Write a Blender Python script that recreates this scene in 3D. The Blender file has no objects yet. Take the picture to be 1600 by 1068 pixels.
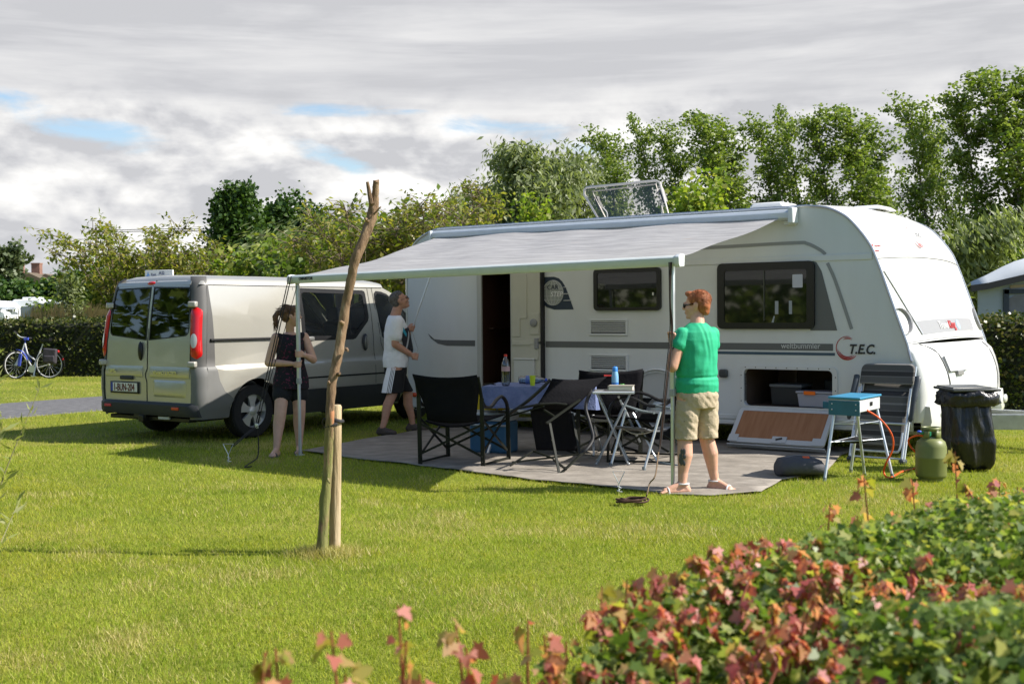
import bpy, bmesh, math, random
import numpy as np
from mathutils import Vector, Matrix, Euler, noise
from mathutils.geometry import tessellate_polygon
R = math.radians
random.seed(7); NP = np.random.default_rng(11)
SC = bpy.context.scene
COL = SC.collection

# ---------------------------------------------------------------- camera
FPX = 1900.0; CAM_H = 1.5; HORIZON = 488.0
PITCH = math.atan((534 - HORIZON) / FPX); ROLL = .008
cam_data = bpy.data.cameras.new("camera"); cam = bpy.data.objects.new("camera", cam_data); COL.objects.link(cam)
_f = Vector((0, math.cos(PITCH), -math.sin(PITCH))); _u0 = Vector((0, math.sin(PITCH), math.cos(PITCH))); _r0 = Vector((1, 0, 0))
_r = _r0 * math.cos(ROLL) - _u0 * math.sin(ROLL); _u = _u0 * math.cos(ROLL) + _r0 * math.sin(ROLL)
cm = Matrix((_r, _u, -_f)).transposed().to_4x4(); cm.translation = (0, 0, CAM_H)
cam.matrix_world = cm
cam_data.sensor_width = 36; cam_data.lens = 36 * FPX / 1600
cam_data.clip_start = .05; cam_data.clip_end = 3000
cam_data.dof.use_dof = True; cam_data.dof.focus_distance = 12; cam_data.dof.aperture_fstop = 7.5
SC.camera = cam
def ray(px, py):
    return _r * ((px - 800) / FPX) - _u * ((py - 534) / FPX) + _f
def at(px, py, y):                      # point at depth y
    d = ray(px, py); return Vector((0, 0, CAM_H)) + d * (y / d.y)
def gp(px, py, z=0.0):                  # point on the ground
    d = ray(px, py); return Vector((0, 0, CAM_H)) + d * ((z - CAM_H) / d.z)

# ---------------------------------------------------------------- world and sun
SUN_DIR = Vector((1.1, -.12, 1.02)).normalized()     # towards the sun
SUN_EL = math.asin(SUN_DIR.z); SUN_AZ = math.atan2(SUN_DIR.x, SUN_DIR.y)
world = bpy.data.worlds.new("World"); SC.world = world; world.use_nodes = True
SKY_STRENGTH = .10; SUN_STRENGTH = 5.0; CLOUD_GAIN = .83
def build_world():
    nt = world.node_tree; N = nt.nodes; L = nt.links; N.clear()
    def mth(op, *a, clamp=False):
        n = N.new('ShaderNodeMath'); n.operation = op; n.use_clamp = clamp
        for i, x in enumerate(a):
            if isinstance(x, (int, float)): n.inputs[i].default_value = x
            else: L.new(x, n.inputs[i])
        return n.outputs[0]
    def comb(x, y, z):
        n = N.new('ShaderNodeCombineXYZ')
        for i, q in enumerate((x, y, z)):
            if isinstance(q, (int, float)): n.inputs[i].default_value = q
            else: L.new(q, n.inputs[i])
        return n.outputs[0]
    def noi(vec, scale, detail=6, rough=.55, dist=0.0):
        n = N.new('ShaderNodeTexNoise'); L.new(vec, n.inputs['Vector']); n.inputs['Scale'].default_value = scale
        n.inputs['Detail'].default_value = detail; n.inputs['Roughness'].default_value = rough; n.inputs['Distortion'].default_value = dist
        return n.outputs['Fac']
    def sm(x, a, b, lo=0, hi=1):
        n = N.new('ShaderNodeMapRange'); n.interpolation_type = 'SMOOTHSTEP'; L.new(x, n.inputs[0])
        for i, q in enumerate((a, b, lo, hi)): n.inputs[i + 1].default_value = q
        return n.outputs[0]
    def mix(fac, a, b):
        n = N.new('ShaderNodeMix'); n.data_type = 'RGBA'
        if isinstance(fac, (int, float)): n.inputs[0].default_value = fac
        else: L.new(fac, n.inputs[0])
        for q, i in ((a, 6), (b, 7)):
            if isinstance(q, tuple): n.inputs[i].default_value = (*q, 1)
            else: L.new(q, n.inputs[i])
        return n.outputs[2]
    tc = N.new('ShaderNodeTexCoord'); sp = N.new('ShaderNodeSeparateXYZ'); L.new(tc.outputs['Generated'], sp.inputs[0])
    x, y, z = sp.outputs
    az = mth('ARCTAN2', x, y); hor = mth('SQRT', mth('ADD', mth('MULTIPLY', x, x), mth('MULTIPLY', y, y)))
    el = mth('ARCTAN2', z, hor)
    sky = N.new('ShaderNodeTexSky'); sky.sky_type = 'NISHITA'; sky.sun_disc = False
    sky.sun_elevation = SUN_EL; sky.sun_rotation = SUN_AZ; sky.altitude = 0; sky.air_density = 1.0; sky.dust_density = .6; sky.ozone_density = 1.4
    blue = N.new('ShaderNodeVectorMath'); blue.operation = 'SCALE'; L.new(sky.outputs[0], blue.inputs[0]); blue.inputs['Scale'].default_value = SKY_STRENGTH
    # the cloud sheet: long bands seen edge-on near the horizon, lumps lower down
    vb = comb(mth('MULTIPLY', az, 1.6), mth('MULTIPLY', el, 11.0), 3.1)
    band = noi(vb, 1.7, 8, .56, .35)
    vb2 = comb(mth('MULTIPLY', az, 2.0), mth('MULTIPLY', el, 30.0), 7.7)
    streak = noi(vb2, 1.6, 6, .6, .5)
    vp = comb(mth('MULTIPLY', az, 5.0), mth('MULTIPLY', el, 9.5), 1.3)
    puff = noi(vp, 1.5, 10, .52, .15)
    vq = comb(mth('MULTIPLY', az, 5.0), mth('MULTIPLY', mth('ADD', el, .012), 9.5), 1.3)
    puffup = noi(vq, 1.5, 10, .52, .15)
    lit = mth('SUBTRACT', puff, puffup)                       # brighter on the tops of the lumps
    g = mth('ADD', mth('MULTIPLY', mth('SUBTRACT', band, .5), .9), mth('MULTIPLY', mth('SUBTRACT', streak, .5), .35))
    high = mth('ADD', .48, mth('MULTIPLY', g, .75))
    low = mth('ADD', mth('ADD', .60, mth('MULTIPLY', mth('SUBTRACT', puff, .5), .62)), mth('MULTIPLY', lit, 1.7))
    low = mth('ADD', low, mth('MULTIPLY', mth('SUBTRACT', streak, .5), .22))
    wob = mth('MULTIPLY', mth('SUBTRACT', puff, .5), .10)
    lowm = sm(mth('ADD', el, wob), .150, .185, 1, 0)
    hz = sm(el, 0.0, .11, .5, 0)
    lowc = N.new('ShaderNodeMix'); lowc.data_type = 'FLOAT'; L.new(hz, lowc.inputs[0]); L.new(low, lowc.inputs[2]); lowc.inputs[3].default_value = .60
    val = N.new('ShaderNodeMix'); val.data_type = 'FLOAT'; L.new(lowm, val.inputs[0]); L.new(high, val.inputs[2]); L.new(lowc.outputs[0], val.inputs[3])
    v = mth('MINIMUM', mth('MAXIMUM', val.outputs[0], .45), .90)
    tint = mix(sm(v, .38, .72), (.97, .98, 1.03), (1.01, 1.0, .985))
    cl = N.new('ShaderNodeVectorMath'); cl.operation = 'SCALE'; L.new(tint, cl.inputs[0]); L.new(mth('MULTIPLY', v, CLOUD_GAIN), cl.inputs['Scale'])
    # gaps of blue
    gap = None
    for (cx, cy, sx, sy, rot, amp) in ((-.325, .143, .055, .0135, -.22, 1.0), (-.375, .157, .03, .010, -.3, .7), (-.135, .1635, .055, .0055, 0, .9), (-.150, .127, .036, .008, -.35, .9), (.012, .147, .066, .0105, -.10, 1.0), (.055, .135, .03, .008, -.3, .8), (.43, .10, .05, .02, 0, .8)):
        dx = mth('SUBTRACT', az, cx); dy = mth('SUBTRACT', el, cy)
        c, s = math.cos(rot), math.sin(rot)
        ux = mth('DIVIDE', mth('ADD', mth('MULTIPLY', dx, c), mth('MULTIPLY', dy, s)), sx)
        uy = mth('DIVIDE', mth('SUBTRACT', mth('MULTIPLY', dy, c), mth('MULTIPLY', dx, s)), sy)
        q = mth('MULTIPLY', mth('SUBTRACT', 1.0, mth('ADD', mth('MULTIPLY', ux, ux), mth('MULTIPLY', uy, uy))), amp)
        q = mth('MAXIMUM', q, -2.0)
        gap = q if gap is None else mth('MAXIMUM', gap, q)
    vg = comb(mth('MULTIPLY', az, 6.0), mth('MULTIPLY', el, 20), 9.3)
    gn = noi(vg, 2.2, 8, .62, .3)
    gm = mth('ADD', gap, mth('MULTIPLY', mth('SUBTRACT', gn, .52), 6.0))
    # overhead and out of view, cloud broken up to blue to lower fill light
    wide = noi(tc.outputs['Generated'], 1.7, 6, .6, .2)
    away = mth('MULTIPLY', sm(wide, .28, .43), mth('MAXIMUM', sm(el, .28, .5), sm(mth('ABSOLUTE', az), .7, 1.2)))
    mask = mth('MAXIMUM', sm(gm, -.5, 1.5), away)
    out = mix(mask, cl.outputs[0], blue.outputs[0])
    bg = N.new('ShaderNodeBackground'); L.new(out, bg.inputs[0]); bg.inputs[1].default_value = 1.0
    wo = N.new('ShaderNodeOutputWorld'); L.new(bg.outputs[0], wo.inputs[0])
build_world()
sd = bpy.data.lights.new("sun", 'SUN'); sd.energy = SUN_STRENGTH; sd.angle = R(.53); sd.color = (1, .94, .85)
sun = bpy.data.objects.new("sun", sd); COL.objects.link(sun)
sun.rotation_euler = SUN_DIR.to_track_quat('Z', 'Y').to_euler()
vs = SC.view_settings; vs.view_transform = 'Standard'; vs.look = 'None'; vs.exposure = .76; vs.gamma = 1
SC.cycles.max_bounces = 8; SC.cycles.transparent_max_bounces = 24; SC.cycles.sample_clamp_indirect = 6

# ---------------------------------------------------------------- materials
MATS = {}
def mat(name, col, rough=.6, metal=0.0, var=0.0, vscale=8.0, bump=0.0, bscale=60.0, spec=.5, coat=0.0, trans=0.0, alpha=1.0, dirt=None, ior=1.45, stretch=(1, 1, 1), detail=5):
    """principled with procedural tone variation, optional dirt (colour, amount, scale) and bump"""
    if name in MATS: return MATS[name]
    m = bpy.data.materials.new(name); m.use_nodes = True; nt = m.node_tree; N = nt.nodes; L = nt.links
    b = N['Principled BSDF']
    b.inputs['Base Color'].default_value = (*col, 1); b.inputs['Roughness'].default_value = rough; b.inputs['Metallic'].default_value = metal
    b.inputs['Specular IOR Level'].default_value = spec; b.inputs['Coat Weight'].default_value = coat; b.inputs['Coat Roughness'].default_value = .05
    b.inputs['Transmission Weight'].default_value = trans; b.inputs['Alpha'].default_value = alpha; b.inputs['IOR'].default_value = ior
    tc = N.new('ShaderNodeTexCoord'); mp = N.new('ShaderNodeMapping'); mp.inputs['Scale'].default_value = stretch; L.new(tc.outputs['Object'], mp.inputs[0])
    out = None
    if var:
        n = N.new('ShaderNodeTexNoise'); n.inputs['Scale'].default_value = vscale; n.inputs['Detail'].default_value = detail; L.new(mp.outputs[0], n.inputs['Vector'])
        mr = N.new('ShaderNodeMapRange'); L.new(n.outputs['Fac'], mr.inputs[0]); mr.inputs[1].default_value = .3; mr.inputs[2].default_value = .7
        mr.inputs[3].default_value = 1 - var; mr.inputs[4].default_value = 1 + var
        sc = N.new('ShaderNodeVectorMath'); sc.operation = 'SCALE'; sc.inputs[0].default_value = col; L.new(mr.outputs[0], sc.inputs['Scale'])
        out = sc.outputs[0]
    if dirt:
        dc, amt, ds = dirt
        n = N.new('ShaderNodeTexNoise'); n.inputs['Scale'].default_value = ds; n.inputs['Detail'].default_value = 8; n.inputs['Roughness'].default_value = .65; L.new(mp.outputs[0], n.inputs['Vector'])
        mr = N.new('ShaderNodeMapRange'); L.new(n.outputs['Fac'], mr.inputs[0]); mr.inputs[1].default_value = .45; mr.inputs[2].default_value = .75; mr.inputs[4].default_value = amt
        mx = N.new('ShaderNodeMix'); mx.data_type = 'RGBA'; L.new(mr.outputs[0], mx.inputs[0])
        if out: L.new(out, mx.inputs[6])
        else: mx.inputs[6].default_value = (*col, 1)
        mx.inputs[7].default_value = (*dc, 1); out = mx.outputs[2]
    if out: L.new(out, b.inputs['Base Color'])
    if bump:
        n = N.new('ShaderNodeTexNoise'); n.inputs['Scale'].default_value = bscale; n.inputs['Detail'].default_value = 4; L.new(mp.outputs[0], n.inputs['Vector'])
        bp = N.new('ShaderNodeBump'); bp.inputs['Strength'].default_value = bump; bp.inputs['Distance'].default_value = .02; L.new(n.outputs['Fac'], bp.inputs['Height']); L.new(bp.outputs[0], b.inputs['Normal'])
    MATS[name] = m; return m
def leafmat(name, cols, trans=.35, rough=.5, spec=.35, patch_=None):
    """leaf material: colour picked per leaf, some light passes through"""
    if name in MATS: return MATS[name]
    m = bpy.data.materials.new(name); m.use_nodes = True; nt = m.node_tree; N = nt.nodes; L = nt.links; N.remove(N['Principled BSDF'])
    g = N.new('ShaderNodeNewGeometry'); cr = N.new('ShaderNodeValToRGB'); L.new(g.outputs['Random Per Island'], cr.inputs[0])
    e = cr.color_ramp; e.interpolation = 'LINEAR'
    while len(e.elements) < len(cols): e.elements.new(.5)
    for i, c in enumerate(cols):
        e.elements[i].position = i / (len(cols) - 1) if len(c) == 3 else c[3]; e.elements[i].color = (c[0], c[1], c[2], 1)
    col = cr.outputs[0]
    if patch_:
        tc = N.new('ShaderNodeTexCoord')
        for (sc_, lo, hi, tint) in patch_:
            n = N.new('ShaderNodeTexNoise'); n.inputs['Scale'].default_value = sc_; n.inputs['Detail'].default_value = 5; n.inputs['Roughness'].default_value = .65; L.new(tc.outputs['Object'], n.inputs['Vector'])
            r_ = N.new('ShaderNodeMapRange'); L.new(n.outputs['Fac'], r_.inputs[0]); r_.inputs[1].default_value = lo; r_.inputs[2].default_value = hi
            mm = N.new('ShaderNodeMix'); mm.data_type = 'RGBA'; mm.blend_type = 'MULTIPLY'; L.new(r_.outputs[0], mm.inputs[0]); L.new(col, mm.inputs[6]); mm.inputs[7].default_value = (*tint, 1); col = mm.outputs[2]
    p = N.new('ShaderNodeBsdfPrincipled'); L.new(col, p.inputs['Base Color']); p.inputs['Roughness'].default_value = rough; p.inputs['Specular IOR Level'].default_value = spec
    t = N.new('ShaderNodeBsdfTranslucent'); sc = N.new('ShaderNodeVectorMath'); sc.operation = 'MULTIPLY'; L.new(col, sc.inputs[0]); sc.inputs[1].default_value = (1.5, 1.6, .7); L.new(sc.outputs[0], t.inputs[0])
    mx = N.new('ShaderNodeMixShader'); mx.inputs[0].default_value = trans; L.new(p.outputs[0], mx.inputs[1]); L.new(t.outputs[0], mx.inputs[2])
    L.new(mx.outputs[0], N['Material Output'].inputs[0]); MATS[name] = m; return m
def clearmat(name, tint=(.9, .95, .95), gloss=.12, rough=.02):
    """thin clear sheet: mostly transparent with a sharp reflection"""
    if name in MATS: return MATS[name]
    m = bpy.data.materials.new(name); m.use_nodes = True; nt = m.node_tree; N = nt.nodes; L = nt.links; N.remove(N['Principled BSDF'])
    t = N.new('ShaderNodeBsdfTransparent'); t.inputs[0].default_value = (*tint, 1); g = N.new('ShaderNodeBsdfGlossy'); g.inputs['Roughness'].default_value = rough
    fr = N.new('ShaderNodeFresnel'); fr.inputs[0].default_value = 1.5
    ad = N.new('ShaderNodeMath'); ad.operation = 'ADD'; ad.use_clamp = True; L.new(fr.outputs[0], ad.inputs[0]); ad.inputs[1].default_value = gloss
    mx = N.new('ShaderNodeMixShader'); L.new(ad.outputs[0], mx.inputs[0]); L.new(t.outputs[0], mx.inputs[1]); L.new(g.outputs[0], mx.inputs[2])
    L.new(mx.outputs[0], N['Material Output'].inputs[0]); MATS[name] = m; return m
def ramp_mat(name, stops, scale, rough=.8, stretch=(1, 1, 1), detail=6, bump=.3, kind='noise', bscale=None, trans=0.0):
    """noise through a colour ramp"""
    if name in MATS: return MATS[name]
    m = bpy.data.materials.new(name); m.use_nodes = True; nt = m.node_tree; N = nt.nodes; L = nt.links; b = N['Principled BSDF']
    tc = N.new('ShaderNodeTexCoord'); mp = N.new('ShaderNodeMapping'); mp.inputs['Scale'].default_value = stretch; L.new(tc.outputs['Object'], mp.inputs[0])
    n = N.new('ShaderNodeTexNoise'); n.inputs['Scale'].default_value = scale; n.inputs['Detail'].default_value = detail; n.inputs['Roughness'].default_value = .62; L.new(mp.outputs[0], n.inputs['Vector'])
    cr = N.new('ShaderNodeValToRGB'); L.new(n.outputs['Fac'], cr.inputs[0])
    while len(cr.color_ramp.elements) < len(stops): cr.color_ramp.elements.new(.5)
    for i, (p_, c) in enumerate(stops): cr.color_ramp.elements[i].position = p_; cr.color_ramp.elements[i].color = (*c, 1)
    L.new(cr.outputs[0], b.inputs['Base Color']); b.inputs['Roughness'].default_value = rough; b.inputs['Specular IOR Level'].default_value = .3
    if bump:
        n2 = N.new('ShaderNodeTexNoise'); n2.inputs['Scale'].default_value = bscale or scale * 4; n2.inputs['Detail'].default_value = 5; L.new(mp.outputs[0], n2.inputs['Vector'])
        bp = N.new('ShaderNodeBump'); bp.inputs['Strength'].default_value = bump; bp.inputs['Distance'].default_value = .02; L.new(n2.outputs['Fac'], bp.inputs['Height']); L.new(bp.outputs[0], b.inputs['Normal'])
    if trans:
        t = N.new('ShaderNodeBsdfTranslucent'); L.new(cr.outputs[0], t.inputs[0]); mx = N.new('ShaderNodeMixShader'); mx.inputs[0].default_value = trans
        L.new(b.outputs[0], mx.inputs[1]); L.new(t.outputs[0], mx.inputs[2]); L.new(mx.outputs[0], N['Material Output'].inputs[0])
    MATS[name] = m; return m

# ---------------------------------------------------------------- mesh building
def frame(o, x, y=None, z=None):
    """matrix with the given axes and origin"""
    x = Vector(x).normalized()
    if z is None:
        y = Vector(y).normalized(); z = x.cross(y)
    else:
        z = Vector(z).normalized(); y = z.cross(x)
    m = Matrix((x, y, z)).transposed().to_4x4(); m.translation = Vector(o); return m
class MB:
    def __init__(s, M=None): s.v = []; s.f = []; s.m = []; s.mi = 0; s.M = M
    def add(s, vs, fs, M=None):
        M = M if M is not None else s.M
        k = len(s.v)
        for p in vs:
            p = Vector(p); s.v.append(M @ p if M is not None else p)
        for f in fs: s.f.append([i + k for i in f]); s.m.append(s.mi)
        return s
    def box(s, c, d, rot=None, M=None, taper=None):
        hx, hy, hz = d[0] / 2, d[1] / 2, d[2] / 2
        vs = [(x, y, z) for z in (-hz, hz) for y in (-hy, hy) for x in (-hx, hx)]
        if taper: vs = [(x * (taper if z > 0 else 1), y * (taper if z > 0 else 1), z) for x, y, z in vs]
        L_ = Matrix.Translation(c) @ (Euler(rot).to_matrix().to_4x4() if rot else Matrix())
        vs = [L_ @ Vector(p) for p in vs]
        return s.add(vs, [(0, 2, 3, 1), (4, 5, 7, 6), (0, 1, 5, 4), (2, 6, 7, 3), (0, 4, 6, 2), (1, 3, 7, 5)], M)
    def bar(s, a, b, w, h, up=(0, 0, 1), M=None):
        a, b = Vector(a), Vector(b); x = (b - a).normalized(); u = Vector(up)
        if abs(x.dot(u)) > .98: u = Vector((1, 0, 0))
        y = u.cross(x).normalized(); z = x.cross(y); vs = []
        for p in (a, b):
            for i, j in ((-1, -1), (1, -1), (1, 1), (-1, 1)): vs.append(p + y * (i * w / 2) + z * (j * h / 2))
        return s.add(vs, [(3, 2, 1, 0), (4, 5, 6, 7), (0, 1, 5, 4), (1, 2, 6, 5), (2, 3, 7, 6), (3, 0, 4, 7)], M)
    def tube(s, pts, r, n=8, cap=True, M=None, closed=False, flat=1.0):
        pts = [Vector(p) for p in pts]; k = len(pts); rs = r if isinstance(r, (list, tuple)) else [r] * k
        t0 = (pts[1] - pts[0]).normalized(); ref = Vector((0, 0, 1)) if abs(t0.z) < .9 else Vector((1, 0, 0))
        nx = t0.cross(ref).normalized(); vs = []; fs = []
        for i, p in enumerate(pts):
            if closed: t = pts[(i + 1) % k] - pts[i - 1]
            else: t = pts[min(i + 1, k - 1)] - pts[max(i - 1, 0)]
            t.normalize(); nx = (nx - t * nx.dot(t)).normalized(); ny = t.cross(nx)
            for j in range(n):
                a = 2 * math.pi * j / n; vs.append(p + nx * (math.cos(a) * rs[i]) + ny * (math.sin(a) * rs[i] * flat))
        for i in range(k if closed else k - 1):
            for j in range(n):
                a = i * n + j; b = i * n + (j + 1) % n; c = ((i + 1) % k) * n; fs.append((a, b, c + (j + 1) % n, c + j))
        if cap and not closed: fs.append(list(range(n))[::-1]); fs.append([(k - 1) * n + j for j in range(n)])
        return s.add(vs, fs, M)
    def lathe(s, prof, o=(0, 0, 0), axis=(0, 0, 1), n=24, M=None, cap=True):
        ax = Vector(axis).normalized(); ref = Vector((1, 0, 0)) if abs(ax.x) < .9 else Vector((0, 1, 0))
        e1 = ax.cross(ref).normalized(); e2 = ax.cross(e1); o = Vector(o); vs = []; fs = []
        for r, h in prof:
            for j in range(n):
                a = 2 * math.pi * j / n; vs.append(o + ax * h + e1 * (math.cos(a) * r) + e2 * (math.sin(a) * r))
        for i in range(len(prof) - 1):
            for j in range(n): fs.append((i * n + j, i * n + (j + 1) % n, (i + 1) * n + (j + 1) % n, (i + 1) * n + j))
        if cap:
            if prof[0][0] > 1e-5: fs.append(list(range(n))[::-1])
            if prof[-1][0] > 1e-5: fs.append([(len(prof) - 1) * n + j for j in range(n)])
        return s.add(vs, fs, M)
    def ell(s, c, r, n=12, k=8, rot=None, M=None):
        L_ = Matrix.Translation(c) @ (Euler(rot).to_matrix().to_4x4() if rot else Matrix())
        r = r if isinstance(r, (tuple, list)) else (r, r, r); vs = [L_ @ Vector((0, 0, -r[2]))]; fs = []
        for i in range(1, k):
            a = math.pi * i / k - math.pi / 2
            for j in range(n):
                b = 2 * math.pi * j / n; vs.append(L_ @ Vector((math.cos(a) * math.cos(b) * r[0], math.cos(a) * math.sin(b) * r[1], math.sin(a) * r[2])))
        vs.append(L_ @ Vector((0, 0, r[2])))
        for j in range(n): fs.append((0, 1 + (j + 1) % n, 1 + j))
        for i in range(k - 2):
            for j in range(n):
                a = 1 + i * n; fs.append((a + j, a + (j + 1) % n, a + n + (j + 1) % n, a + n + j))
        t = len(vs) - 1; a = 1 + (k - 2) * n
        for j in range(n): fs.append((a + j, a + (j + 1) % n, t))
        return s.add(vs, fs, M)
    def grid(s, fn, nu, nv, M=None, wrap=False):
        vs = [fn(i / nu, j / nv) for i in range(nu + 1) for j in range(nv + 1)]
        fs = [(i * (nv + 1) + j, (i + 1) * (nv + 1) + j, (i + 1) * (nv + 1) + j + 1, i * (nv + 1) + j + 1) for i in range(nu) for j in range(nv)]
        return s.add(vs, fs, M)
    def loft(s, rings, M=None, cap=True, closed=True):
        n = len(rings[0]); vs = [p for r in rings for p in r]; fs = []
        for i in range(len(rings) - 1):
            for j in range(n if closed else n - 1): fs.append((i * n + j, i * n + (j + 1) % n, (i + 1) * n + (j + 1) % n, (i + 1) * n + j))
        if cap: fs.append(list(range(n))[::-1]); fs.append([(len(rings) - 1) * n + j for j in range(n)])
        return s.add(vs, fs, M)
    def prism(s, poly, fn, t, M=None):
        """poly in 2d -> fn(a, b, c): extruded from c=0 to c=t"""
        n = len(poly); vs = [fn(a, b, 0) for a, b in poly] + [fn(a, b, t) for a, b in poly]
        fs = [list(range(n))[::-1], list(range(n, 2 * n))] + [(i, (i + 1) % n, n + (i + 1) % n, n + i) for i in range(n)]
        return s.add(vs, fs, M)
    def build(s, name, mats, parent=None, smooth=False, bevel=0.0, angle=40, seg=2, world=False, recalc=True):
        me = bpy.data.meshes.new(name); me.from_pydata([tuple(p) for p in s.v], [], s.f); 
        mats = mats if isinstance(mats, (list, tuple)) else [mats]
        for m in mats: me.materials.append(m)
        if len(mats) > 1: me.polygons.foreach_set('material_index', s.m)
        if recalc:
            bm = bmesh.new(); bm.from_mesh(me); bmesh.ops.recalc_face_normals(bm, faces=bm.faces[:]); bm.to_mesh(me); bm.free()
        me.update()
        if smooth or bevel:
            me.polygons.foreach_set('use_smooth', [True] * len(me.polygons)); me.set_sharp_from_angle(angle=R(angle))
        o = bpy.data.objects.new(name, me); COL.objects.link(o)
        if bevel:
            b = o.modifiers.new('bevel', 'BEVEL'); b.width = bevel; b.segments = seg; b.limit_method = 'ANGLE'; b.angle_limit = R(35); b.harden_normals = False
        if parent is not None: o.parent = parent
        return o
def patch(poly, holes, fn, acuts=(), bcuts=(), close_round=True):
    """2d polygon with holes, cut along the given lines, mapped by fn(a,b) to 3d. returns verts, faces"""
    loops = [[Vector((a, b, 0)) for a, b in poly]] + [[Vector((a, b, 0)) for a, b in h] for h in holes]
    tris = tessellate_polygon(loops); flat = [p for l in loops for p in l]
    bm = bmesh.new(); bv = [bm.verts.new(p) for p in flat]
    for t in tris:
        try: bm.faces.new([bv[i] for i in t])
        except ValueError: pass
    for cuts, no in ((acuts, (1, 0, 0)), (bcuts, (0, 1, 0))):
        for c in cuts:
            bmesh.ops.bisect_plane(bm, geom=bm.verts[:] + bm.edges[:] + bm.faces[:], plane_co=(c * no[0], c * no[1], 0), plane_no=no, dist=1e-5)
    bm.verts.index_update()
    vs = [fn(v.co.x, v.co.y) for v in bm.verts]; fs = [[v.index for v in f.verts] for f in bm.faces]; bm.free()
    return vs, fs
def rrect(x0, y0, x1, y1, r, n=5, rs=None):
    rs = rs or (r, r, r, r); pts = []
    for (cx, cy, a0, q) in ((x0, y0, 180, 0), (x1, y0, 270, 1), (x1, y1, 0, 2), (x0, y1, 90, 3)):
        rr = rs[q]; ccx = cx + (rr if q in (0, 3) else -rr); ccy = cy + (rr if q in (0, 1) else -rr)
        for i in range(n + 1):
            a = R(a0 + 90 * i / n); pts.append((ccx + rr * math.cos(a), ccy + rr * math.sin(a)))
    return pts
def bez(pts, n=12):
    """Catmull-Rom through the points"""
    pts = [Vector(p) for p in pts]; out = []
    P = [pts[0] * 2 - pts[1]] + pts + [pts[-1] * 2 - pts[-2]]
    for i in range(1, len(P) - 2):
        for j in range(n):
            t = j / n; a, b, c, d = P[i - 1:i + 3]
            out.append(.5 * ((2 * b) + (c - a) * t + (2 * a - 5 * b + 4 * c - d) * t * t + (3 * b - a - 3 * c + d) * t ** 3))
    out.append(pts[-1]); return out
def interp(x, xs, ys):
    return float(np.interp(x, xs, ys))
def tag(o, label=None, cat=None, group=None, kind=None):
    if label: o['label'] = label
    if cat: o['category'] = cat
    if group: o['group'] = group
    if kind: o['kind'] = kind
    return o
def empty(name, M, label, cat, group=None):
    o = bpy.data.objects.new(name, None); COL.objects.link(o); o.empty_display_size = .2
    o.matrix_world = M if isinstance(M, Matrix) else Matrix.Translation(M)
    return tag(o, label, cat, group)
def text(name, s, size, M, m, parent=None, ext=.0015, shear=0.0, bold=0.0, space=1.0, align='LEFT', sx=1.0, obj=True):
    """lettering as mesh, laid in the xy plane of matrix M"""
    cu = bpy.data.curves.new(name, 'FONT'); cu.body = s; cu.size = size; cu.extrude = ext; cu.shear = shear; cu.offset = bold; cu.space_character = space; cu.align_x = align
    cu.resolution_u = 3
    t = bpy.data.objects.new(name, cu); COL.objects.link(t)
    bpy.context.view_layer.update()
    me = bpy.data.meshes.new_from_object(t.evaluated_get(bpy.context.evaluated_depsgraph_get()))
    bpy.data.objects.remove(t)
    me.transform(M @ Matrix.Diagonal((sx, 1, 1, 1))); me.materials.clear(); me.materials.append(m)
    o = bpy.data.objects.new(name, me); COL.objects.link(o); me.name = name
    if parent: o.parent = parent
    return o
def join(objs):
    """merge several meshes into the first one"""
    base = objs[0]; bm = bmesh.new(); mats = []
    for o in objs:
        off = len(bm.faces); tmp = o.data.copy(); 
        for m in o.data.materials:
            if m not in mats: mats.append(m)
        idx = [mats.index(m) for m in o.data.materials] or [0]
        bm.from_mesh(tmp); bm.faces.ensure_lookup_table()
        for f in bm.faces[off:]: f.material_index = idx[min(f.material_index, len(idx) - 1)]
        bpy.data.meshes.remove(tmp)
    bm.to_mesh(base.data); bm.free(); base.data.materials.clear()
    for m in mats: base.data.materials.append(m)
    for o in objs[1:]: bpy.data.objects.remove(o)
    return base
def copy_tree(o, parent=None):
    c = o.copy(); COL.objects.link(c)
    if parent is not None: c.parent = parent
    for ch in [x for x in COL.objects if x.parent == o]: copy_tree(ch, c)
    return c
def np_mesh(name, V, F, mats, parent=None, midx=None, smooth=False):
    """V (n,3) array, F (m,k) array of equal-size faces"""
    me = bpy.data.meshes.new(name); k = F.shape[1]
    me.vertices.add(len(V)); me.vertices.foreach_set('co', V.astype(np.float32).ravel())
    me.loops.add(F.size); me.loops.foreach_set('vertex_index', F.astype(np.int32).ravel())
    me.polygons.add(len(F)); me.polygons.foreach_set('loop_start', np.arange(0, F.size, k, dtype=np.int32))
    for m in (mats if isinstance(mats, (list, tuple)) else [mats]): me.materials.append(m)
    if midx is not None: me.polygons.foreach_set('material_index', midx.astype(np.int32))
    if smooth: me.polygons.foreach_set('use_smooth', np.ones(len(F), dtype=bool))
    me.update(calc_edges=True); me.validate()
    o = bpy.data.objects.new(name, me); COL.objects.link(o)
    if parent is not None: o.parent = parent
    return o
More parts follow.
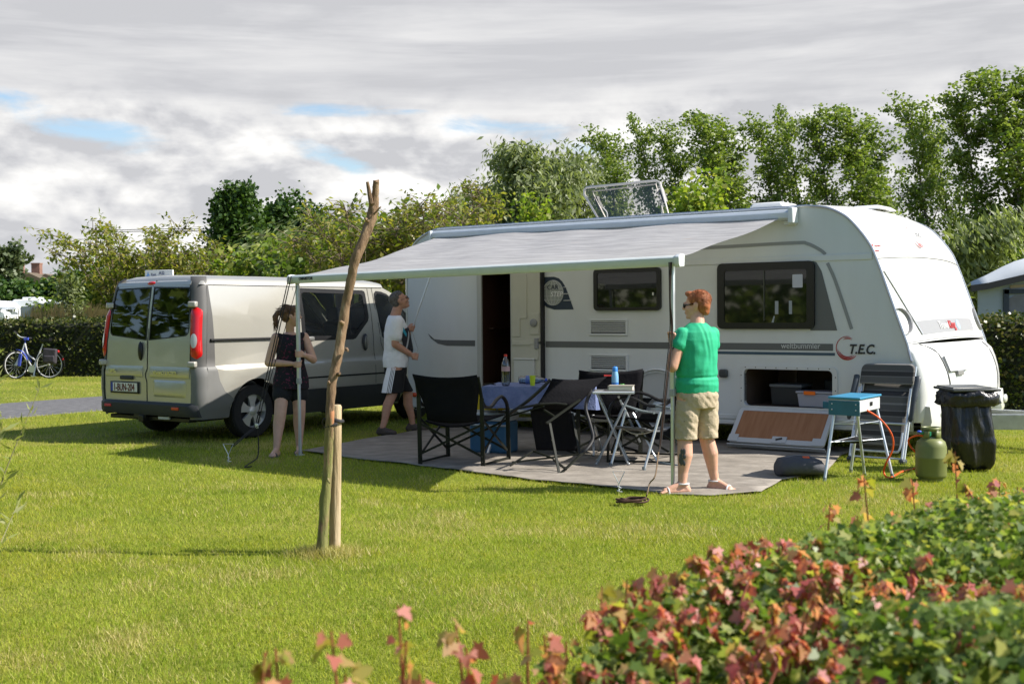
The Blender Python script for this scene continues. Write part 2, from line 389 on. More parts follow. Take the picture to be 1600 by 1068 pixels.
def leaf_cloud(P, size, shape='leaf', up=.35, sizevar=.3, aspect=.5, droop=0.0, D=None):
    """P (n,3) positions -> verts, faces: each leaf a small folded shape with random facing"""
    n = len(P); a = NP.normal(size=(n, 3)); a[:, 2] = a[:, 2] * .6 - droop
    if D is not None: a = a * .5 + D
    a /= np.linalg.norm(a, axis=1)[:, None]
    b = NP.normal(size=(n, 3)); b[:, 2] += up * 2; b -= a * (a * b).sum(1)[:, None]; b /= np.linalg.norm(b, axis=1)[:, None]   # leaf normal
    c = np.cross(a, b); s = size * (1 + sizevar * NP.uniform(-1, 1, size=n)); s = s[:, None]
    if shape == 'leaf':
        loc = [(0, 0, 0), (.45, .5 * aspect * 2, .06), (1, 0, -.05), (.45, -.5 * aspect * 2, .06)]
        F = np.array([[0, 1, 2, 3]])
    elif shape == 'maple':
        q = [(0, 0), (.08, .26), (-.10, .50), (.22, .40), (.45, .62), (.52, .30), (.72, .26), (1.0, 0)]
        loc = [(x, y * .92, .30 * abs(y) - .36 * x * x) for x, y in q] + [(x, -y * .92, .22 * abs(y) - .36 * x * x) for x, y in q[1:-1]][::-1]
        F = None
    V = np.concatenate([(P + a * (l[0] * s) + c * (l[1] * s) + b * (l[2] * s))[:, None, :] for l in loc], axis=1)
    k = len(loc); V = V.reshape(-1, 3); base = (np.arange(n) * k)[:, None]
    if shape == 'leaf': F = base + np.array([[0, 1, 2, 3]])
    else: F = base + np.arange(k)[None, :]
    return V, F
def with_children(o):
    return o
# ================================================================ the ground and the road
def build_ground():
    m = bpy.data.materials.new('lawn_soil'); m.use_nodes = True; nt = m.node_tree; N = nt.nodes; L = nt.links; b = N['Principled BSDF']
    b.inputs['Roughness'].default_value = .9; b.inputs['Specular IOR Level'].default_value = .1
    tc = N.new('ShaderNodeTexCoord')
    def noi(scale, det=6, rough=.6):
        n = N.new('ShaderNodeTexNoise'); n.inputs['Scale'].default_value = scale; n.inputs['Detail'].default_value = det; n.inputs['Roughness'].default_value = rough; L.new(tc.outputs['Object'], n.inputs['Vector']); return n.outputs['Fac']
    def ramp(f, st):
        c = N.new('ShaderNodeValToRGB'); L.new(f, c.inputs[0])
        while len(c.color_ramp.elements) < len(st): c.color_ramp.elements.new(.5)
        for i, (p, q) in enumerate(st): c.color_ramp.elements[i].position = p; c.color_ramp.elements[i].color = (*q, 1)
        return c.outputs[0]
    c1 = ramp(noi(.45, 8), [(.35, (.14, .175, .025)), (.5, (.19, .215, .032)), (.66, (.27, .25, .06))])
    c2 = ramp(noi(55, 6, .7), [(.3, (.35, .4, .3)), (.5, (1, 1, 1)), (.7, (1.5, 1.45, 1.3))])
    mx = N.new('ShaderNodeMix'); mx.data_type = 'RGBA'; mx.blend_type = 'MULTIPLY'; mx.inputs[0].default_value = 1; L.new(c1, mx.inputs[6]); L.new(c2, mx.inputs[7])
    L.new(mx.outputs[2], b.inputs['Base Color'])
    bp = N.new('ShaderNodeBump'); bp.inputs['Strength'].default_value = .8; bp.inputs['Distance'].default_value = .03; L.new(noi(40, 6), bp.inputs['Height']); L.new(bp.outputs[0], b.inputs['Normal'])
    g = MB(); g.add([(-900, -300, 0), (900, -300, 0), (900, 1500, 0), (-900, 1500, 0)], [(0, 1, 2, 3)])
    tag(g.build('ground', m), 'mown green lawn spreading under the caravan and the van', kind='structure')
build_ground()
# asphalt path, parallel to the van
ROAD_P = Vector((-6.95, 18.6, 0)); ROAD_D = Vector((.56, .828, 0)).normalized(); ROAD_N = Vector((-.828, .56, 0)); ROAD_W = 2.75
def build_road():
    asp = ramp_mat('asphalt', [(.3, (.085, .085, .088)), (.5, (.125, .124, .128)), (.7, (.165, .163, .165))], 9, rough=.85, bump=.4, bscale=120)
    g = MB(); p0 = ROAD_P - ROAD_D * 60; n = 120; vs = []; fs = []
    for i in range(n + 1):
        q = p0 + ROAD_D * (i * 1.0); w0 = .05 * noise.noise((i * .8, 0, 0)); w1 = .05 * noise.noise((i * .8, 5, 0))
        for s, zz in ((w0 - .02, -.01), (w0, .012), (ROAD_W / 2, .03), (ROAD_W + w1, .012), (ROAD_W + w1 + .02, -.01)):
            p = q + ROAD_N * s; vs.append((p.x, p.y, zz))
    fs = [(i * 5 + j, i * 5 + j + 1, i * 5 + j + 6, i * 5 + j + 5) for i in range(n) for j in range(4)]
    g.add(vs, fs); tag(g.build('path', asp, smooth=True), kind='structure')
build_road()
# groundsheet under the awning
def build_groundsheet():
    m = ramp_mat('groundsheet', [(.25, (.15, .135, .115)), (.5, (.235, .21, .18)), (.75, (.33, .30, .26))], 3.5, rough=.85, stretch=(1, 1.6, 1), bump=.6, bscale=12)
    out = [gp(472, 706), gp(560, 719), gp(640, 727), gp(720, 737), gp(800, 748), gp(880, 757), gp(960, 764), gp(1040, 773), gp(1110, 776), gp(1190, 771), gp(1222, 752), gp(1290, 741), gp(1312, 715)]
    back = [CM @ Vector((.15, .5, 0)), CM @ Vector((-5.0, .5, 0)), gp(640, 676), gp(560, 690)]
    pts = [(p.x, p.y) for p in out] + [(p.x, p.y) for p in back]
    def h(a, b): return .012 + .012 * noise.noise((a * 1.3, b * 3.5, 0)) + .010 * noise.noise((a * 5, b * 7, 2))
    cx = [i * .18 for i in range(-20, 25)]; cy = [9 + i * .18 for i in range(0, 45)]
    vs, fs = patch(pts, [], lambda a, b: Vector((a, b, h(a, b) + .012)), cx, cy)
    g = MB(); g.add(vs, fs); o = g.build('groundsheet', m, smooth=True, angle=180)
    s = o.modifiers.new('thick', 'SOLIDIFY'); s.thickness = .006; s.offset = -1
    tag(o, 'grey brown woven groundsheet spread on the grass under the awning', 'groundsheet')

# ================================================================ caravan
CO = Vector((3.292, 12.75, 0)); CA = R(36.5)
CM = frame(CO, (math.cos(CA), -math.sin(CA), 0), z=(0, 0, 1)); CW = 2.74
build_groundsheet()
def build_caravan():
    t = empty('caravan', CM, 'long white touring caravan with grey stripes, open side door and an awning rolled out', 'caravan')
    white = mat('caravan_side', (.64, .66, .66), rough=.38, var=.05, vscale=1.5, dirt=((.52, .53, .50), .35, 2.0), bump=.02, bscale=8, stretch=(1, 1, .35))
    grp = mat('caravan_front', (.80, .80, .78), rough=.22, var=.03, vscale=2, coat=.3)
    trim = mat('alu_trim', (.62, .63, .65), rough=.35, metal=.7)
    grey = mat('grey_decal', (.12, .125, .125), rough=.5); midgrey = mat('mid_grey_decal', (.26, .27, .27), rough=.5); teal = mat('teal_decal', (.05, .09, .13), rough=.5)
    black = mat('black_plastic', (.012, .012, .013), rough=.35); rubber = mat('rubber', (.02, .02, .02), rough=.7)
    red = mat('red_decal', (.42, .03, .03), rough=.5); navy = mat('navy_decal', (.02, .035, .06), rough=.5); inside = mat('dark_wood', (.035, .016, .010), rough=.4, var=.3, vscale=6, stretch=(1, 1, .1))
    # outline of the flat side, u along the length, z up
    arc_front = [(.859, 1.146), (.73, 1.50), (.545, 2.012), (.445, 2.212), (.276, 2.417), (.15, 2.51), (0, 2.572), (-.2, 2.60)]
    arc_rear = [(-5.15, 2.60), (-5.33, 2.585), (-5.55, 2.51), (-5.70, 2.40), (-5.79, 2.25), (-5.825, 2.05), (-5.83, 1.88)]
    fr = [(p.x, p.y) for p in bez([(x, z, 0) for x, z in arc_front], 5)]; rr = [(p.x, p.y) for p in bez([(x, z, 0) for x, z in arc_rear], 4)]
    outline = [(-5.83, .27), (-2.35, .27)] + [(-2.35, .5)] + [(-2.02 + .36 * math.cos(R(a)), .50 + .30 * math.sin(R(a))) for a in range(170, 0, -20)] + [(-1.69, .5), (-1.69, .27)] + [(.92, .27), (.915, .6), (.898, .973)] + fr + rr
    DOOR = (-4.56, .33, -4.09, 2.02); LOCK = (-.935, .465, .075, .865)
    door_hole = rrect(DOOR[0], DOOR[1], DOOR[2], DOOR[3], .05); lock_hole = rrect(LOCK[0], LOCK[1], LOCK[2], LOCK[3], .05)
    ucut = [x * .5 - 5.5 for x in range(13)]; zcut = [.5, 1, 1.5, 2.0]
    def flat(v): return lambda a, b: Vector((a, v, b))
    sd = MB(); sd.add(*patch(outline, [door_hole, lock_hole], flat(0), ucut, zcut)); sd.build('side_wall', white, t)
    sd = MB(); sd.add(*patch(outline, [], flat(CW), ucut, zcut)); sd.build('side_wall', white, t)
    # shell: rear, roof and upper front, crowned across the width
    path = [(-5.83, .27), (-5.83, 1.0), (-5.83, 1.6)] + rr[::-1] + fr[::-1]
    def crown(tt): return 1 - abs(2 * tt - 1) ** 2.2
    nrm = []
    for i, p in enumerate(path):
        a = path[max(i - 1, 0)]; b = path[min(i + 1, len(path) - 1)]; dx, dz = b[0] - a[0], b[1] - a[1]; l = math.hypot(dx, dz); nrm.append((-dz / l, dx / l))
    def shell(i, tt):
        (x, z), (nx, nz) = path[i], nrm[i]; amp = .06
        if x > 0: amp = .06 + .05 * min(1, x / .5)
        c = crown(tt) * amp; return Vector((x + nx * c, tt * CW, z + nz * c))
    iroof = [i for i, p in enumerate(path) if p[1] > 2.59]
    def strip(i0, i1, name, m):
        nv = 20; g = MB(); vs = [shell(i, j / nv) for i in range(i0, i1 + 1) for j in range(nv + 1)]
        fs = [(i * (nv + 1) + j, (i + 1) * (nv + 1) + j, (i + 1) * (nv + 1) + j + 1, i * (nv + 1) + j + 1) for i in range(i1 - i0) for j in range(nv)]
        g.add(vs, fs); return g.build(name, m, t, smooth=True, angle=60)
    strip(0, iroof[0], 'rear_wall', grp); strip(iroof[0], iroof[-1], 'roof', mat('roof_skin', (.55, .56, .55), rough=.5, var=.08, vscale=2)); fp = strip(iroof[-1], len(path) - 1, 'front_panel', grp)
    zs = [p[1] for p in fr]; xs = [p[0] for p in fr]
    def front(v, z, off=0.0):
        x = float(np.interp(z, zs, xs)); x2 = float(np.interp(z + .02, zs, xs)); nx, nz = .02, -(x2 - x); l = math.hypot(nx, nz); nx /= l; nz /= l
        c = crown(v / CW) * (.06 + .05 * min(1, max(x, 0) / .5)) + off; return Vector((x + nx * c, v, z + nz * c))
    # lower nose: superellipse plan
    zt = [1.146, 1.135, 1.11, 1.05, .95, .85, .75, .62, .50, .40, .36]; bt = [.10, .11, .13, .165, .20, .235, .25, .25, .235, .21, .17]
    def nose(tt, z, off=0.0):
        b = float(np.interp(z, zt[::-1], bt[::-1])); base = float(np.interp(z, [.36, .6, .973, 1.146], [.92, .915, .898, .859]))
        s = 2 * tt - 1; c = max(0.0, 1 - abs(s) ** 3.4) ** (1 / 2.4)
        w = max(0.0, min(1.0, (z - 1.05) / .096)); w = w * w * (3 - 2 * w)
        return Vector((base + (1 - w) * b * c + w * .108 * crown(tt) + off, tt * CW, z))
    ts = [0, .002, .006, .012, .02, .035, .06, .09, .13, .18, .24, .32, .4, .5]; ts = ts + [1 - x for x in ts[:-1]][::-1]
    g = MB(); vs = [nose(tt, z) for z in zt for tt in ts]; k = len(ts)
    g.add(vs, [(i * k + j, i * k + j + 1, (i + 1) * k + j + 1, (i + 1) * k + j) for i in range(len(zt) - 1) for j in range(k - 1)])
    g.add([nose(tt, .36) for tt in ts], [list(range(k))])
    g.build('front_box', grp, t, smooth=True, angle=50)
    g = MB(); g.add([(-5.83, 0, .27), (.92, 0, .27), (.92, CW, .27), (-5.83, CW, .27)], [(0, 1, 2, 3)]); g.build('floor', rubber, t)
    # seams, rails and trims
    g = MB()
    g.tube([front(i / 20 * CW, 2.02, .002) for i in range(21)], .007, 6); g.tube([front(i / 20 * CW, 1.16, .0) for i in range(21)], .006, 6)
    pts = [nose(.09, 1.142, .004), nose(.13, 1.12, .004), nose(.155, 1.07, .006), nose(.165, .95, .006), nose(.175, .75, .006), nose(.185, .5, .006)]
    g.tube(bez(pts, 6), .007, 6); g.tube(bez([Vector((p.x, CW - p.y, p.z)) for p in pts], 6), .007, 6); g.build('seam', mat('seam_grey', (.25, .25, .25), rough=.6), t)
    g = MB()
    g.tube([Vector((x, -.006, z)) for x, z in [(.915, .98), (.898, .985)] + fr + rr + [(-5.83, .3)]], .014, 6); g.tube([Vector((x, CW + .006, z)) for x, z in [(.898, .985)] + fr + rr + [(-5.83, .3)]], .014, 6)
    g.tube([front(.37 + (.04 - .37) * s, 1.22 + s * .67, .008) for s in (0, .2, .4, .6, .8, 1)], .008, 6); g.tube([front(CW - .46 + (CW - .13 - CW + .46) * s, 1.22 + s * .67, .008) for s in (0, .2, .4, .6, .8, 1)], .008, 6)
    g.build('edge_trim', trim, t, smooth=True)
    # grip handles either side of the front panel
    for s in (0, 1):
        def P(v, z, o): 
            q = v if s == 0 else CW - v - .05; return front(q, z, o)
        g = MB(); rings = []
        for i in range(11):
            a = R(-90 + 18 * i); cv = .03 + .17 * math.cos(a); cz = 1.375 + .13 * math.sin(a); w = .012 + .022 * math.cos(a)
            rings.append([P(cv - w, cz, .0), P(cv - w * .5, cz, .03), P(cv + w * .6, cz, .03), P(cv + w, cz, .0)])
        g.loft(rings); g.build('grip_handle', mat('grip_grey', (.22, .22, .225), rough=.4), t, smooth=True)
    # grey band with the name on the front
    g = MB(); g.add(*patch([(.37, 1.215), (2.16, 1.23), (2.19, 1.36), (.31, 1.36)], [], lambda a, b: front(a, b, .004), [i * .15 for i in range(20)], [1.26, 1.31])); g.build('name_band', mat('name_band', (.30, .30, .31), rough=.4), t)
    wd = mat('white_lettering', (.8, .8, .8), rough=.4)
    def onfront(v, z, off): 
        p = front(v, z, off); up = (front(v, z + .05, off) - p).normalized(); x = (front(v + .1, z, off) - p).normalized(); return frame(p, x, z=x.cross(up))
    text('lettering', 'Travel', .125, onfront(.86, 1.255, .008), wd, t, sx=.9); text('lettering', 'King', .125, onfront(1.16, 1.255, .009), red, t, bold=.003)
    g = MB(); g.lathe([(.001, .002), (.055, .002), (.055, 0)], front(1.50, 1.29, .006), axis=(.94, 0, .34), n=20); g.build('emblem', mat('pale_blue', (.35, .5, .7), rough=.4), t)
    # logo high on the front: swoosh ring and letters
    def swoosh(name, cx, cz, r, place, m, parts):
        g = MB()
        for (ro, ri, a0, a1) in parts:
            n = 22; vs = []
            for i in range(n + 1):
                a = R(a0 + (a1 - a0) * i / n); tap = math.sin(math.pi * i / n) ** .5; mid = (ro + ri) / 2; hw = (ro - ri) / 2 * max(tap, .08)
                vs += [place(cx + r * (mid + hw) * math.cos(a), cz + r * (mid + hw) * math.sin(a)), place(cx + r * (mid - hw) * math.cos(a), cz + r * (mid - hw) * math.sin(a))]
            g.add(vs, [(2 * i, 2 * i + 1, 2 * i + 3, 2 * i + 2) for i in range(n)])
        return g.build(name, m, t)
    SW = [(1.0, .93, 75, 285), (1.02, .90, 190, 322), (.88, .80, 185, 318), (.78, .70, 200, 305), (.90, .84, 60, 110), (.80, .74, 60, 120)]
    swoosh('logo_ring', 1.20, 2.235, .115, lambda a, b: front(a, b, .022), red, SW)
    text('lettering', 'TEC', .10, onfront(1.22, 2.21, .034), mat('dark_lettering', (.03, .03, .035), rough=.5), t, shear=.2)
    text('lettering', 'Nordsee', .035, onfront(.06, 2.135, .006), red, t); text('lettering', 'Camping', .03, onfront(.0, 2.09, .006), red, t)
    g = MB(); g.ell(front(-.03 + .05, 2.15, .004), (.004, .022, .022)); g.build('emblem', red, t)
    # small flap on the nose
    def nz(v, z, off): return nose(v / CW, z, off)
    g = MB(); g.add(*patch(rrect(.50, .86, 1.02, 1.02, .02), [], lambda a, b: nz(a, b, .016), [.6, .7, .8, .9], [.9, .95])); o = g.build('service_flap', grp, t); s = o.modifiers.new('s', 'SOLIDIFY'); s.thickness = .014
    g = MB(); g.box((0, 0, 0), (.03, .20, .05), M=Matrix.Translation(nz(.78, .835, .012))); g.build('flap_lock', mat('lock_grey', (.25, .25, .25), rough=.4), t, bevel=.006)
    g = MB()
    for a, b in (((.50, 1.02), (.50, .86)), ((.50, .86), (1.02, .86))): g.tube([nz(a[0], a[1], .02), nz(b[0], b[1], .02)], .008, 6)
    g.build('seam', midgrey, t)
    # corner marker lamp housings
    for v0, sgn in ((.02, 1), (CW - .02, -1)):
        g = MB(); rings = []
        for i in range(7):
            s = i / 6; p = nose((.02 + s * .16) if sgn > 0 else 1 - (.02 + s * .16), .42, .015); h = .20 * math.sin(math.pi * (.25 + .5 * s)); rings.append([p + Vector((.03, 0, -.15 + .05 * s)), p + Vector((.06, 0, -.05)), p + Vector((.04, 0, h - .04)), p + Vector((-.05, 0, h - .03)), p + Vector((-.05, 0, -.15))])
        g.loft(rings); g.build('lamp_housing', grp, t, smooth=True, angle=50)
        g = MB(); p = nose(.10 if sgn > 0 else .90, .42, .085); g.ell(p + Vector((0, 0, .045)), (.02, .075, .05)); g.build('marker_lamp', mat('lamp_lens', (.6, .6, .58), rough=.1, coat=.5), t, smooth=True)
    # side: belt rail, sill rails, moulding arcs
    g = MB()
    g.box((-1.1, -.006, 2.045), (3.2, .012, .062)); g.box((-2.5 + .9, -.010, .275), (4.95, .02, .04)); g.box((-1.6, -.008, .335), (5.0, .016, .05)); g.box((-5.2, -.008, .30), (1.25, .016, .09)); g.build('side_moulding', white, t, bevel=.004)
    g = MB(); g.box((-2.2, -.003, 1.99 + .022), (0.02, .004, .02))
    for a in ([(-2.2, 2.196), (-1.2, 2.205), (-.35, 2.215), (-.20, 2.20), (-.06, 2.13), (0, 2.08)], [(.02, 1.99), (.09, 1.84), (.17, 1.62), (.28, 1.30)]):
        pts = bez([(x, -.004, z) for x, z in a], 8); vs = []
        for i, p in enumerate(pts):
            q = pts[min(i + 1, len(pts) - 1)] - pts[max(i - 1, 0)]; nn = Vector((-q.z, 0, q.x)).normalized() * .018; vs += [p + nn, p - nn]
        g.add(vs, [(2 * i, 2 * i + 1, 2 * i + 3, 2 * i + 2) for i in range(len(pts) - 1)])
    g.build('arc_stripe', midgrey, t)
    g = MB()
    for x0, x1, z0, z1 in ((-3.58, .08, 1.072, 1.146), ): g.add([(x0, -.003, z0), (x1, -.003, z0), (x1, -.003, z1), (x0, -.003, z1)], [(0, 1, 2, 3)])
    pts = [(-5.47, 1.235), (-5.36, 1.16), (-5.22, 1.148), (-4.68, 1.148), (-4.68, 1.074), (-5.15, 1.074), (-5.3, 1.10), (-5.42, 1.17)]
    g.add([(x, -.003, z) for x, z in pts], [list(range(len(pts)))])
    g.build('side_stripe', grey, t)
    g = MB(); g.add([(-1.7, -.003, 1.022), (.10, -.003, 1.022), (.10, -.003, 1.052), (-1.7, -.003, 1.052)], [(0, 1, 2, 3)]); g.build('side_stripe', teal, t)
    S = lambda u, z, off=-.004: frame((u, off, z), (1, 0, 0), z=(0, -1, 0))
    text('lettering', 'weltbummler', .088, S(-.50, 1.093, -.006), mat('pale_lettering', (.55, .56, .56), rough=.5), t, sx=.93)
    swoosh('logo_ring', .235, 1.105, .125, lambda a, b: Vector((a, -.005, b)), red, SW)
    text('lettering', 'T.E.C.', .135, S(.245, 1.048, -.008), mat('dark_lettering', (.02, .02, .025)), t, shear=.28, bold=.004, sx=.86)
    # shield beside the door with the globe
    g = MB(); g.add([(x, -.003, z) for x, z in [(-3.62, 1.93), (-3.45, 1.93), (-3.38, 1.91), (-3.33, 1.87), (-3.28, 1.80), (-3.165, 1.53), (-3.45, 1.53), (-3.56, 1.56), (-3.62, 1.60)]], [list(range(9))]); g.build('shield_decal', navy, t)
    g = MB(); g.lathe([(.001, .003), (.155, .003), (.155, 0)], (-3.465, -.003, 1.735), (0, -1, 0), n=32, cap=False); g.build('globe_decal', mat('globe_grey', (.30, .32, .30)), t)
    g = MB(); c = Vector((-3.465, -.008, 1.735))
    for w in (1, .62, .22): g.tube([c + Vector((w * .15 * math.cos(R(a)), 0, .15 * math.sin(R(a)))) for a in range(0, 360, 15)], .0035, 4, closed=True)
    for h in (-.09, -.04, .05, .1): q = math.sqrt(.0225 - h * h); g.tube([c + Vector((-q, 0, h)), c + Vector((q, 0, h))], .003, 4)
    for h in (1.64, 1.72, 1.80): g.tube([Vector((-3.31, -.006, h)), Vector((-3.20 - (h - 1.64) * .45, -.006, h))], .005, 4)
    g.build('globe_lines', mat('pale_lettering', (.55, .56, .56)), t)
    text('lettering', 'CAR', .085, S(-3.55, 1.775, -.010), navy, t); text('lettering', 'STEP', .085, S(-3.50, 1.69, -.010), wd, t, shear=.2)
    # windows
    def window(x0, z0, x1, z1, r, rs=None, rb=.06):
        fo = rrect(x0, z0, x1, z1, r, rs=rs); fi = rrect(x0 + rb, z0 + rb * .8, x1 - rb, z1 - rb, r * .5)
        g = MB(); vs, fs = patch(fo, [fi], lambda a, b: Vector((a, -.035, b))); g.add(vs, fs)
        n = len(fo); g.add([(a, 0, b) for a, b in fo] + [(a, -.035, b) for a, b in fo], [(i, (i + 1) % n, n + (i + 1) % n, n + i) for i in range(n)])
        n = len(fi); g.add([(a, -.02, b) for a, b in fi] + [(a, -.035, b) for a, b in fi], [(i, (i + 1) % n, n + (i + 1) % n, n + i) for i in range(n)])
        w = g.build('window', black, t)
        g = MB(); g.add([(a, -.024, b) for a, b in fi], [list(range(len(fi)))]); g.build('pane', mat('acrylic_pane', (.010, .012, .009), rough=.03, spec=.9), w)
        return w
    w = window(-1.243, 1.30, -.115, 2.02, .06, rb=.085)
    g = MB(); g.box((-.685, -.030, 1.66), (.012, .008, .54)); g.build('divider', mat('dark_grey', (.06, .065, .055), rough=.3), w)
    g = MB(); g.add(*patch(rrect(-.36, 1.74, -.245, 1.88, .01), [], lambda a, b: Vector((a, -.027, b)))); g.build('paper_note', mat('paper', (.5, .5, .55)), w)
    g = MB(); g.add([(-.56, -.027, 1.46), (-.52, -.027, 1.46), (-.52, -.027, 1.60), (-.56, -.027, 1.60)], [(0, 1, 2, 3)]); g.build('bottle_label', mat('label_grey', (.30, .33, .36)), w); g = MB(); g.add([(-.60, -.027, 1.37), (-.575, -.027, 1.37), (-.56, -.027, 1.44), (-.575, -.027, 1.44)], [(0, 1, 2, 3)]); g.build('bottle_label', mat('label_grey', (.30, .33, .36)), w); g = MB(); g.add([(-.40, -.027, 1.46), (-.365, -.027, 1.46), (-.365, -.027, 1.60), (-.40, -.027, 1.60)], [(0, 1, 2, 3)]); g.build('bottle_label', mat('label_grey', (.30, .33, .36)), w)
    w = window(-2.865, 1.512, -1.96, 2.005, .05, rb=.05)
    g = MB(); g.box((-2.05, -.04, 1.70), (.02, .012, .035)); g.build('window_stay', trim, w)
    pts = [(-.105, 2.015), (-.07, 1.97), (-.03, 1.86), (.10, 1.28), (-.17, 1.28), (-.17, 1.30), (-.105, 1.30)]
    g = MB(); g.add([(x, -.004, z) for x, z in [(-.15, 2.02), (-.10, 2.0), (-.045, 1.91), (.125, 1.285), (-.17, 1.285), (-.17, 2.02)]], [list(range(6))]); g.build('window_side_decal', grey, t)  # grey decal beside the big window, wider towards the bottom
    # vents
    for z0, z1, nsl in ((1.22, 1.415, 6), (.80, 1.0, 6)):
        g = MB(); x0, x1 = -2.945, -2.41
        g.box(((x0 + x1) / 2, -.008, z0 + .012), (x1 - x0, .016, .024)); g.box(((x0 + x1) / 2, -.008, z1 - .012), (x1 - x0, .016, .024)); g.box((x0 + .015, -.008, (z0 + z1) / 2), (.03, .016, z1 - z0 - .05)); g.box((x1 - .015, -.008, (z0 + z1) / 2), (.03, .016, z1 - z0 - .05))
        v = g.build('vent', white, t, bevel=.004)
        g = MB()
        for i in range(nsl): g.box(((x0 + x1) / 2, -.010, z0 + .035 + (z1 - z0 - .06) * (i + .5) / nsl), (x1 - x0 - .07, .006, .013), rot=(.5, 0, 0))
        g.build('slat', white, v)
        g = MB(); g.box(((x0 + x1) / 2, -.002, (z0 + z1) / 2), (x1 - x0 - .06, .003, z1 - z0 - .05)); g.build('gap', rubber, v)
    # door opening with the dark cabin behind, door leaf folded back on the wall
    g = MB()
    for x in (DOOR[0] - .035, ): g.box((x, -.012, 1.17), (.07, .03, 1.75))
    g.box((DOOR[2] - .0, -.008, 1.17), (.03, .02, 1.7)); g.box((-4.32, -.010, 2.04), (.58, .024, .05)); g.box((-4.32, -.010, .31), (.58, .03, .05))
    g.build('door_frame', mat('frame_grey', (.45, .46, .44), rough=.4), t, bevel=.004)
    g = MB()
    for x in (DOOR[0], DOOR[2]): g.add([(x, .0, .33), (x, 1.1, .33), (x, 1.1, 2.02), (x, 0, 2.02)], [(0, 1, 2, 3)])
    g.add([(DOOR[0], 1.1, .33), (DOOR[2], 1.1, .33), (DOOR[2], 1.1, 2.02), (DOOR[0], 1.1, 2.02)], [(0, 1, 2, 3)])
    for z in (.34, 2.02): g.add([(DOOR[0], 0, z), (DOOR[2], 0, z), (DOOR[2], 1.1, z), (DOOR[0], 1.1, z)], [(0, 1, 2, 3)])
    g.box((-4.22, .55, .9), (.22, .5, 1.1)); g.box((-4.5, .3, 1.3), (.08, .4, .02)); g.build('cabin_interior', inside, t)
    dl = empty('door', Matrix(), None, None); dl.parent = t
    cream = mat('door_lining', (.50, .49, .41), rough=.45, var=.04, vscale=3)
    g = MB(); x0, x1 = -4.065, -3.615
    g.box(((x0 + x1) / 2, -.045, 1.575), (x1 - x0, .045, .88)); g.box(((x0 + x1) / 2, -.045, .72), (x1 - x0, .045, .78)); dd = g.build('door_leaf', cream, dl, bevel=.012)
    g = MB(); g.box((-3.98, -.071, 1.45), (.13, .012, .5)); g.box((-3.92, -.071, 1.70), (.22, .010, .55)); g.box(((x0 + x1) / 2 - .03, -.073, 1.12), (.34, .016, .05)); g.box((-3.70, -.073, 1.02), (.12, .016, .2)); g.box((-3.70, -.074, 1.36), (.14, .012, .26)); g.build('moulding', cream, dl, bevel=.006)
    g = MB(); g.box((-3.845, -.082, .73), (.30, .045, .37)); g.box((-3.845, -.088, .925), (.32, .05, .02)); g.build('waste_bin', mat('bin_white', (.55, .56, .53), rough=.4), dl, bevel=.008)
    g = MB(); g.lathe([(.05, 0), (.05, .02), (.03, .028)], (-3.70, -.08, 1.37), (0, -1, 0)); g.build('door_lock', mat('lock_grey', (.25, .25, .25)), dl, bevel=.004); g = MB(); g.box((-3.66, -.085, 1.12), (.05, .03, .13)); g.build('door_handle', mat('lock_grey', (.25, .25, .25)), dl, bevel=.004)
    g = MB(); g.box((-3.60, -.035, 1.17), (.02, .07, 1.72)); g.build('door_gasket', rubber, dl)
    # storage locker: frame, cavity, dropped lid
    x0, z0, x1, z1 = LOCK
    g = MB(); vs, fs = patch(rrect(x0 - .05, z0 - .05, x1 + .055, z1 + .035, .06), [lock_hole], lambda a, b: Vector((a, -.014, b))); g.add(vs, fs)
    fo = rrect(x0 - .05, z0 - .05, x1 + .055, z1 + .035, .06); n = len(fo); g.add([(a, 0, b) for a, b in fo] + [(a, -.014, b) for a, b in fo], [(i, (i + 1) % n, n + (i + 1) % n, n + i) for i in range(n)])
    n = len(lock_hole); g.add([(a, .05, b) for a, b in lock_hole] + [(a, -.014, b) for a, b in lock_hole], [(i, (i + 1) % n, n + (i + 1) % n, n + i) for i in range(n)])
    lf = g.build('locker_frame', mat('frame_white', (.60, .61, .60), rough=.35), t)
    g = MB()
    for i in range(9): g.lathe([(.006, 0), (.005, .003)], (x0 + .02 + i * .12, -.0145, z1 + .018), (0, -1, 0), n=8)
    for i in range(3): g.lathe([(.006, 0), (.005, .003)], (x1 + .035, -.0145, z0 + .05 + i * .14), (0, -1, 0), n=8); g.lathe([(.006, 0), (.005, .003)], (x0 - .03, -.0145, z0 + .05 + i * .14), (0, -1, 0), n=8)
    g.build('screw', rubber, lf)
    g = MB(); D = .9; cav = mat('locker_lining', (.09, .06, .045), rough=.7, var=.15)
    g.add([(x0, .01, z0), (x1, .01, z0), (x1, D, z0), (x0, D, z0)], [(0, 1, 2, 3)]); g.add([(x0, .01, z1), (x1, .01, z1), (x1, D, z1), (x0, D, z1)], [(0, 1, 2, 3)])
    g.add([(x0, D, z0), (x1, D, z0), (x1, D, z1), (x0, D, z1)], [(0, 1, 2, 3)])
    for x in (x0, x1): g.add([(x, .01, z0), (x, D, z0), (x, D, z1), (x, .01, z1)], [(0, 1, 2, 3)])
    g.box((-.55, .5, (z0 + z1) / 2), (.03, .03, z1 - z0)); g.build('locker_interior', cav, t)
    # dropped lid, hinged under the frame
    hz, hy = z0 - .035, -.03; lean = R(43); LW = x1 - x0 + .06; LH = .46
    LM = frame((x0 - .025, hy, hz), (1, 0, 0), z=(0, -math.cos(lean), math.sin(lean)))      # local: x along, y up along the lid (negative = down), z out
    lid = empty('locker_lid', Matrix(), None, None); lid.parent = t
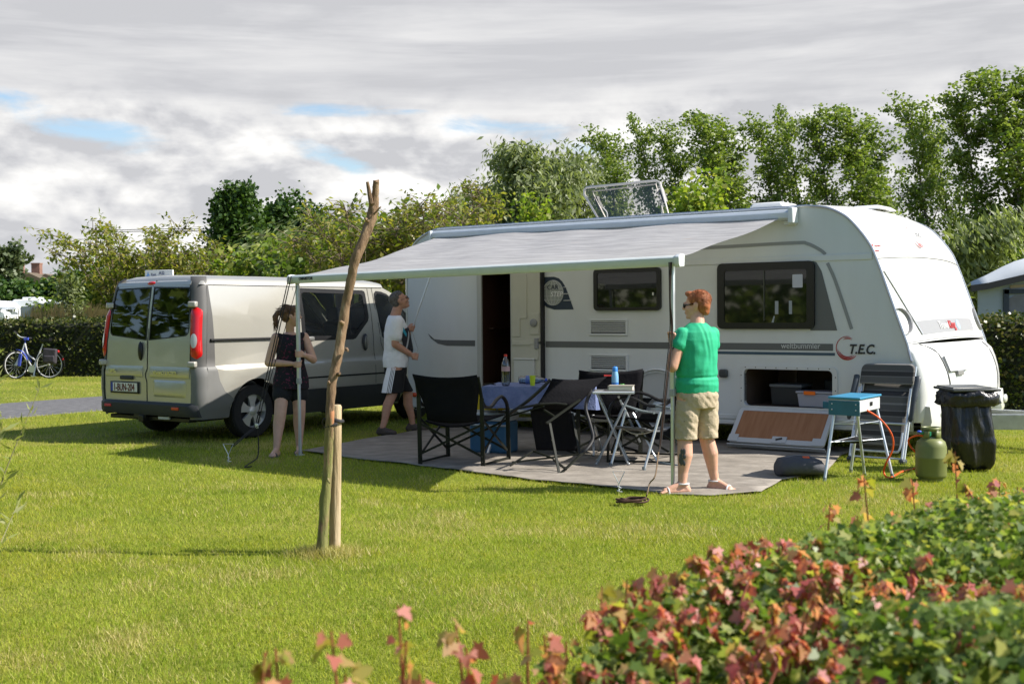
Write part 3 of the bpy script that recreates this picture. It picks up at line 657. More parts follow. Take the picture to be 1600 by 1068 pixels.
    wood = ramp_mat('beech_laminate', [(.3, (.27, .115, .05)), (.5, (.33, .15, .07)), (.7, (.38, .18, .09))], 3, rough=.45, stretch=(9, .6, 1), bump=0)
    g = MB(LM); vs, fs = patch(rrect(0, -LH, LW, 0, .035), [rrect(.05, -LH + .06, LW - .05, -.035, .012)], lambda a, b: Vector((a, b, .016))); g.add(vs, fs, LM)
    fo = rrect(0, -LH, LW, 0, .035); n = len(fo); g.add([(a, b, -.016) for a, b in fo] + [(a, b, .016) for a, b in fo], [(i, (i + 1) % n, n + (i + 1) % n, n + i) for i in range(n)]); g.add([(a, b, -.016) for a, b in fo], [list(range(n))])
    g.box((.05, -LH + .05, .018), (.11, .09, .01)); g.box((LW - .06, -LH + .05, .018), (.14, .09, .01)); g.box((LW / 2 + .04, -LH + .05, .020), (.16, .08, .012))
    g.box((LW / 2, -LH - .015, -.03), (LW + .03, .012, .05)); g.build('lid_panel', mat('lid_grey', (.50, .51, .52), rough=.4), lid, bevel=.003)
    g = MB(LM); g.add([(a, b, .012) for a, b in rrect(.045, -LH + .055, LW - .045, -.03, .012)], [list(range(24))]); g.build('wood_panel', wood, lid)
    g = MB(LM); g.box((LW / 2 + .04, -LH + .055, .028), (.07, .02, .008), rot=(0, 0, .3)); g.build('lid_latch', black, lid)
    g = MB(); 
    for x in (-.80, -.45, -.15): g.tube([Vector((x - .08, -.024, z0 - .03)), Vector((x + .08, -.024, z0 - .03))], .008, 6)
    g.build('hinge', trim, lid)
    # wheel and chassis under the floor
    tyre_profile = [(.20, -.09), (.28, -.10), (.315, -.085), (.325, -.05), (.325, .05), (.315, .085), (.28, .10), (.20, .09)]
    for v in (.16, CW - .16):
        w = empty('wheel', Matrix(), None, None); w.parent = t
        g = MB(); g.lathe(tyre_profile, (-2.02, v, .325), (0, 1, 0), n=32, cap=False); g.build('tyre', mat('tyre', (.02, .02, .021), rough=.85, bump=.3), w, smooth=True)
        g = MB(); g.lathe([(.001, .09), (.06, .095), (.16, .06), (.20, .08)], (-2.02, v, .325), (0, -1 if v < 1 else 1, 0), n=28, cap=False); g.build('rim', trim, w, smooth=True)
    g = MB()
    arc = [Vector((-2.02 + .385 * math.cos(R(a)), -.008, .50 + .335 * math.sin(R(a)))) for a in range(0, 181, 12)]
    g.tube([Vector((-1.635, -.008, .3))] + arc + [Vector((-2.405, -.008, .3))], .02, 6, flat=.6); g.build('wheel_arch_trim', white, t, smooth=True)
    # white spat over the upper half of the wheel
    g = MB(); pts = [(-2.02 + .37 * math.cos(R(a)), .50 + .32 * math.sin(R(a))) for a in range(0, 181, 12)]; g.add([(x, .012, z) for x, z in pts], [list(range(len(pts)))]); g.build('wheel_spat', mat('spat_grey', (.5, .51, .5), rough=.4), t)
    g = MB(); steel = mat('galvanised', (.50, .52, .54), rough=.42, metal=.6, var=.15, vscale=10)
    g.box((-2.2, .45, .24), (6.2, .06, .09)); g.box((-2.2, CW - .45, .24), (6.2, .06, .09)); g.tube([(-2.02, .2, .28), (-2.02, CW - .2, .28)], .035, 8)
    # A-frame drawbar
    for s in (-1, 1): g.bar((.75, CW / 2 + s * .55, .30), (2.35, CW / 2 + s * .04, .33), .05, .16)
    g.bar((2.25, CW / 2, .35), (2.95, CW / 2, .36), .07, .08); g.tube([(2.9, CW / 2, .40), (3.08, CW / 2, .40)], .045, 10)
    g.build('chassis', steel, t, bevel=.004)
    g = MB(); g.tube([(2.2, CW / 2 + .12, .06), (2.2, CW / 2 + .12, .75)], .026, 10); g.lathe([(.09, -.03), (.11, -.015), (.11, .015), (.09, .03)], (2.2, CW / 2 + .12, .11), (0, 1, 0), n=18); g.bar((2.2, CW / 2 + .12, .76), (2.38, CW / 2 + .12, .78), .02, .02); g.build('jockey_wheel', steel, t, smooth=True)
    # corner steadies
    g = MB()
    for x in (-5.5, .55):
        for v in (.3, CW - .3): g = MB(); g.bar((x, v, .26), (x + (.3 if x < 0 else -.3), v, .02), .04, .04); g.box((x + (.3 if x < 0 else -.3), v, .012), (.12, .1, .02)); g.build('corner_steady', steel, t)
    # rear marker lamp seen low at the back corner, roof gear
    g = MB(); g.ell((-5.70, -.02, .42), (.045, .02, .03)); g.build('marker_lamp', mat('orange_lens', (.6, .08, .02), rough=.2), t)
    g = MB(); g.box((-.85, .62, 2.675), (.42, .5, .06), taper=.8); g.build('roof_vent', grp, t, bevel=.02)
    g = MB(); g.box((-.05, 1.5, 2.655), (.42, .55, .05), taper=.7); g.build('roof_vent', grp, t, bevel=.02)
    # raised roof hatch: clear dome with frame and stays
    hx0, hx1, hy0 = -3.36, -2.40, .92; zb = 2.67; ln = .60; tl = R(68)
    HM = frame((hx0, hy0, zb), (1, 0, 0), z=(0, math.sin(tl), -math.cos(tl)))   # x along, y up the dome
    HM = Matrix(((1, 0, 0, hx0), (0, -math.cos(R(80)), .98, hy0), (0, math.sin(R(80)), .17, zb), (0, 0, 0, 1)))
    sk = -.36                                                              # dome is wider at its free edge
    wq = hx1 - hx0; H = .44
    def dome(a, b, c): return Vector((hx0 + a, hy0 + b * .12 - c, zb + b * .985))
    fo = [(0, 0), (-.30, H), (.80, H), (wq, 0)]
    quad = [(.02, -.04), (-.25, .34), (-.255, .40), (-.22, .43), (.80, .445), (.85, .42), (.87, .36), (1.02, -.04)]
    hat = empty('roof_hatch', Matrix(), None, None); hat.parent = t
    g = MB(); g.add([dome(a, b, .03) for a, b in quad], [list(range(len(quad)))]); g.build('dome', clearmat('smoked_acrylic', (.66, .65, .62), .02), hat)
    g = MB(); g.tube([dome(a, b, .03) for a, b in quad], .016, 6, closed=True); ins = [(.10, -.02), (-.15, .375), (.78, .405), (.93, -.02)]; g.tube([dome(a, b, .0) for a, b in ins], .010, 6, closed=True); g.build('dome_frame', mat('frame_pale', (.55, .52, .50), rough=.4), hat, smooth=True)
    g = MB(); g.bar(dome(-.10, .30, -.03), dome(-.02, .14, -.03), .045, .045); g.bar(dome(-.09, .28, -.04), dome(-.02, .26, -.06), .018, .018); g.build('hatch_catch', black, hat); g = MB(); g.bar(dome(.84, .34, -.03), dome(.91, .17, -.03), .045, .045); g.bar(dome(.83, .33, -.04), dome(.76, .29, -.06), .015, .015); g.build('hatch_catch', black, hat)
    g = MB(); g.tube(bez([dome(-.01, .16, -.05), dome(.04, .09, -.08), dome(.05, -.03, -.08)], 4), .010, 6); g.tube(bez([dome(.86, .21, -.05), dome(.84, .09, -.08), dome(.84, -.03, -.08)], 4), .010, 6); g.build('hatch_stay', trim, hat, smooth=True)
    for o in (dl, lid, hat): pass
    # grab handle of the mover or socket on the side, dark
    g = MB(); g.box((-1.17, -.03, .81), (.10, .06, .09)); g.build('socket_cover', mat('dark_plastic', (.05, .055, .055), rough=.4), t, bevel=.02)
    return t
CARAVAN = build_caravan()

# ================================================================ awning
def build_awning():
    t = empty('awning', CM, 'pale grey rolled-out awning sheet hanging from the caravan roof rail', 'awning')
    alu = mat('awning_alu', (.62, .66, .70), rough=.35, var=.04); white = mat('awning_case', (.66, .69, .70), rough=.35, var=.04)
    I = CM.inverted()
    g = MB(); prof = [(-.0, 2.455), (-.10, 2.455), (-.135, 2.475), (-.14, 2.53), (-.11, 2.565), (-.0, 2.57)]
    g.loft([[Vector((x, v, z)) for v, z in prof] for x in (-5.28, -.36)]); g.build('case', alu, t, bevel=.006)
    g = MB(); g.box((-.33, -.075, 2.50), (.06, .16, .17)); g.box((-.38, -.03, 2.43), (.14, .05, .05)); g.build('end_cap', white, t, bevel=.012); g = MB(); g.box((-5.30, -.075, 2.50), (.04, .16, .13)); g.build('end_cap', white, t, bevel=.012)
    A = I @ Vector((-2.335, 12.95, 1.868)); B = I @ Vector((1.36, 9.98, 1.912))
    # front rail
    d = (B - A).normalized(); n = Vector((d.y, -d.x, 0)).normalized(); up = Vector((0, 0, 1))
    prof = [(-.035, -.038), (.03, -.045), (.045, -.02), (.045, .025), (.02, .045), (-.04, .045)]
    g = MB(); g.loft([[p + n * a + up * b for a, b in prof] for p in (A, B)]); rl = g.build('front_rail', mat('rail_white', (.60, .64, .62), rough=.4, var=.04), t, bevel=.005)
    g = MB(); g.loft([[p + n * a * 1.1 + up * b * 1.15 for a, b in prof] for p in (A - d * .03, A)]); g.build('rail_cap', white, rl, bevel=.005); g = MB(); g.loft([[p + n * a * 1.15 + up * b * 1.2 for a, b in prof] for p in (B, B + d * .045)]); g.build('rail_cap', white, rl, bevel=.005)
    text('lettering', 'OMNISTOR', .042, frame(A + d * .16 + n * .048 - up * .012, d, z=n), mat('dark_lettering', (.02, .02, .025)), rl, bold=.001)
    # sheet with sag
    T0 = Vector((-5.22, -.12, 2.475)); T1 = Vector((-.46, -.12, 2.475))
    fab = bpy.data.materials.new('awning_cloth'); fab.use_nodes = True; nt = fab.node_tree; N = nt.nodes; L = nt.links; b = N['Principled BSDF']
    tc = N.new('ShaderNodeTexCoord'); mp = N.new('ShaderNodeMapping'); mp.inputs['Rotation'].default_value = (0, 0, .12); mp.inputs['Scale'].default_value = (.9, 5, 1); L.new(tc.outputs['Object'], mp.inputs[0])
    n1 = N.new('ShaderNodeTexNoise'); n1.inputs['Scale'].default_value = 2.6; n1.inputs['Detail'].default_value = 9; n1.inputs['Roughness'].default_value = .65; L.new(mp.outputs[0], n1.inputs['Vector'])
    cr = N.new('ShaderNodeValToRGB'); L.new(n1.outputs['Fac'], cr.inputs[0]); cr.color_ramp.elements[0].position = .36; cr.color_ramp.elements[0].color = (.43, .42, .43, 1); cr.color_ramp.elements[1].position = .62; cr.color_ramp.elements[1].color = (.62, .61, .61, 1)
    n2 = N.new('ShaderNodeTexNoise'); n2.inputs['Scale'].default_value = 1.9; n2.inputs['Detail'].default_value = 3; mp2 = N.new('ShaderNodeMapping'); mp2.inputs['Scale'].default_value = (1.5, 5, 1); L.new(tc.outputs['Object'], mp2.inputs[0]); L.new(mp2.outputs[0], n2.inputs['Vector'])
    mr = N.new('ShaderNodeMapRange'); L.new(n2.outputs['Fac'], mr.inputs[0]); mr.inputs[1].default_value = .69; mr.inputs[2].default_value = .76; mr.inputs[4].default_value = .35
    mx = N.new('ShaderNodeMix'); mx.data_type = 'RGBA'; L.new(mr.outputs[0], mx.inputs[0]); L.new(cr.outputs[0], mx.inputs[6]); mx.inputs[7].default_value = (.60, .38, .22, 1)
    L.new(mx.outputs[2], b.inputs['Base Color']); b.inputs['Roughness'].default_value = .6
    tr = N.new('ShaderNodeBsdfTranslucent'); L.new(mx.outputs[2], tr.inputs[0]); ms = N.new('ShaderNodeMixShader'); ms.inputs[0].default_value = .42; L.new(b.outputs[0], ms.inputs[1]); L.new(tr.outputs[0], ms.inputs[2]); L.new(ms.outputs[0], N['Material Output'].inputs[0])
    def f(a, c):
        p = T0.lerp(T1, a).lerp(A.lerp(B, a) + up * .03, c)
        edge = abs(2 * a - 1) ** 2; sag = -math.sin(math.pi * c) * (.05 + .06 * a) - .03 * noise.noise((a * 6, c * 3, 0))
        side = (.0 if a < .5 else -1) * .30 * math.sin(math.pi * c) * max(0, 2 * a - 1) ** 3
        p = p + up * sag + Vector((side, 0, 0)); return p
    g = MB(); g.grid(f, 40, 24); g.build('sheet', fab, t, smooth=True, angle=180)
    # legs: the two telescopic poles
    legm = mat('leg_alu', (.62, .66, .70), rough=.3, metal=.5)
    Wd = lambda p: I @ Vector(p)
    def pole(top, bot, name='leg', split=.43):
        top, bot = Vector(top), Vector(bot); mid = bot.lerp(top, split); l = empty_part(name, t)
        g = MB(); g.bar(Wd(mid), Wd(top), .034, .034); g.build('upper_tube', legm, l, bevel=.004)
        g = MB(); g.bar(Wd(bot), Wd(mid), .026, .026); g.bar(Wd(bot), Wd(bot + Vector((0, 0, .012))), .07, .07); g.build('lower_tube', legm, l, bevel=.003)
        g = MB(); g.bar(Wd(mid - Vector((0, 0, .03))), Wd(mid + Vector((0, 0, .03))), .044, .044); g.build('clamp', mat('clamp_grey', (.35, .36, .36)), l, bevel=.006)
    pole((-2.275, 12.93, 1.84), (-2.262, 12.90, .0)); pole((1.325, 10.02, 1.90), (1.32, 10.02, .02))
    # rafter being fitted by the man
    g = MB(); p = gp(0, 0) if False else None
    a1 = Vector((-4.98, -.42, 2.15)); a2 = Vector((-5.32, -.62, 1.05)); g.tube([a1, a2], .011, 8); g.build('rafter', legm, t, smooth=True)
    return t
def empty_part(name, parent):
    o = bpy.data.objects.new(name, None); COL.objects.link(o); o.empty_display_size = .1; o.parent = parent; return o
AWNING = build_awning()
# ================================================================ van
VA = R(36); VO = Vector((-3.629, 14.052, 0)); VM = frame(VO, (math.sin(VA), math.cos(VA), 0), z=(0, 0, 1)); VW = 1.90
def build_van():
    t = empty('parked_van', VM, 'champagne silver panel van seen from behind, parked on the grass left of the caravan', 'van')
    paint = mat('van_paint', (.52, .50, .44), rough=.30, metal=.55, coat=.5, var=.02, vscale=1.5, dirt=((.42, .39, .32), .3, 1.6))
    dark = mat('van_dark_plastic', (.045, .047, .050), rough=.55, spec=.3, bump=.05, bscale=300); pill = mat('van_pillar_plastic', (.085, .083, .08), rough=.55); midp = mat('van_grey_plastic', (.17, .17, .165), rough=.5, var=.05, vscale=4)
    black = mat('black_plastic', (.012, .012, .013)); seam = mat('seam_black', (.01, .01, .01), rough=.8)
    glass = clearmat('van_glass', (.72, .78, .75), .03); tinted = clearmat('van_privacy_glass', (.10, .11, .12), .07); redl = mat('tail_red', (.55, .008, .010), rough=.12, coat=.6); clearl = mat('lamp_lens', (.6, .6, .58)); chrome = mat('chrome', (.7, .7, .7), rough=.15, metal=1)
    ZS = [.20, .30, .42, .55, .70, .84, .875, .90, 1.2, 1.5, 1.86, 1.93]; IN = [.07, .05, .02, 0, -.005, -.005, .0, .022, .03, .06, .135, .20]
    def inset(u, z):
        v = float(np.interp(z, ZS, IN))
        if u > 3.8: v += ((u - 3.8) / .96) ** 2 * .22
        for cu in (.86, 3.95):
            r = math.hypot(u - cu, z - .36)
            if r < .72 and z > .25: v -= .035 * max(0, min(1, (.72 - r) / .22))
        return v
    def ur(z): return float(np.interp(z, [.3, .45, .8, 1.2, 1.5, 1.85, 1.93], [.02, .0, .0, .025, .06, .115, .17]))
    CR = .13
    top = [(3.30, 1.86), (3.55, 1.76), (3.85, 1.52), (4.12, 1.24), (4.32, 1.10), (4.62, .98), (4.74, .84), (4.76, .6), (4.74, .25)]
    def archpts(cu, r=.40, a0=172, a1=8, n=14): return [(cu + r * math.cos(R(a0 + (a1 - a0) * i / n)), .33 + r * math.sin(R(a0 + (a1 - a0) * i / n))) for i in range(n + 1)]
    body = [(ur(.28) + CR, .28), (.44, .28)] + archpts(.86) + [(1.28, .25), (3.53, .25)] + archpts(3.95) + [(4.37, .25)] + top[::-1] + [(ur(1.86) + CR, 1.86)] + [(ur(z) + CR, z) for z in (1.7, 1.5, 1.2, .9, .6, .45)]
    win1 = [(1.69, 1.20), (1.71, 1.17), (1.75, 1.16), (2.62, 1.16), (2.67, 1.175), (2.93, 1.40), (2.95, 1.45), (2.95, 1.77), (2.94, 1.80), (2.90, 1.815), (1.75, 1.835), (1.70, 1.82), (1.69, 1.78)]
    win2 = [(3.19, 1.18), (3.24, 1.16), (4.02, 1.16), (4.03, 1.19), (3.84, 1.40), (3.52, 1.68), (3.38, 1.77), (3.28, 1.80), (3.17, 1.81), (3.12, 1.77), (3.11, 1.70), (3.15, 1.40)]
    uc = [i * .1 for i in range(2, 48)]; zc = [.42, .55, .63, .70, .77, .84, .875, .90, 1.0, 1.2, 1.35, 1.5, 1.7]
    for side in (0, 1):
        def S(off=0.0): return (lambda a, b: Vector((a, inset(a, b) - off, b))) if side == 0 else (lambda a, b: Vector((a, VW - inset(a, b) + off, b)))
        holes = [win1, win2] if side == 0 else [[(u_, z_) for u_, z_ in win1], win2]
        g = MB(); g.add(*patch(body, holes, S(), uc, zc)); g.build('side_panel', paint, t, smooth=True, angle=50)
        for w in (win1, win2):
            cx = sum(p[0] for p in w) / len(w); cz = sum(p[1] for p in w) / len(w); inn = [(cx + (a - cx) * (.90 if w is win1 else .93), cz + (b - cz) * (.83 if w is win1 else .88)) for a, b in w]
            g = MB(); g.add(*patch(w, [inn], S(.002), uc, zc)); f = g.build('window', black, t, smooth=True)
            g = MB(); g.add(*patch(inn, [], S(-.004), uc, zc)); g.build('pane', glass, f, smooth=True)
        # mouldings: track, lower strip, cladding, panel gaps
        def strip(pts, w, off, m, name, dep=.0):
            g = MB(); vs = []; fn = S(off); P = [fn(a, b) for a, b in pts]
            for i, p in enumerate(P):
                a, b = pts[i]; a0, b0 = pts[max(i - 1, 0)]; a1, b1 = pts[min(i + 1, len(pts) - 1)]; dx, dz = a1 - a0, b1 - b0; l = math.hypot(dx, dz); nx, nz = -dz / l * w / 2, dx / l * w / 2
                vs += [fn(a + nx, b + nz), fn(a - nx, b - nz)]
            g.add(vs, [(2 * i, 2 * i + 1, 2 * i + 3, 2 * i + 2) for i in range(len(pts) - 1)]); return g.build(name, m, t)
        ln = lambda a, b, n=12: [(a[0] + (b[0] - a[0]) * i / n, a[1] + (b[1] - a[1]) * i / n) for i in range(n + 1)]
        strip(ln((.26, 1.86 - .004), (3.3, 1.852), 30), .010, .003, seam, 'roof_gutter')
        strip(ln((1.30, .69), (3.40, .69), 24), .022, .004, seam, 'rub_strip')
        strip(ln((3.0, 1.84), (3.02, .56)), .008, .003, seam, 'door_gap'); strip([(3.09, 1.85), (3.10, 1.6), (3.14, 1.3), (3.16, 1.1), (3.24, .88), (3.25, .56)], .008, .003, seam, 'door_gap')
        strip([(1.62, 1.84), (1.63, 1.0), (1.42, .80), (1.33, .56)], .006, .003, seam, 'door_gap')
        if side == 0:
            g = MB(); P = [S(.012)(u_, 1.205) for u_ in np.linspace(.20, 1.62, 16)]; g.tube(P, .018, 6); g.build('door_track', seam, t)
            g = MB(); g.box(tuple(S(.03)(1.76, 1.185)), (.20, .05, .06)); g.build('track_bracket', mat('bracket_grey', (.22, .22, .21), rough=.35, metal=.4), t, bevel=.018)
        for uu in (2.84, 3.32) if side == 0 else (3.32,):
            c = S(.012)(uu, 1.12); sg = -1 if side == 0 else 1
            h = MB(); h.ell(c, (.055, .022, .115)); ho = h.build('door_handle', dark, t, smooth=True)
            h = MB(); h.ell(c + Vector((0, sg * .016, 0)), (.032, .014, .085)); h.tube([c + Vector((.0, sg * .03, .07)), c + Vector((0, sg * .04, 0)), c + Vector((0, sg * .03, -.07))], .012, 6); h.build('pull', mat('handle_grey', (.20, .20, .19), rough=.3, metal=.4), ho, smooth=True)
        g = MB(); g.add(*patch([(1.29, .24), (3.50, .24), (3.50, .44), (3.53, .545), (1.22, .545), (1.27, .42)], [], S(.012), uc, [.3, .42, .5])); g.build('sill_cladding', dark, t, smooth=True)
        # corner: lower grey bumper quarter, upper dark pillar
        def C(th, z, off=0.0, side=side):
            i = inset(.2, min(z, 1.86)); f = max(0, min(1, (z - 1.84) / .12)); r = CR; q_ = .11 * (1 - math.sqrt(1 - f * f * .98)); i += q_; off = off - 0; a = th * math.pi / 2; uu = ur(min(z, 1.86)) + q_ * .8 + r - (r + off) * math.sin(a); vv = i + r - (r + off) * math.cos(a); return Vector((uu, vv if side == 0 else VW - vv, z))
        def cstrip(z0, z1, th0, th1, off, m, name, nz=8, nt=8, extra=0):
            zz = [z0 + (z1 - z0) * i / nz for i in range(nz + 1)]; g = MB()
            g.grid(lambda a, b: C(th0 + (th1 - th0) * a, z0 + (z1 - z0) * b, off), nt, nz); return g.build(name, m, t, smooth=True)
        cstrip(.89, 1.957, 0, 1, 0, pill, 'rear_pillar', 24) 
        g = MB(); g.add(*patch([(ur(z) + CR - .001, z) for z in (1.86, 1.5, 1.2, .895)] + [(.265, .895), (.265, 1.86)], [], S(.003), [.2], zc)); g.build('pillar_cladding', pill, t, smooth=True)
        g = MB(); g.grid(lambda a, b: C(a, .28 + .615 * b, .012), 8, 10); g.add(*patch([(CR - .02, .28), (.452, .285), (.45, .42), (.50, .50), (.36, .60), (.30, .72), (.265, .895), (CR + .0, .895)], [], S(.012), [.2, .3, .4], zc)); g.build('bumper_corner', midp, t, smooth=True, angle=60)
        # tail lamp
        tl = empty_part('tail_light', t)
        def zf(b): return .99 + .60 * b
        g = MB(); rw = lambda b: math.sqrt(max(.02, 1 - max(0, abs(2 * b - 1) - .8) ** 2 / .04)); g.grid(lambda a, b: C(.60 + (a - .5) * .70 * rw(b) + .06 * math.sin(3 * b), zf(b), .006 + .022 * math.sin(math.pi * a) * min(1, 8 * b, 8 * (1 - b))), 12, 20); g.build('lens', redl, tl, smooth=True)
        g = MB(); g.add([C(.72 + .17 * math.cos(R(q)), 1.20 + .085 * math.sin(R(q)), .032) for q in range(0, 360, 20)] + [C(.72, 1.20, .036)], [(i, (i + 1) % 18, 18) for i in range(18)]); g.build('reversing_lens', clearl, tl, smooth=True)
        for zh in (1.625, .925):
            g = MB(); p = C(.78, zh, .02); g.box(tuple(p), (.09, .10, .07), rot=(0, 0, .5 if side == 0 else -.5)); g.build('hinge', mat('hinge_silver', (.45, .43, .38), rough=.4, metal=.3), t, bevel=.015)
        if side: g = MB(); g.grid(lambda a, b: C(.40 + .5 * a, .58 + .16 * b, .020), 6, 4); g.build('corner_reflector', mat('fog_lens', (.5, .42, .42), rough=.2), t, smooth=True)
    # rear doors
    def RF(a, b): return Vector((ur(b), a, b))
    def edge(z): return inset(.2, z) + CR
    zz = [.46, .6, .8, .89, 1.0, 1.2, 1.35, 1.5, 1.7, 1.86]
    out = [(edge(z), z) for z in zz] + [(VW - edge(z), z) for z in zz[::-1]]
    c = VW / 2
    def gl(s):
        e0, e1 = .235, .20
        w = [(e0, 1.80), (e0 + .03, 1.83), (c - .02, 1.845), (c - .02, 1.20), (c - .1, 1.205), (e1 + .05, 1.255), (e1 + .01, 1.285), (e1, 1.34)]
        return [(a if s == 0 else VW - a, b) for a, b in w]
    vc = [i * .12 for i in range(1, 16)]
    g = MB(); g.add(*patch(out, [gl(0), gl(1)], RF, vc, zz)); g.build('rear_door', paint, t, smooth=True)
    for s in (0, 1):
        w = gl(s); cx = sum(p[0] for p in w) / len(w); cz = sum(p[1] for p in w) / len(w)
        inn = [(cx + (a - cx) * .955, cz + (b - cz) * .95) for a, b in w]
        g = MB(); vs, fs = patch(w, [inn], lambda a, b: RF(a, b) - Vector((.003, 0, 0)), vc, zz); g.add(vs, fs); f = g.build('rear_window', black, t, smooth=True)
        g = MB(); vs, fs = patch(inn, [], lambda a, b: RF(a, b) + Vector((.002, 0, 0)), vc, zz); g.add(vs, fs); g.build('pane', tinted, f, smooth=True)
    g = MB(); sp = [(c - .02, 1.92), (c, 1.86), (c, 1.19), (c - .01, .86), (c + .018, .80), (c + .018, .76), (c - .005, .70), (c - .005, .46)]
    for i in range(len(sp) - 1): a, b = RF(*sp[i]), RF(*sp[i + 1]); g.bar(a - Vector((.002, 0, 0)), b - Vector((.002, 0, 0)), .010, .006, up=(1, 0, 0))
    for z0 in (0, 1):
        P = [RF((edge(z) + .004) if z0 == 0 else VW - edge(z) - .004, z) - Vector((.002, 0, 0)) for z in zz]; g.tube(P, .005, 5)
    g.build('door_gap', seam, t)
    g = MB(); g.ell(RF(c + .115, 1.07) - Vector((.012, 0, 0)), (.03, .04, .115)); g.build('door_handle', black, t, smooth=True)
    # pressed ledge and recesses of the rear doors
    g = MB()
    for (v0, v1) in ((.16, c - .07), (c + .07, VW - .16)):
        g.loft([[Vector((ur(z) - o, v, z)) for z, o in ((.89, .0), (.86, .008), (.78, .012), (.755, .0))] for v in (v0, v0 + .02, v1 - .02, v1)], cap=True)
    g.build('door_ledge', paint, t, smooth=True, angle=60)
    g = MB(); 
    fo = rrect(.22, .53, c - .12, .73, .04); fi = rrect(.255, .555, c - .155, .705, .03)
    n = len(fo); g.add([Vector((-.001, a, b)) for a, b in fo] + [Vector((-.014, a, b)) for a, b in fi], [(i, (i + 1) % n, n + (i + 1) % n, n + i) for i in range(n)] + [list(range(n, 2 * n))]); g.build('door_pressing', paint, t, smooth=True, angle=30)
    pl = empty_part('number_plate', t); py, pz = 1.36, .625
    g = MB(); g.box((-.012, py, pz), (.02, .55, .145)); g.build('plate_holder', black, pl, bevel=.005)
    g = MB(); g.box((-.024, py, pz + .005), (.006, .51, .108)); g.build('plate', mat('plate_white', (.75, .74, .70), rough=.4), pl, bevel=.002)
    g = MB(); g.box((-.028, py + .235, pz + .005), (.002, .04, .106)); g.build('plate_band', mat('plate_blue', (.02, .05, .35), rough=.4), pl)
    TM = lambda v, z, o: frame((o, v, z), (0, -1, 0), z=(-1, 0, 0))
    text('lettering', '1-BUN-204', .125, TM(py + .20, pz - .038, -.029), mat('plate_ruby', (.12, .015, .02), rough=.5), pl, sx=.70, bold=.002)
    g = MB(); g.box((-.012, 1.32, .745), (.03, .24, .045)); g.build('plate_light', dark, t, bevel=.01)
    text('lettering', 'OPEL', .055, TM(1.66, .808, -.024), chrome, t, bold=.0015, sx=1.2); text('lettering', 'VIVARO 2.0CDTI', .055, TM(.80, .800, -.024), chrome, t, bold=.0015, sx=1.05)
    g = MB(); g.ell(RF(c + .05, 1.885) - Vector((.0, 0, 0)), (.03, .085, .026)); g.build('brake_light', redl, t, smooth=True)
    # bumper
    g = MB(); bp = []
    for v in (.045, .10, .2, .6, .95, 1.3, 1.7, 1.80, 1.855):
        e = .075 if v in (.045, 1.855) else (.02 if v in (.10, 1.80) else 0); bp.append([Vector((x + e, v, z)) for x, z in ((.06, .30), (-.035, .31), (-.055, .36), (-.055, .44), (-.03, .468), (.06, .47))])
    g.loft(bp); g.build('rear_bumper', dark, t, smooth=True, angle=40)
    for v in (.36, 1.64):
        g = MB(); g.box((-.058, v, .405), (.01, .13, .035)); g.build('reflector', redl, t, bevel=.004)
    g = MB(); g.box((.02, 1.06, .30), (.10, .22, .09)); g.box((.0, 1.0, .265), (.12, .09, .08)); g.box((.08, .95, .265), (.12, 1.5, .05)); g.build('tow_bar', black, t, bevel=.008)
    g = MB(); g.box((.0, .63, .282), (.02, .2, .03)); g.build('tow_label', mat('pale_lettering', (.55, .56, .56)), t)
    # roof and front
    def roofz(u, t_):
        s = abs(2 * t_ - 1); e = inset(u, 1.86); k = [0, .035, .09, .22, .5]; hz = [1.86, 1.925, 1.955, 1.975, 1.985]
        return e, k, hz
    def roof(a, b):
        u = .16 + (3.32 - .16) * a; e = float(np.interp(1.86, ZS, IN)); w = VW - 2 * e; s = b * w; d_ = min(s, w - s); z = float(np.interp(d_, [0, .03, .09, .22, .8], [1.86, 1.925, 1.955, 1.975, 1.988]))
        if u < .34: f = (.34 - u) / .18; z -= (z - 1.86) * (1 - math.sqrt(max(0, 1 - f * f))) 
        if u > 2.9: z -= (z - 1.86) * .9 * ((u - 2.9) / .42) ** 2 * .4
        return Vector((u if u > .2 else u - 0.0, e + s, z))
    g = MB(); ua = [0, .01, .025, .05, .08, .15, .3, .5, .7, .85, .92, .96, 1]; vb = [0, .018, .035, .055, .09, .14, .25, .4, .5, .6, .75, .86, .91, .945, .965, .982, 1]
    g.add([roof(a, b) for a in ua for b in vb], [(i * 17 + j, i * 17 + j + 1, i * 17 + 17 + j + 1, i * 17 + 17 + j) for i in range(len(ua) - 1) for j in range(16)]); g.build('roof', paint, t, smooth=True, angle=70)
    g = MB(); g.loft([[Vector((.115, v, 1.855)), Vector((.135, v, 1.90 + .0)), Vector((.17, v, 1.915)), Vector((.2, v, 1.86))] for v in (.26, VW - .26)]); g.build('door_head', paint, t, smooth=True)
    fprof = [(3.30, 1.955), (3.55, 1.80), (3.85, 1.55), (4.12, 1.27), (4.32, 1.14), (4.62, 1.02), (4.78, .86), (4.84, .6), (4.80, .25)]
    def fr(i, b):
        u, z = fprof[i]; su, sz = ([(3.30, 1.86)] + top[1:])[i]; e = inset(su, min(sz, 1.86)); s = abs(2 * b - 1) ** 3; return Vector((u + (su - u) * s, e + (VW - 2 * e) * b, z + (sz - z) * s))
    def fstrip(i0, i1, m, name):
        g = MB(); nb = 12; vs = [fr(i, j / nb) for i in range(i0, i1 + 1) for j in range(nb + 1)]; g.add(vs, [(i * 13 + j, i * 13 + j + 1, i * 13 + 14 + j, i * 13 + 13 + j) for i in range(i1 - i0) for j in range(nb)]); g.build(name, m, t, smooth=True)
    fstrip(0, 3, glass, 'windscreen'); fstrip(3, 6, paint, 'bonnet'); fstrip(6, 8, dark, 'front_bumper')
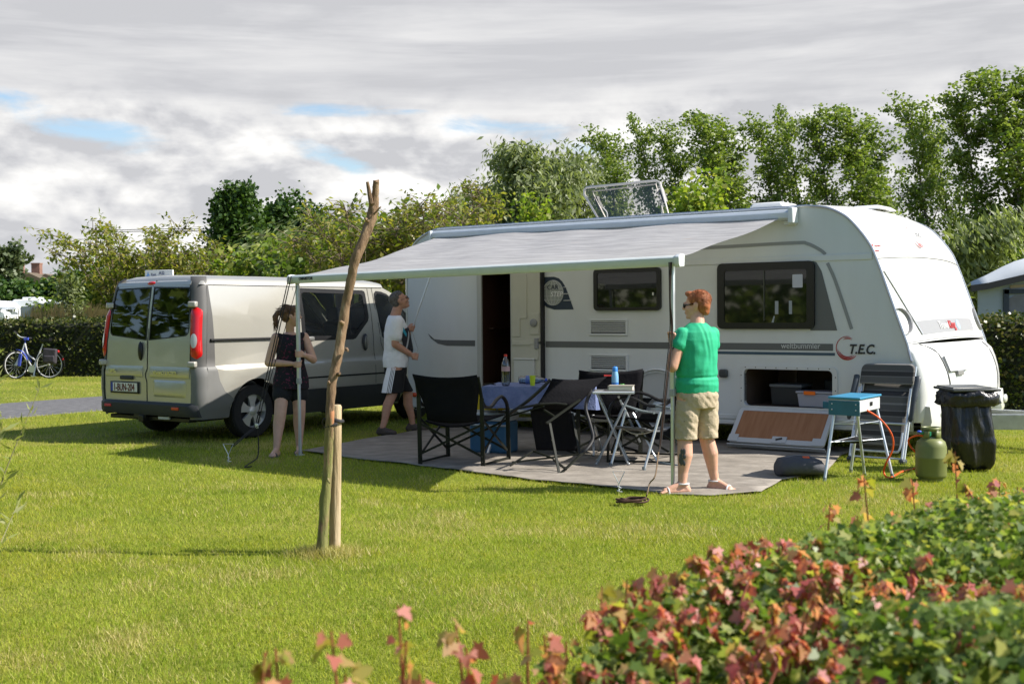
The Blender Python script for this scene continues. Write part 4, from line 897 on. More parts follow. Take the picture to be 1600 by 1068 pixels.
    # interior
    g = MB(); g.box((2.4, .95, .52), (4.3, 1.6, .04)); g.box((.72, .95, .9), (.02, 1.5, .7)); g.box((4.05, .95, 1.05), (.4, 1.5, .3)); g.build('cabin_floor', mat('cabin_dark', (.02, .02, .022), rough=.9), t)
    for (uu, vv) in ((3.05, .45), (3.05, 1.42), (2.15, .45), (2.15, 1.0), (2.15, 1.5)):
        s_ = empty_part('seat', t)
        g = MB(); g.box((uu, vv, .72), (.5, .46, .2)); g.box((uu - .26, vv, 1.08), (.14, .44, .66), rot=(0, -.2, 0)); g.build('cushion', mat('seat_cloth', (.03, .03, .035), rough=.9), s_, bevel=.05)
        g = MB(); g.box((uu - .36, vv, 1.50), (.09, .24, .17), rot=(0, -.15, 0)); g.build('headrest', mat('seat_cloth', (.03, .03, .035)), s_, bevel=.03)
    g = MB(); g.tube([Vector((3.75 + .05 * math.sin(R(a)), 1.42 + .18 * math.cos(R(a)), 1.16 + .17 * math.sin(R(a)))) for a in range(0, 360, 20)], .015, 6, closed=True); g.build('steering_wheel', black, t)
    # wheels
    prof = [(.20, -.1), (.265, -.108), (.31, -.10), (.328, -.075), (.330, 0), (.328, .075), (.31, .10), (.265, .108), (.20, .1)]
    for (uu, vv, sg) in ((.86, .13, -1), (.86, VW - .13, 1), (3.95, .15, -1), (3.95, VW - .15, 1)):
        w = empty_part('wheel', t); cc = Vector((uu, vv, .33))
        g = MB(); g.lathe(prof, cc, (0, 1, 0), n=40, cap=False)
        for i in range(60):
            a = 2 * math.pi * i / 60
            for s in (-1, 1): g.bar(cc + Vector((math.cos(a) * .331, s * .03, math.sin(a) * .331)), cc + Vector((math.cos(a + .03) * .325, s * .085, math.sin(a + .03) * .325)), .014, .010, up=(math.cos(a), 0, math.sin(a)))
        g.build('tyre', mat('tyre', (.02, .02, .021)), w, smooth=True, angle=30)
        g = MB(); al = mat('alloy', (.62, .62, .60), rough=.35, metal=.5)
        g.lathe([(.215, .045), (.212, .088), (.200, .092), (.192, .06), (.188, 0)], cc, (0, sg, 0), n=40, cap=False)
        for i in range(5):
            a = 2 * math.pi * i / 5 + .3; e = Vector((math.cos(a), 0, math.sin(a))); f = Vector((-math.sin(a), 0, math.cos(a)))
            def q(r, h, y): return cc + e * r + f * h + Vector((0, sg * y, 0))
            g.add([q(.03, .035, .085), q(.10, .040, .078), q(.195, .078, .080), q(.195, -.078, .080), q(.10, -.040, .078), q(.03, -.035, .085), q(.03, .03, .05), q(.19, .065, .05), q(.19, -.065, .05), q(.03, -.03, .05)], [(0, 1, 2, 3, 4, 5), (0, 1, 2, 7, 6), (3, 4, 5, 9, 8), (6, 7, 8, 9)])
        g.lathe([(.001, .10), (.035, .098), (.055, .085), (.06, .06)], cc, (0, sg, 0), n=20, cap=False)
        g.build('rim', al, w, smooth=True, angle=35)
        g = MB(); g.lathe([(.001, .03), (.19, .03)], cc, (0, sg, 0), n=28, cap=False); g.build('brake_disc', mat('cabin_dark', (.02, .02, .022)), w)
        g = MB(); g.grid(lambda a, b: Vector((uu + .405 * math.cos(R(180 * a + 0)), (vv - sg * .12) + sg * b * .22, .33 + .405 * math.sin(R(180 * a)))), 16, 1); g.build('wheel_liner', seam, t)
    # underside
    g = MB(); g.box((2.3, .95, .30), (4.2, 1.45, .12)); g.build('underbody', seam, t)
    for s in (-1, 1):
        g = MB(); y = .95 + s * 1.10; g.ell((3.98, y, 1.25), (.07, .11, .15)); g.bar((4.0, .95 + s * .86, 1.18), (3.98, y, 1.2), .05, .05); g.build('door_mirror', dark, t, smooth=True)
    return t
VAN = build_van()
def build_roof_sign():
    M = frame(VM @ Vector((.48, 1.30, 1.975)), (.9, -.28, 0), z=(0, 0, 1))
    t = empty('roof_sign', M, 'white sign board with a blue star and dark lettering lying on the silver van roof', 'sign')
    g = MB(); g.box((0, 0, .045), (.40, .02, .09)); g.build('board', mat('sign_white', (.78, .78, .78), rough=.5), t, bevel=.003)
    g = MB(); g.add([(x * .035 - .155, -.0125, z * .035 + .045) for x, z in [(-1, -1), (-.2, -.3), (0, 1), (.25, -.2), (.9, -.6), (.1, -.7)]], [list(range(6))]); g.build('star', mat('sign_blue', (.10, .35, .8)), t)
    text('lettering', 'Fast', .045, frame((-.11, -.0125, .02), (1, 0, 0), z=(0, -1, 0)), mat('sign_dark', (.10, .10, .2)), t); text('lettering', 'ASI', .06, frame((.0, -.0130, .03), (1, 0, 0), z=(0, -1, 0)), mat('sign_dark', (.10, .10, .2)), t)
build_roof_sign()
# ================================================================ people
def skin_mat(name, col): 
    if name in MATS: return MATS[name]
    m = mat(name, col, rough=.5, var=.08, vscale=25, bump=.05, bscale=200); b = m.node_tree.nodes['Principled BSDF']; b.inputs['Subsurface Weight'].default_value = .12; b.inputs['Subsurface Radius'].default_value = (.02, .008, .004); return m
def blend(name, g, m, parent, voxel=.007, smooth=4, disp=None):
    """grow one continuous surface round the overlapping shapes collected in g"""
    o = g.build(name + '_raw', m, None); r = o.modifiers.new('r', 'REMESH'); r.mode = 'VOXEL'; r.voxel_size = voxel; r.use_smooth_shade = True
    s = o.modifiers.new('s', 'SMOOTH'); s.iterations = smooth; s.factor = .5
    bpy.context.view_layer.update(); me = bpy.data.meshes.new_from_object(o.evaluated_get(bpy.context.evaluated_depsgraph_get())); bpy.data.objects.remove(o)
    if disp:
        n = len(me.vertices); co = np.empty(n * 3, np.float32); me.vertices.foreach_get('co', co); no = np.empty(n * 3, np.float32); me.vertices.foreach_get('normal', no); co = co.reshape(-1, 3); no = no.reshape(-1, 3)
        d = np.array([disp(Vector(c.tolist())) for c in co], np.float32); co += no * d[:, None]; me.vertices.foreach_set('co', co.ravel()); me.update()
    me.materials.clear(); me.materials.append(m); me.polygons.foreach_set('use_smooth', [True] * len(me.polygons))
    q = bpy.data.objects.new(name, me); COL.objects.link(q); me.name = name
    if parent: q.parent = parent
    return q
def cap(g, a, ra, b, rb, n=14):
    a, b = Vector(a), Vector(b); g.tube([a, b], [ra, rb], n); g.ell(a, ra, n, 8); g.ell(b, rb, n, 8)
def chain(g, pts, rs, n=14):
    for i in range(len(pts) - 1): cap(g, pts[i], rs[i], pts[i + 1], rs[i + 1], n)
def oval_loft(g, rings, ax, n=20):
    """rings: (centre, half width, half depth); ax = (right, forward)"""
    rt, fw = ax; out = []
    for c, w, d in rings: out.append([Vector(c) + rt * (w * math.cos(2 * math.pi * i / n)) + fw * (d * math.sin(2 * math.pi * i / n)) for i in range(n)])
    g.loft(out)
def grip(g, c, axis, out, wrist, rod=.012, s=1.0, flip=1):
    """a hand closed round a rod at c: palm on the 'out' side, four fingers wrapping round, thumb opposite"""
    axis = Vector(axis).normalized(); out = (Vector(out) - axis * Vector(out).dot(axis)).normalized(); side = axis.cross(out) * flip; c = Vector(c); R0 = rod + .009 * s
    for i, (ofs, r) in enumerate(((.030, .0088), (.010, .0092), (-.010, .0088), (-.029, .0078))):
        pts = []
        for k, a in enumerate((-15, 35, 85, 135, 185, 215 - 8 * i)): pts.append(c + axis * ofs * s + (out * math.cos(R(a)) + side * math.sin(R(a))) * (R0 + (.014 if k == 0 else .003) * s))
        chain(g, pts, [r * s * 1.1, r * s * 1.08, r * s, r * s * .97, r * s * .92, r * s * .85], 8)
    pal = c + out * (R0 + .016 * s); g.ell(pal, .001, 4, 3)
    for o2 in (-.022, 0, .022): cap(g, pal + axis * o2 * s - side * .014 * s, .017 * s, pal + axis * o2 * s + side * .016 * s, .015 * s, 10)
    cap(g, pal, .024 * s, wrist, .025 * s, 12)
    tb = c + axis * .036 * s + out * (R0 + .014 * s) - side * .016 * s; chain(g, [tb, c + axis * .050 * s - side * (R0 + .010 * s) + out * .005, c + axis * .046 * s - side * (R0 * .6) - out * (R0 + .004)], [.014 * s, .0105 * s, .0085 * s], 8)
def head(g, c, f, up=(0, 0, 1), s=1.0):
    """skull, jaw, nose, ears, brow; returns the axes"""
    f = Vector(f).normalized(); up = Vector(up); r = f.cross(up).normalized(); up = r.cross(f).normalized(); c = Vector(c); M = Matrix((r, f, up)).transposed().to_4x4(); M.translation = c
    def E(p, rad, rot=None): g.ell(Vector(p) * s, tuple(x * s for x in rad), 20, 14, rot=rot, M=M)
    E((0, -.012, .035), (.074, .094, .082)); E((0, .02, -.02), (.066, .075, .085)); E((0, .045, -.075), (.045, .042, .035)); E((0, .078, -.088), (.022, .016, .018))
    E((0, .088, .022), (.050, .016, .014)); g.tube([M @ (Vector((0, .092, .018)) * s), M @ (Vector((0, .112, -.018)) * s)], [.009 * s, .014 * s], 10); E((0, .106, -.020), (.016, .013, .011))
    E((0, .092, -.048), (.024, .010, .007)); E((0, .091, -.058), (.021, .010, .007)); E((.045, .062, -.02), (.022, .024, .022)); E((-.045, .062, -.02), (.022, .024, .022))
    for q in (-1, 1): E((q * .076, -.008, -.005), (.009, .020, .032), (0, q * .15, 0)); E((q * .080, -.014, .006), (.007, .014, .020))
    return M, r, f, up
def eyes(M, parent, s=1.0):
    g = MB()
    for q in (-1, 1): g.ell(Vector((q * .031, .084, .004)) * s, (.012 * s, .010 * s, .007 * s), 12, 8, M=M)
    g.build('eyes', mat('eye', (.12, .10, .09), rough=.2), parent, smooth=True)
    g = MB()
    for q in (-1, 1): g.ell(Vector((q * .031, .099, .026)) * s, (.018 * s, .005 * s, .004 * s), 10, 6, M=M)
    g.build('eyebrows', mat('brow', (.12, .07, .04)), parent, smooth=True)
    g = MB(); g.ell(Vector((0, .1005, -.053)) * s, (.021 * s, .004 * s, .003 * s), 12, 6, M=M); g.build('mouth', mat('lips', (.35, .12, .10), rough=.5), parent, smooth=True)
def foot(g, ank, toe, r=.034, L=.20):
    ank = Vector(ank); t = Vector(toe).normalized(); heel = ank - t * .045; heel.z = r * .9; ball = ank + t * (L * .62); ball.z = .026; tip = ank + t * (L * .82); tip.z = .018
    chain(g, [ank, heel], [r, r * .95], 10); chain(g, [heel, ball], [r * .95, .030], 10); chain(g, [ank, ball], [r * .9, .028], 10)
    sd = Vector((t.y, -t.x, 0))
    for k, o in enumerate((-.026, -.012, .001, .014, .026)): chain(g, [ball + sd * o, tip + sd * o * 1.15 - t * .006 * abs(k - .6)], [.014, .0095 if k else .013], 8)
def strands(g, M, pts, n, L, r, spread, rnd, droop=0.0):
    for i in range(n):
        p = Vector(rnd.choice(pts)); q = p + Vector((rnd.uniform(-1, 1), rnd.uniform(-1, 1), rnd.uniform(-1, 1))) * spread; e = q + Vector((rnd.uniform(-.4, .4), rnd.uniform(-1, .2), rnd.uniform(-.8, .2) - droop)) * L; g.tube([M @ q, M @ q.lerp(e, .5), M @ e], [r, r, r * .2], 4, cap=False)
def woman():
    F = Vector((-.50, .866, 0)).normalized(); Rt = Vector((F.y, -F.x, 0)); c = Vector((1.535, 10.08, 0)); Z = Vector((0, 0, 1))
    t = empty('person', Matrix.Translation((c.x, c.y, 0)), 'red-haired person in green top and beige shorts holding the right awning pole', 'person'); I = Matrix.Translation((-c.x, -c.y, 0))
    sk = skin_mat('skin_fair', (.60, .34, .24)); P = lambda r, f, z: Rt * r + F * f + Z * z
    g = MB(); hd = P(.02, .03, 1.545); Mh, *_ = head(g, hd, (-.93, .36, -.06), s=1.03); cap(g, P(0, -.005, 1.36), .062, hd + Vector((.005, 0, -.06)), .056)
    oval_loft(g, [(P(0, 0, .80), .17, .12), (P(0, 0, 1.0), .15, .11), (P(0, 0, 1.3), .17, .10), (P(0, 0, 1.38), .09, .07)], (Rt, F))
    pole = Vector((1.32, 10.02, 0)) - Vector((c.x, c.y, 0)); hand = pole + Z * 1.275
    sh = P(-.150, 0, 1.305); el = Vector((-.225, -.12, 1.05)); wr = hand + Vector((.03, -.035, -.065)); chain(g, [sh, sh.lerp(el, .5) + Vector((-.005, 0, 0)), el, el.lerp(wr, .45), wr], [.050, .057, .052, .046, .030]); grip(g, hand, (0, 0, 1), (.6, -.75, 0), wr, rod=.020, s=1.05)
    sh2 = P(.155, 0, 1.305); el2 = P(.20, .08, 1.05); h2 = P(.06, .26, 1.02); chain(g, [sh2, el2, h2], [.050, .05, .03]); grip(g, h2 + P(-.03, .02, 0), (Rt.x, Rt.y, .3), (F.x * -1, F.y * -1, 0), h2, rod=.012)
    lk, rk = Vector((-.10, -.055, 0)), Vector((.135, .075, 0))
    fl = Vector((1.39, 9.96, 0)) - Vector((c.x, c.y, 0)); fr = Vector((1.685, 10.12, 0)) - Vector((c.x, c.y, 0))
    for hp, ft, kk in ((P(-.09, 0, .84), fl, Vector((-.115, -.07, .46))), (P(.09, 0, .84), fr, Vector((.075, .03, .46)))):
        an = ft + Z * .085; calf = kk.lerp(an, .38) - F * .015 * 1.0; chain(g, [hp, kk, calf, kk.lerp(an, .75), an], [.098, .062, .064, .043, .036], 16)
    foot(g, fl + Z * .085, (-.95, -.25, 0), L=.24); foot(g, fr + Z * .085, (.75, -.60, 0), L=.22)
    blend('body', g, sk, t, .0065)
    eyes(Mh, t)
    rnd = random.Random(3); hm = ramp_mat('red_hair', [(.3, (.20, .055, .018)), (.55, (.36, .125, .048)), (.75, (.50, .22, .10))], 60, rough=.5, stretch=(1, 1, .3), bump=.3, bscale=160)
    g = MB(); g.ell((0, -.022, .052), (.086, .098, .082), 24, 16, M=Mh); g.ell((0, -.055, .005), (.078, .062, .085), 20, 14, M=Mh); g.ell((0, .035, .092), (.060, .058, .030), 16, 10, rot=(.35, 0, 0), M=Mh); g.ell((0, -.075, -.045), (.052, .032, .045), 16, 10, M=Mh); g.ell((-.068, .02, .055), (.014, .030, .036), M=Mh); g.ell((.068, .02, .055), (.014, .030, .036), M=Mh)
    h = blend('hair', g, hm, t, .006, 3, disp=lambda p: .0035 * noise.noise(p * 30) + .002 * noise.noise(p * 110))
    g = MB()
    for i in range(520):
        a = rnd.uniform(0, 2 * math.pi); b = rnd.uniform(-.3, 1.4); d = Vector((math.cos(a) * math.cos(b), math.sin(a) * math.cos(b), math.sin(b))); p = Vector((0, -.025, .045)) + Vector((d.x * .086, d.y * .098, d.z * .084))
        if p.y > .05 and p.z < .07: continue
        w = Vector((rnd.uniform(-.3, .3), -.55, -.5)); w -= d * w.dot(d); g.tube([Mh @ p, Mh @ (p + d * .004 + w * .025), Mh @ (p + d * .003 + w * .05)], [.0011, .0010, .0004], 4, cap=False)
    g.build('strands', hm, h, smooth=True)
    g = MB(); g.ell((-.031, .098, .004), (.027, .009, .020), 14, 10, M=Mh); g.ell((.031, .098, .004), (.027, .009, .020), 14, 10, M=Mh); g.bar(Mh @ Vector((-.055, .092, .010)), Mh @ Vector((-.082, -.01, .012)), .004, .010); g.bar(Mh @ Vector((.055, .092, .010)), Mh @ Vector((.082, -.01, .012)), .004, .010); g.build('sunglasses', mat('lens_black', (.01, .01, .012), rough=.08, spec=.8), t, smooth=True)
    # green top
    gm = mat('green_jersey', (.015, .40, .20), rough=.75, var=.08, vscale=6, bump=.15, bscale=90, stretch=(3, 3, .4))
    g = MB(); oval_loft(g, [(P(0, 0, .825), .190, .142), (P(0, 0, .90), .195, .152), (P(.0, .01, .955), .186, .148), (P(0, .01, 1.05), .186, .150), (P(0, .01, 1.18), .190, .150), (P(0, 0, 1.26), .192, .138), (P(0, -.005, 1.325), .168, .118), (P(0, -.005, 1.36), .130, .100), (P(0, -.005, 1.385), .098, .078), (P(0, -.005, 1.40), .072, .062)], (Rt, F), 28)
    chain(g, [sh, sh.lerp(el, .33)], [.065, .074]); chain(g, [sh2, sh2.lerp(el2, .33)], [.065, .074])
    def folds(p):
        r = p.x * Rt.x + p.y * Rt.y; f = p.x * F.x + p.y * F.y; z = p.z; b = 0.0
        if f < .05: b += .0045 * math.sin(r * 95 + 5 * noise.noise(Vector((r * 9, z * 4, 0)))) * (.5 + noise.noise(Vector((r * 12, z * 2, 4)))) * max(0, min(1, (z - .95) / .12)) * max(0, 1 - abs(r) / .17)
        b += .007 * noise.noise(Vector((r * 7, f * 7, z * 26))) * max(0, 1 - abs(z - .93) / .16) + .005 * noise.noise(p * 14)
        b += -.008 * math.exp(-((z - .955) / .010) ** 2); return b
    blend('top', g, gm, t, .0065, 3, disp=folds)
    g = MB(); bel = mat('shorts_beige', (.44, .36, .25), rough=.8, var=.08, vscale=9, bump=.25, bscale=70)
    oval_loft(g, [(P(0, 0, .70), .182, .135), (P(0, -.005, .80), .188, .145), (P(0, 0, .88), .178, .132)], (Rt, F), 24)
    for hp, kk in ((P(-.095, -.0, .76), Vector((-.110, -.062, .445))), (P(.095, 0, .76), Vector((.085, .03, .445)))): 
        n_ = 18; d = kk - hp; rings = [[hp + d * f_ + Rt * (w_ * math.cos(2 * math.pi * i / n_)) + F * (w_ * 1.02 * math.sin(2 * math.pi * i / n_)) for i in range(n_)] for f_, w_ in ((0, .100), (.4, .100), (.8, .092), (1.0, .094))]; g.loft(rings)
    def sf(p): return .007 * noise.noise(Vector((p.x * 9, p.y * 9, p.z * 20 + p.x * 20))) + .004 * noise.noise(p * 30)
    blend('shorts', g, bel, t, .0065, 3, disp=sf)
    g = MB()
    for rr_, zz in ((-.185, .78), (-.185, .60)): g.ell(P(rr_, -.06, zz), (.004, .006, .006))
    g.build('button', mat('button_brown', (.15, .11, .07)), t)
    # sandals, watch, tattoo
    for ft, to in ((fl, Vector((-.95, -.25, 0))), (fr, Vector((.75, -.60, 0)))):
        s_ = empty_part('sandal', t); to = to.normalized(); sd = Vector((to.y, -to.x, 0)); wm = mat('sandal_white', (.62, .62, .62), rough=.5)
        g = MB(); g.loft([[ft + to * (.065 + .135 * math.cos(R(a)) ) + sd * (.043 * math.sin(R(a))) + Z * z for a in range(0, 360, 20)] for z in (.001, .014)]); g.build('sole', wm, s_, bevel=.002)
        g = MB(); g.tube([ft + to * .13 + sd * (.045 * math.cos(R(a))) + Z * (.012 + .045 * math.sin(R(a))) for a in range(0, 181, 20)], .007, 6, flat=1); g.tube([ft - to * .005 + sd * (.043 * math.cos(R(a))) + to * (.048 * math.sin(R(a))) + Z * .085 for a in range(0, 360, 24)], .007, 6, closed=True); g.tube([ft - to * .055 + Z * .02, ft - to * .056 + Z * .09], .008, 6); g.build('straps', wm, s_, smooth=True)
    ax = (wr - el).normalized(); e1 = ax.cross(Z).normalized(); e2 = ax.cross(e1); wc = el.lerp(wr, .86)
    g = MB(); g.tube([wc + e1 * (.036 * math.cos(R(a))) + e2 * (.036 * math.sin(R(a))) for a in range(0, 360, 20)], .007, 6, closed=True, flat=1.2); g.box(tuple(wc + Vector((-.015, -.036, 0))), (.035, .012, .035)); g.build('watch', mat('black_plastic', (.012, .012, .013)), t, smooth=True)
    kk = Vector((-.115, -.07, .46)); an = fl + Z * .085; g = MB(); rnd = random.Random(4); cf = kk.lerp(an, .42)
    for i in range(26):
        th = R(-118 + rnd.uniform(-20, 20)); h = rnd.uniform(-.06, .06); w = rnd.uniform(.006, .015); p = cf + Vector((0, 0, h)); r0 = .0625 - .12 * max(0, -h) + .002; g.ell(p - F * .013 + Vector((math.cos(th) * r0, math.sin(th) * r0, 0)), (w, .003, rnd.uniform(.008, .022)), 8, 6, rot=(0, 0, th + math.pi / 2))
    g.build('tattoo', mat('tattoo_ink', (.07, .075, .08), rough=.6), t, smooth=True)
    return t
def girl():
    F = Vector((.42, -.907, 0)).normalized(); Rt = Vector((F.y, -F.x, 0)); c = Vector((-2.385, 13.08, 0)); Z = Vector((0, 0, 1))
    t = empty('person', Matrix.Translation((c.x, c.y, 0)), 'person with a ponytail and dark sleeveless top holding the left awning pole', 'person')
    sk = skin_mat('skin_tan', (.58, .35, .255)); P = lambda r, f, z: Rt * r + F * f + Z * z
    g = MB(); hd = P(.0, .03, 1.475); Mh, *_ = head(g, hd, (.93, .30, .04), s=.99); cap(g, P(0, -.01, 1.30), .048, hd + Vector((-.01, 0, -.06)), .045)
    oval_loft(g, [(P(0, 0, .70), .14, .10), (P(0, 0, .95), .12, .09), (P(0, 0, 1.2), .145, .09), (P(0, 0, 1.30), .07, .055)], (Rt, F))
    pole = Vector((-2.27, 12.915, 0)) - c; pole.z = 0; h1 = pole + Z * .965; h2 = pole + Z * 1.075
    sR = P(.155, -.005, 1.255); eR = Vector((-.222, -.07, .985)); wR = h1 + Vector((-.075, .01, .01)); chain(g, [sR, sR.lerp(eR, .5), eR, eR.lerp(wR, .4), wR], [.050, .050, .045, .041, .026]); grip(g, h1, (0, 0, 1), (-.75, .5, 0), wR, rod=.018, s=.92)
    sL = P(-.155, -.005, 1.255); eL = Vector((.24, .02, 1.01)); wL = h2 + Vector((.065, .02, -.012)); chain(g, [sL, sL.lerp(eL, .5), eL, eL.lerp(wL, .4), wL], [.050, .049, .043, .039, .026]); grip(g, h2, (0, 0, 1), (.75, .5, 0), wL, rod=.018, s=.92, flip=-1)
    fR = Vector((-2.500, 12.83, 0)) - c; fL = Vector((-2.30, 13.06, 0)) - c
    for hp, ft, ky in ((P(.085, 0, .80), fR, -.10), (P(-.085, 0, .80), fL, -.02)):
        an = ft + Z * .08; kk = hp.lerp(an, .48) + F * .02; chain(g, [hp, kk, kk.lerp(an, .35) - F * .015, kk.lerp(an, .75), an], [.082, .066, .061, .042, .034], 16)
    foot(g, fR + Z * .08, (-.15, -1, 0), .030, .20); foot(g, fL + Z * .08, (.1, -1, 0), .030, .19)
    blend('body', g, sk, t, .0065); eyes(Mh, t, .99)
    hm = ramp_mat('brown_hair', [(.3, (.08, .042, .022)), (.55, (.18, .095, .05)), (.75, (.32, .19, .11))], 60, rough=.45, stretch=(1, 1, .3), bump=.8, bscale=160); rnd = random.Random(9)
    g = MB(); g.ell((0, -.022, .045), (.083, .094, .080), 22, 14, M=Mh); g.ell((0, -.05, .01), (.076, .060, .07), 20, 14, M=Mh); g.ell((0, .035, .088), (.055, .055, .03), rot=(.3, 0, 0), M=Mh)
    g.ell((0, -.125, .045), (.028, .03, .028), M=Mh); chain(g, [Mh @ Vector(p) for p in ((0, -.14, .045), (0, -.165, .0), (0, -.165, -.055), (0, -.15, -.11))], [.026, .032, .026, .010], 10)
    h = blend('hair', g, hm, t, .006, 3, disp=lambda p: .007 * noise.noise(p * 40)); g = MB()
    for i in range(170):
        a = rnd.uniform(0, 2 * math.pi); b = rnd.uniform(-.2, 1.5); d = Vector((math.cos(a) * math.cos(b), math.sin(a) * math.cos(b), math.sin(b))); p = Vector((0, -.022, .045)) + Vector((d.x * .082, d.y * .094, d.z * .080))
        if p.y > .05 and p.z < .06: continue
        g.tube([Mh @ p, Mh @ (p + d * .008 + Vector((0, -.025, .0))), Mh @ (p + d * .012 + Vector((rnd.uniform(-.02, .02), -.05, rnd.uniform(-.03, .01))))], [.0018, .0015, .0003], 4, cap=False)
    for i in range(60):
        p = Vector((rnd.uniform(-.02, .02), -.15 + rnd.uniform(-.02, .02), rnd.uniform(-.06, .05))); g.tube([Mh @ p, Mh @ (p + Vector((rnd.uniform(-.015, .015), -.015, -.05))), Mh @ (p + Vector((rnd.uniform(-.03, .03), -.005 + rnd.uniform(-.03, .02), -.11)))], [.003, .0025, .0004], 4, cap=False)
    g.build('strands', hm, h, smooth=True)
    tm = ramp_mat('dark_print_cloth', [(.0, (.012, .012, .016)), (.60, (.014, .013, .018)), (.66, (.12, .02, .05)), (1, (.14, .03, .06))], 42, rough=.85, detail=1, bump=.1)
    g = MB(); oval_loft(g, [(P(0, 0, .70), .198, .155), (P(0, 0, .80), .192, .15), (P(0, 0, .98), .148, .118), (P(0, .01, 1.12), .155, .125), (P(0, 0, 1.21), .150, .110), (P(0, 0, 1.265), .120, .085), (P(0, -.01, 1.29), .080, .060)], (Rt, F), 26)
    chain(g, [P(.10, 0, 1.25), P(.13, 0, 1.262)], [.045, .043]); chain(g, [P(-.10, 0, 1.25), P(-.13, 0, 1.262)], [.045, .043])
    blend('top', g, tm, t, .0065, 3, disp=lambda p: .006 * noise.noise(Vector((p.x * 12, p.y * 12, p.z * 7))))
    g = MB(); oval_loft(g, [(P(0, 0, .70), .188, .145), (P(0, 0, .78), .182, .14)], (Rt, F))
    for s_, ft in ((1, fR), (-1, fL)): 
        hp = P(.085 * s_, 0, .76); kk = hp.lerp(ft + Z * .08, .19); chain(g, [hp, kk], [.100, .104], 18)
    blend('shorts', g, mat('black_cloth', (.012, .012, .014), rough=.9), t, .0065, 3)
    for ft, d in ((fR, Vector((-.15, -1, 0)).normalized()), (fL, Vector((.1, -1, 0)).normalized())):
        sd = Vector((d.y, -d.x, 0)); g = MB(); g.loft([[ft + d * (.055 + .125 * math.cos(R(a))) + sd * (.040 * math.sin(R(a))) + Z * z for a in range(0, 360, 20)] for z in (.001, .012)]); g.tube([ft + d * .10 + sd * (.042 * math.cos(R(a))) + Z * (.01 + .042 * math.sin(R(a))) for a in range(0, 181, 20)], .007, 6)
        g.build('slipper', mat('slipper_grey', (.10, .10, .11), rough=.7), t)
    return t
def man():
    F = Vector((.97, .24, 0)).normalized(); Rt = Vector((F.y, -F.x, 0)); c = Vector((-1.46, 15.18, 0)); Z = Vector((0, 0, 1))
    t = empty('person', Matrix.Translation((c.x, c.y, 0)), 'grey-haired person in white T-shirt and black shorts looking up at the awning', 'person')
    sk = skin_mat('skin_ruddy', (.48, .26, .185)); P = lambda r, f, z: Rt * r + F * f + Z * z
    g = MB(); hd = P(0, .06, 1.655); Mh, *_ = head(g, hd, (.86, .22, .34), s=1.06); cap(g, P(0, .0, 1.45), .066, hd + Vector((-.015, 0, -.06)), .060)
    oval_loft(g, [(P(0, -.02, .85), .16, .12), (P(0, .02, 1.05), .17, .14), (P(0, .01, 1.3), .18, .12), (P(0, 0, 1.45), .09, .07)], (Rt, F))
    RA, RB = CM @ Vector((-4.98, -.42, 2.15)), CM @ Vector((-5.32, -.62, 1.05)); q = RB.lerp(RA, .235) - c; hl = q; ax = RA - RB
    sL = P(-.20, .02, 1.40); eL = Vector((.14, .22, 1.22)); wL = hl + Vector((-.07, -.0, .0)); chain(g, [sL, eL, eL.lerp(wL, .4), wL], [.056, .045, .042, .029]); grip(g, hl, ax, (-.8, -.4, 0), wL, rod=.011, s=1.05)
    sR = P(.20, .0, 1.40); eR = Vector((.02, -.22, 1.12)); hr = Vector((.27, -.10, .955)); wR = hr + Vector((-.065, -.02, .035)); chain(g, [sR, sR.lerp(eR, .5), eR, eR.lerp(wR, .4), wR], [.058, .055, .047, .045, .031]); grip(g, hr, (.2, .2, 1), (-.8, -.3, .2), wR, rod=.008, s=1.05)
    fb = Vector((-1.60, 14.93, 0)) - c; ff = Vector((-1.27, 15.40, 0)) - c
    for hp, ft, kx in ((P(.10, 0, .88), fb, .03), (P(-.10, 0, .88), ff, .06)):
        an = ft + Z * .10; kk = hp.lerp(an, .49) + F * kx; chain(g, [hp, kk, kk.lerp(an, .35) - F * .02, kk.lerp(an, .75), an], [.095, .062, .060, .043, .037], 16)
    blend('body', g, sk, t, .007); eyes(Mh, t, 1.06)
    hm = ramp_mat('grey_hair', [(.3, (.06, .055, .05)), (.6, (.16, .15, .14)), (.8, (.28, .26, .24))], 50, rough=.6, bump=.8, bscale=160)
    g = MB(); g.ell((0, -.035, .045), (.084, .090, .082), 22, 14, M=Mh); g.ell((0, -.055, -.005), (.078, .055, .07), 18, 12, M=Mh); g.ell((.0, -.01, .075), (.075, .085, .058), M=Mh); blend('hair', g, hm, t, .006, 3, disp=lambda p: .003 * noise.noise(p * 60))
    g = MB()
    for s_ in (-1, 1): g.tube([Mh @ Vector((s_ * .034 + .024 * math.cos(R(a)), .110, .006 + .017 * math.sin(R(a)))) for a in range(0, 360, 30)], .0022, 5, closed=True); g.tube([Mh @ Vector((s_ * .058, .108, .008)), Mh @ Vector((s_ * .086, .0, .006))], .0022, 5)
    g.build('glasses', mat('black_plastic', (.012, .012, .013)), t)
    # T-shirt with printed front
    ts = mat('white_tshirt', (.80, .82, .88), rough=.85, var=.04, vscale=8, bump=.2, bscale=60)
    rings = [(P(0, -.005, .83), .200, .150), (P(0, .01, .92), .205, .165), (P(0, .03, 1.05), .200, .172), (P(0, .02, 1.22), .205, .155), (P(0, .01, 1.36), .205, .128), (P(0, 0, 1.44), .140, .100), (P(0, 0, 1.475), .085, .078)]
    g = MB(); oval_loft(g, rings, (Rt, F), 28); chain(g, [sR, sR.lerp(eR, .62)], [.080, .082]); chain(g, [sL, sL.lerp(eL, .6)], [.078, .078])
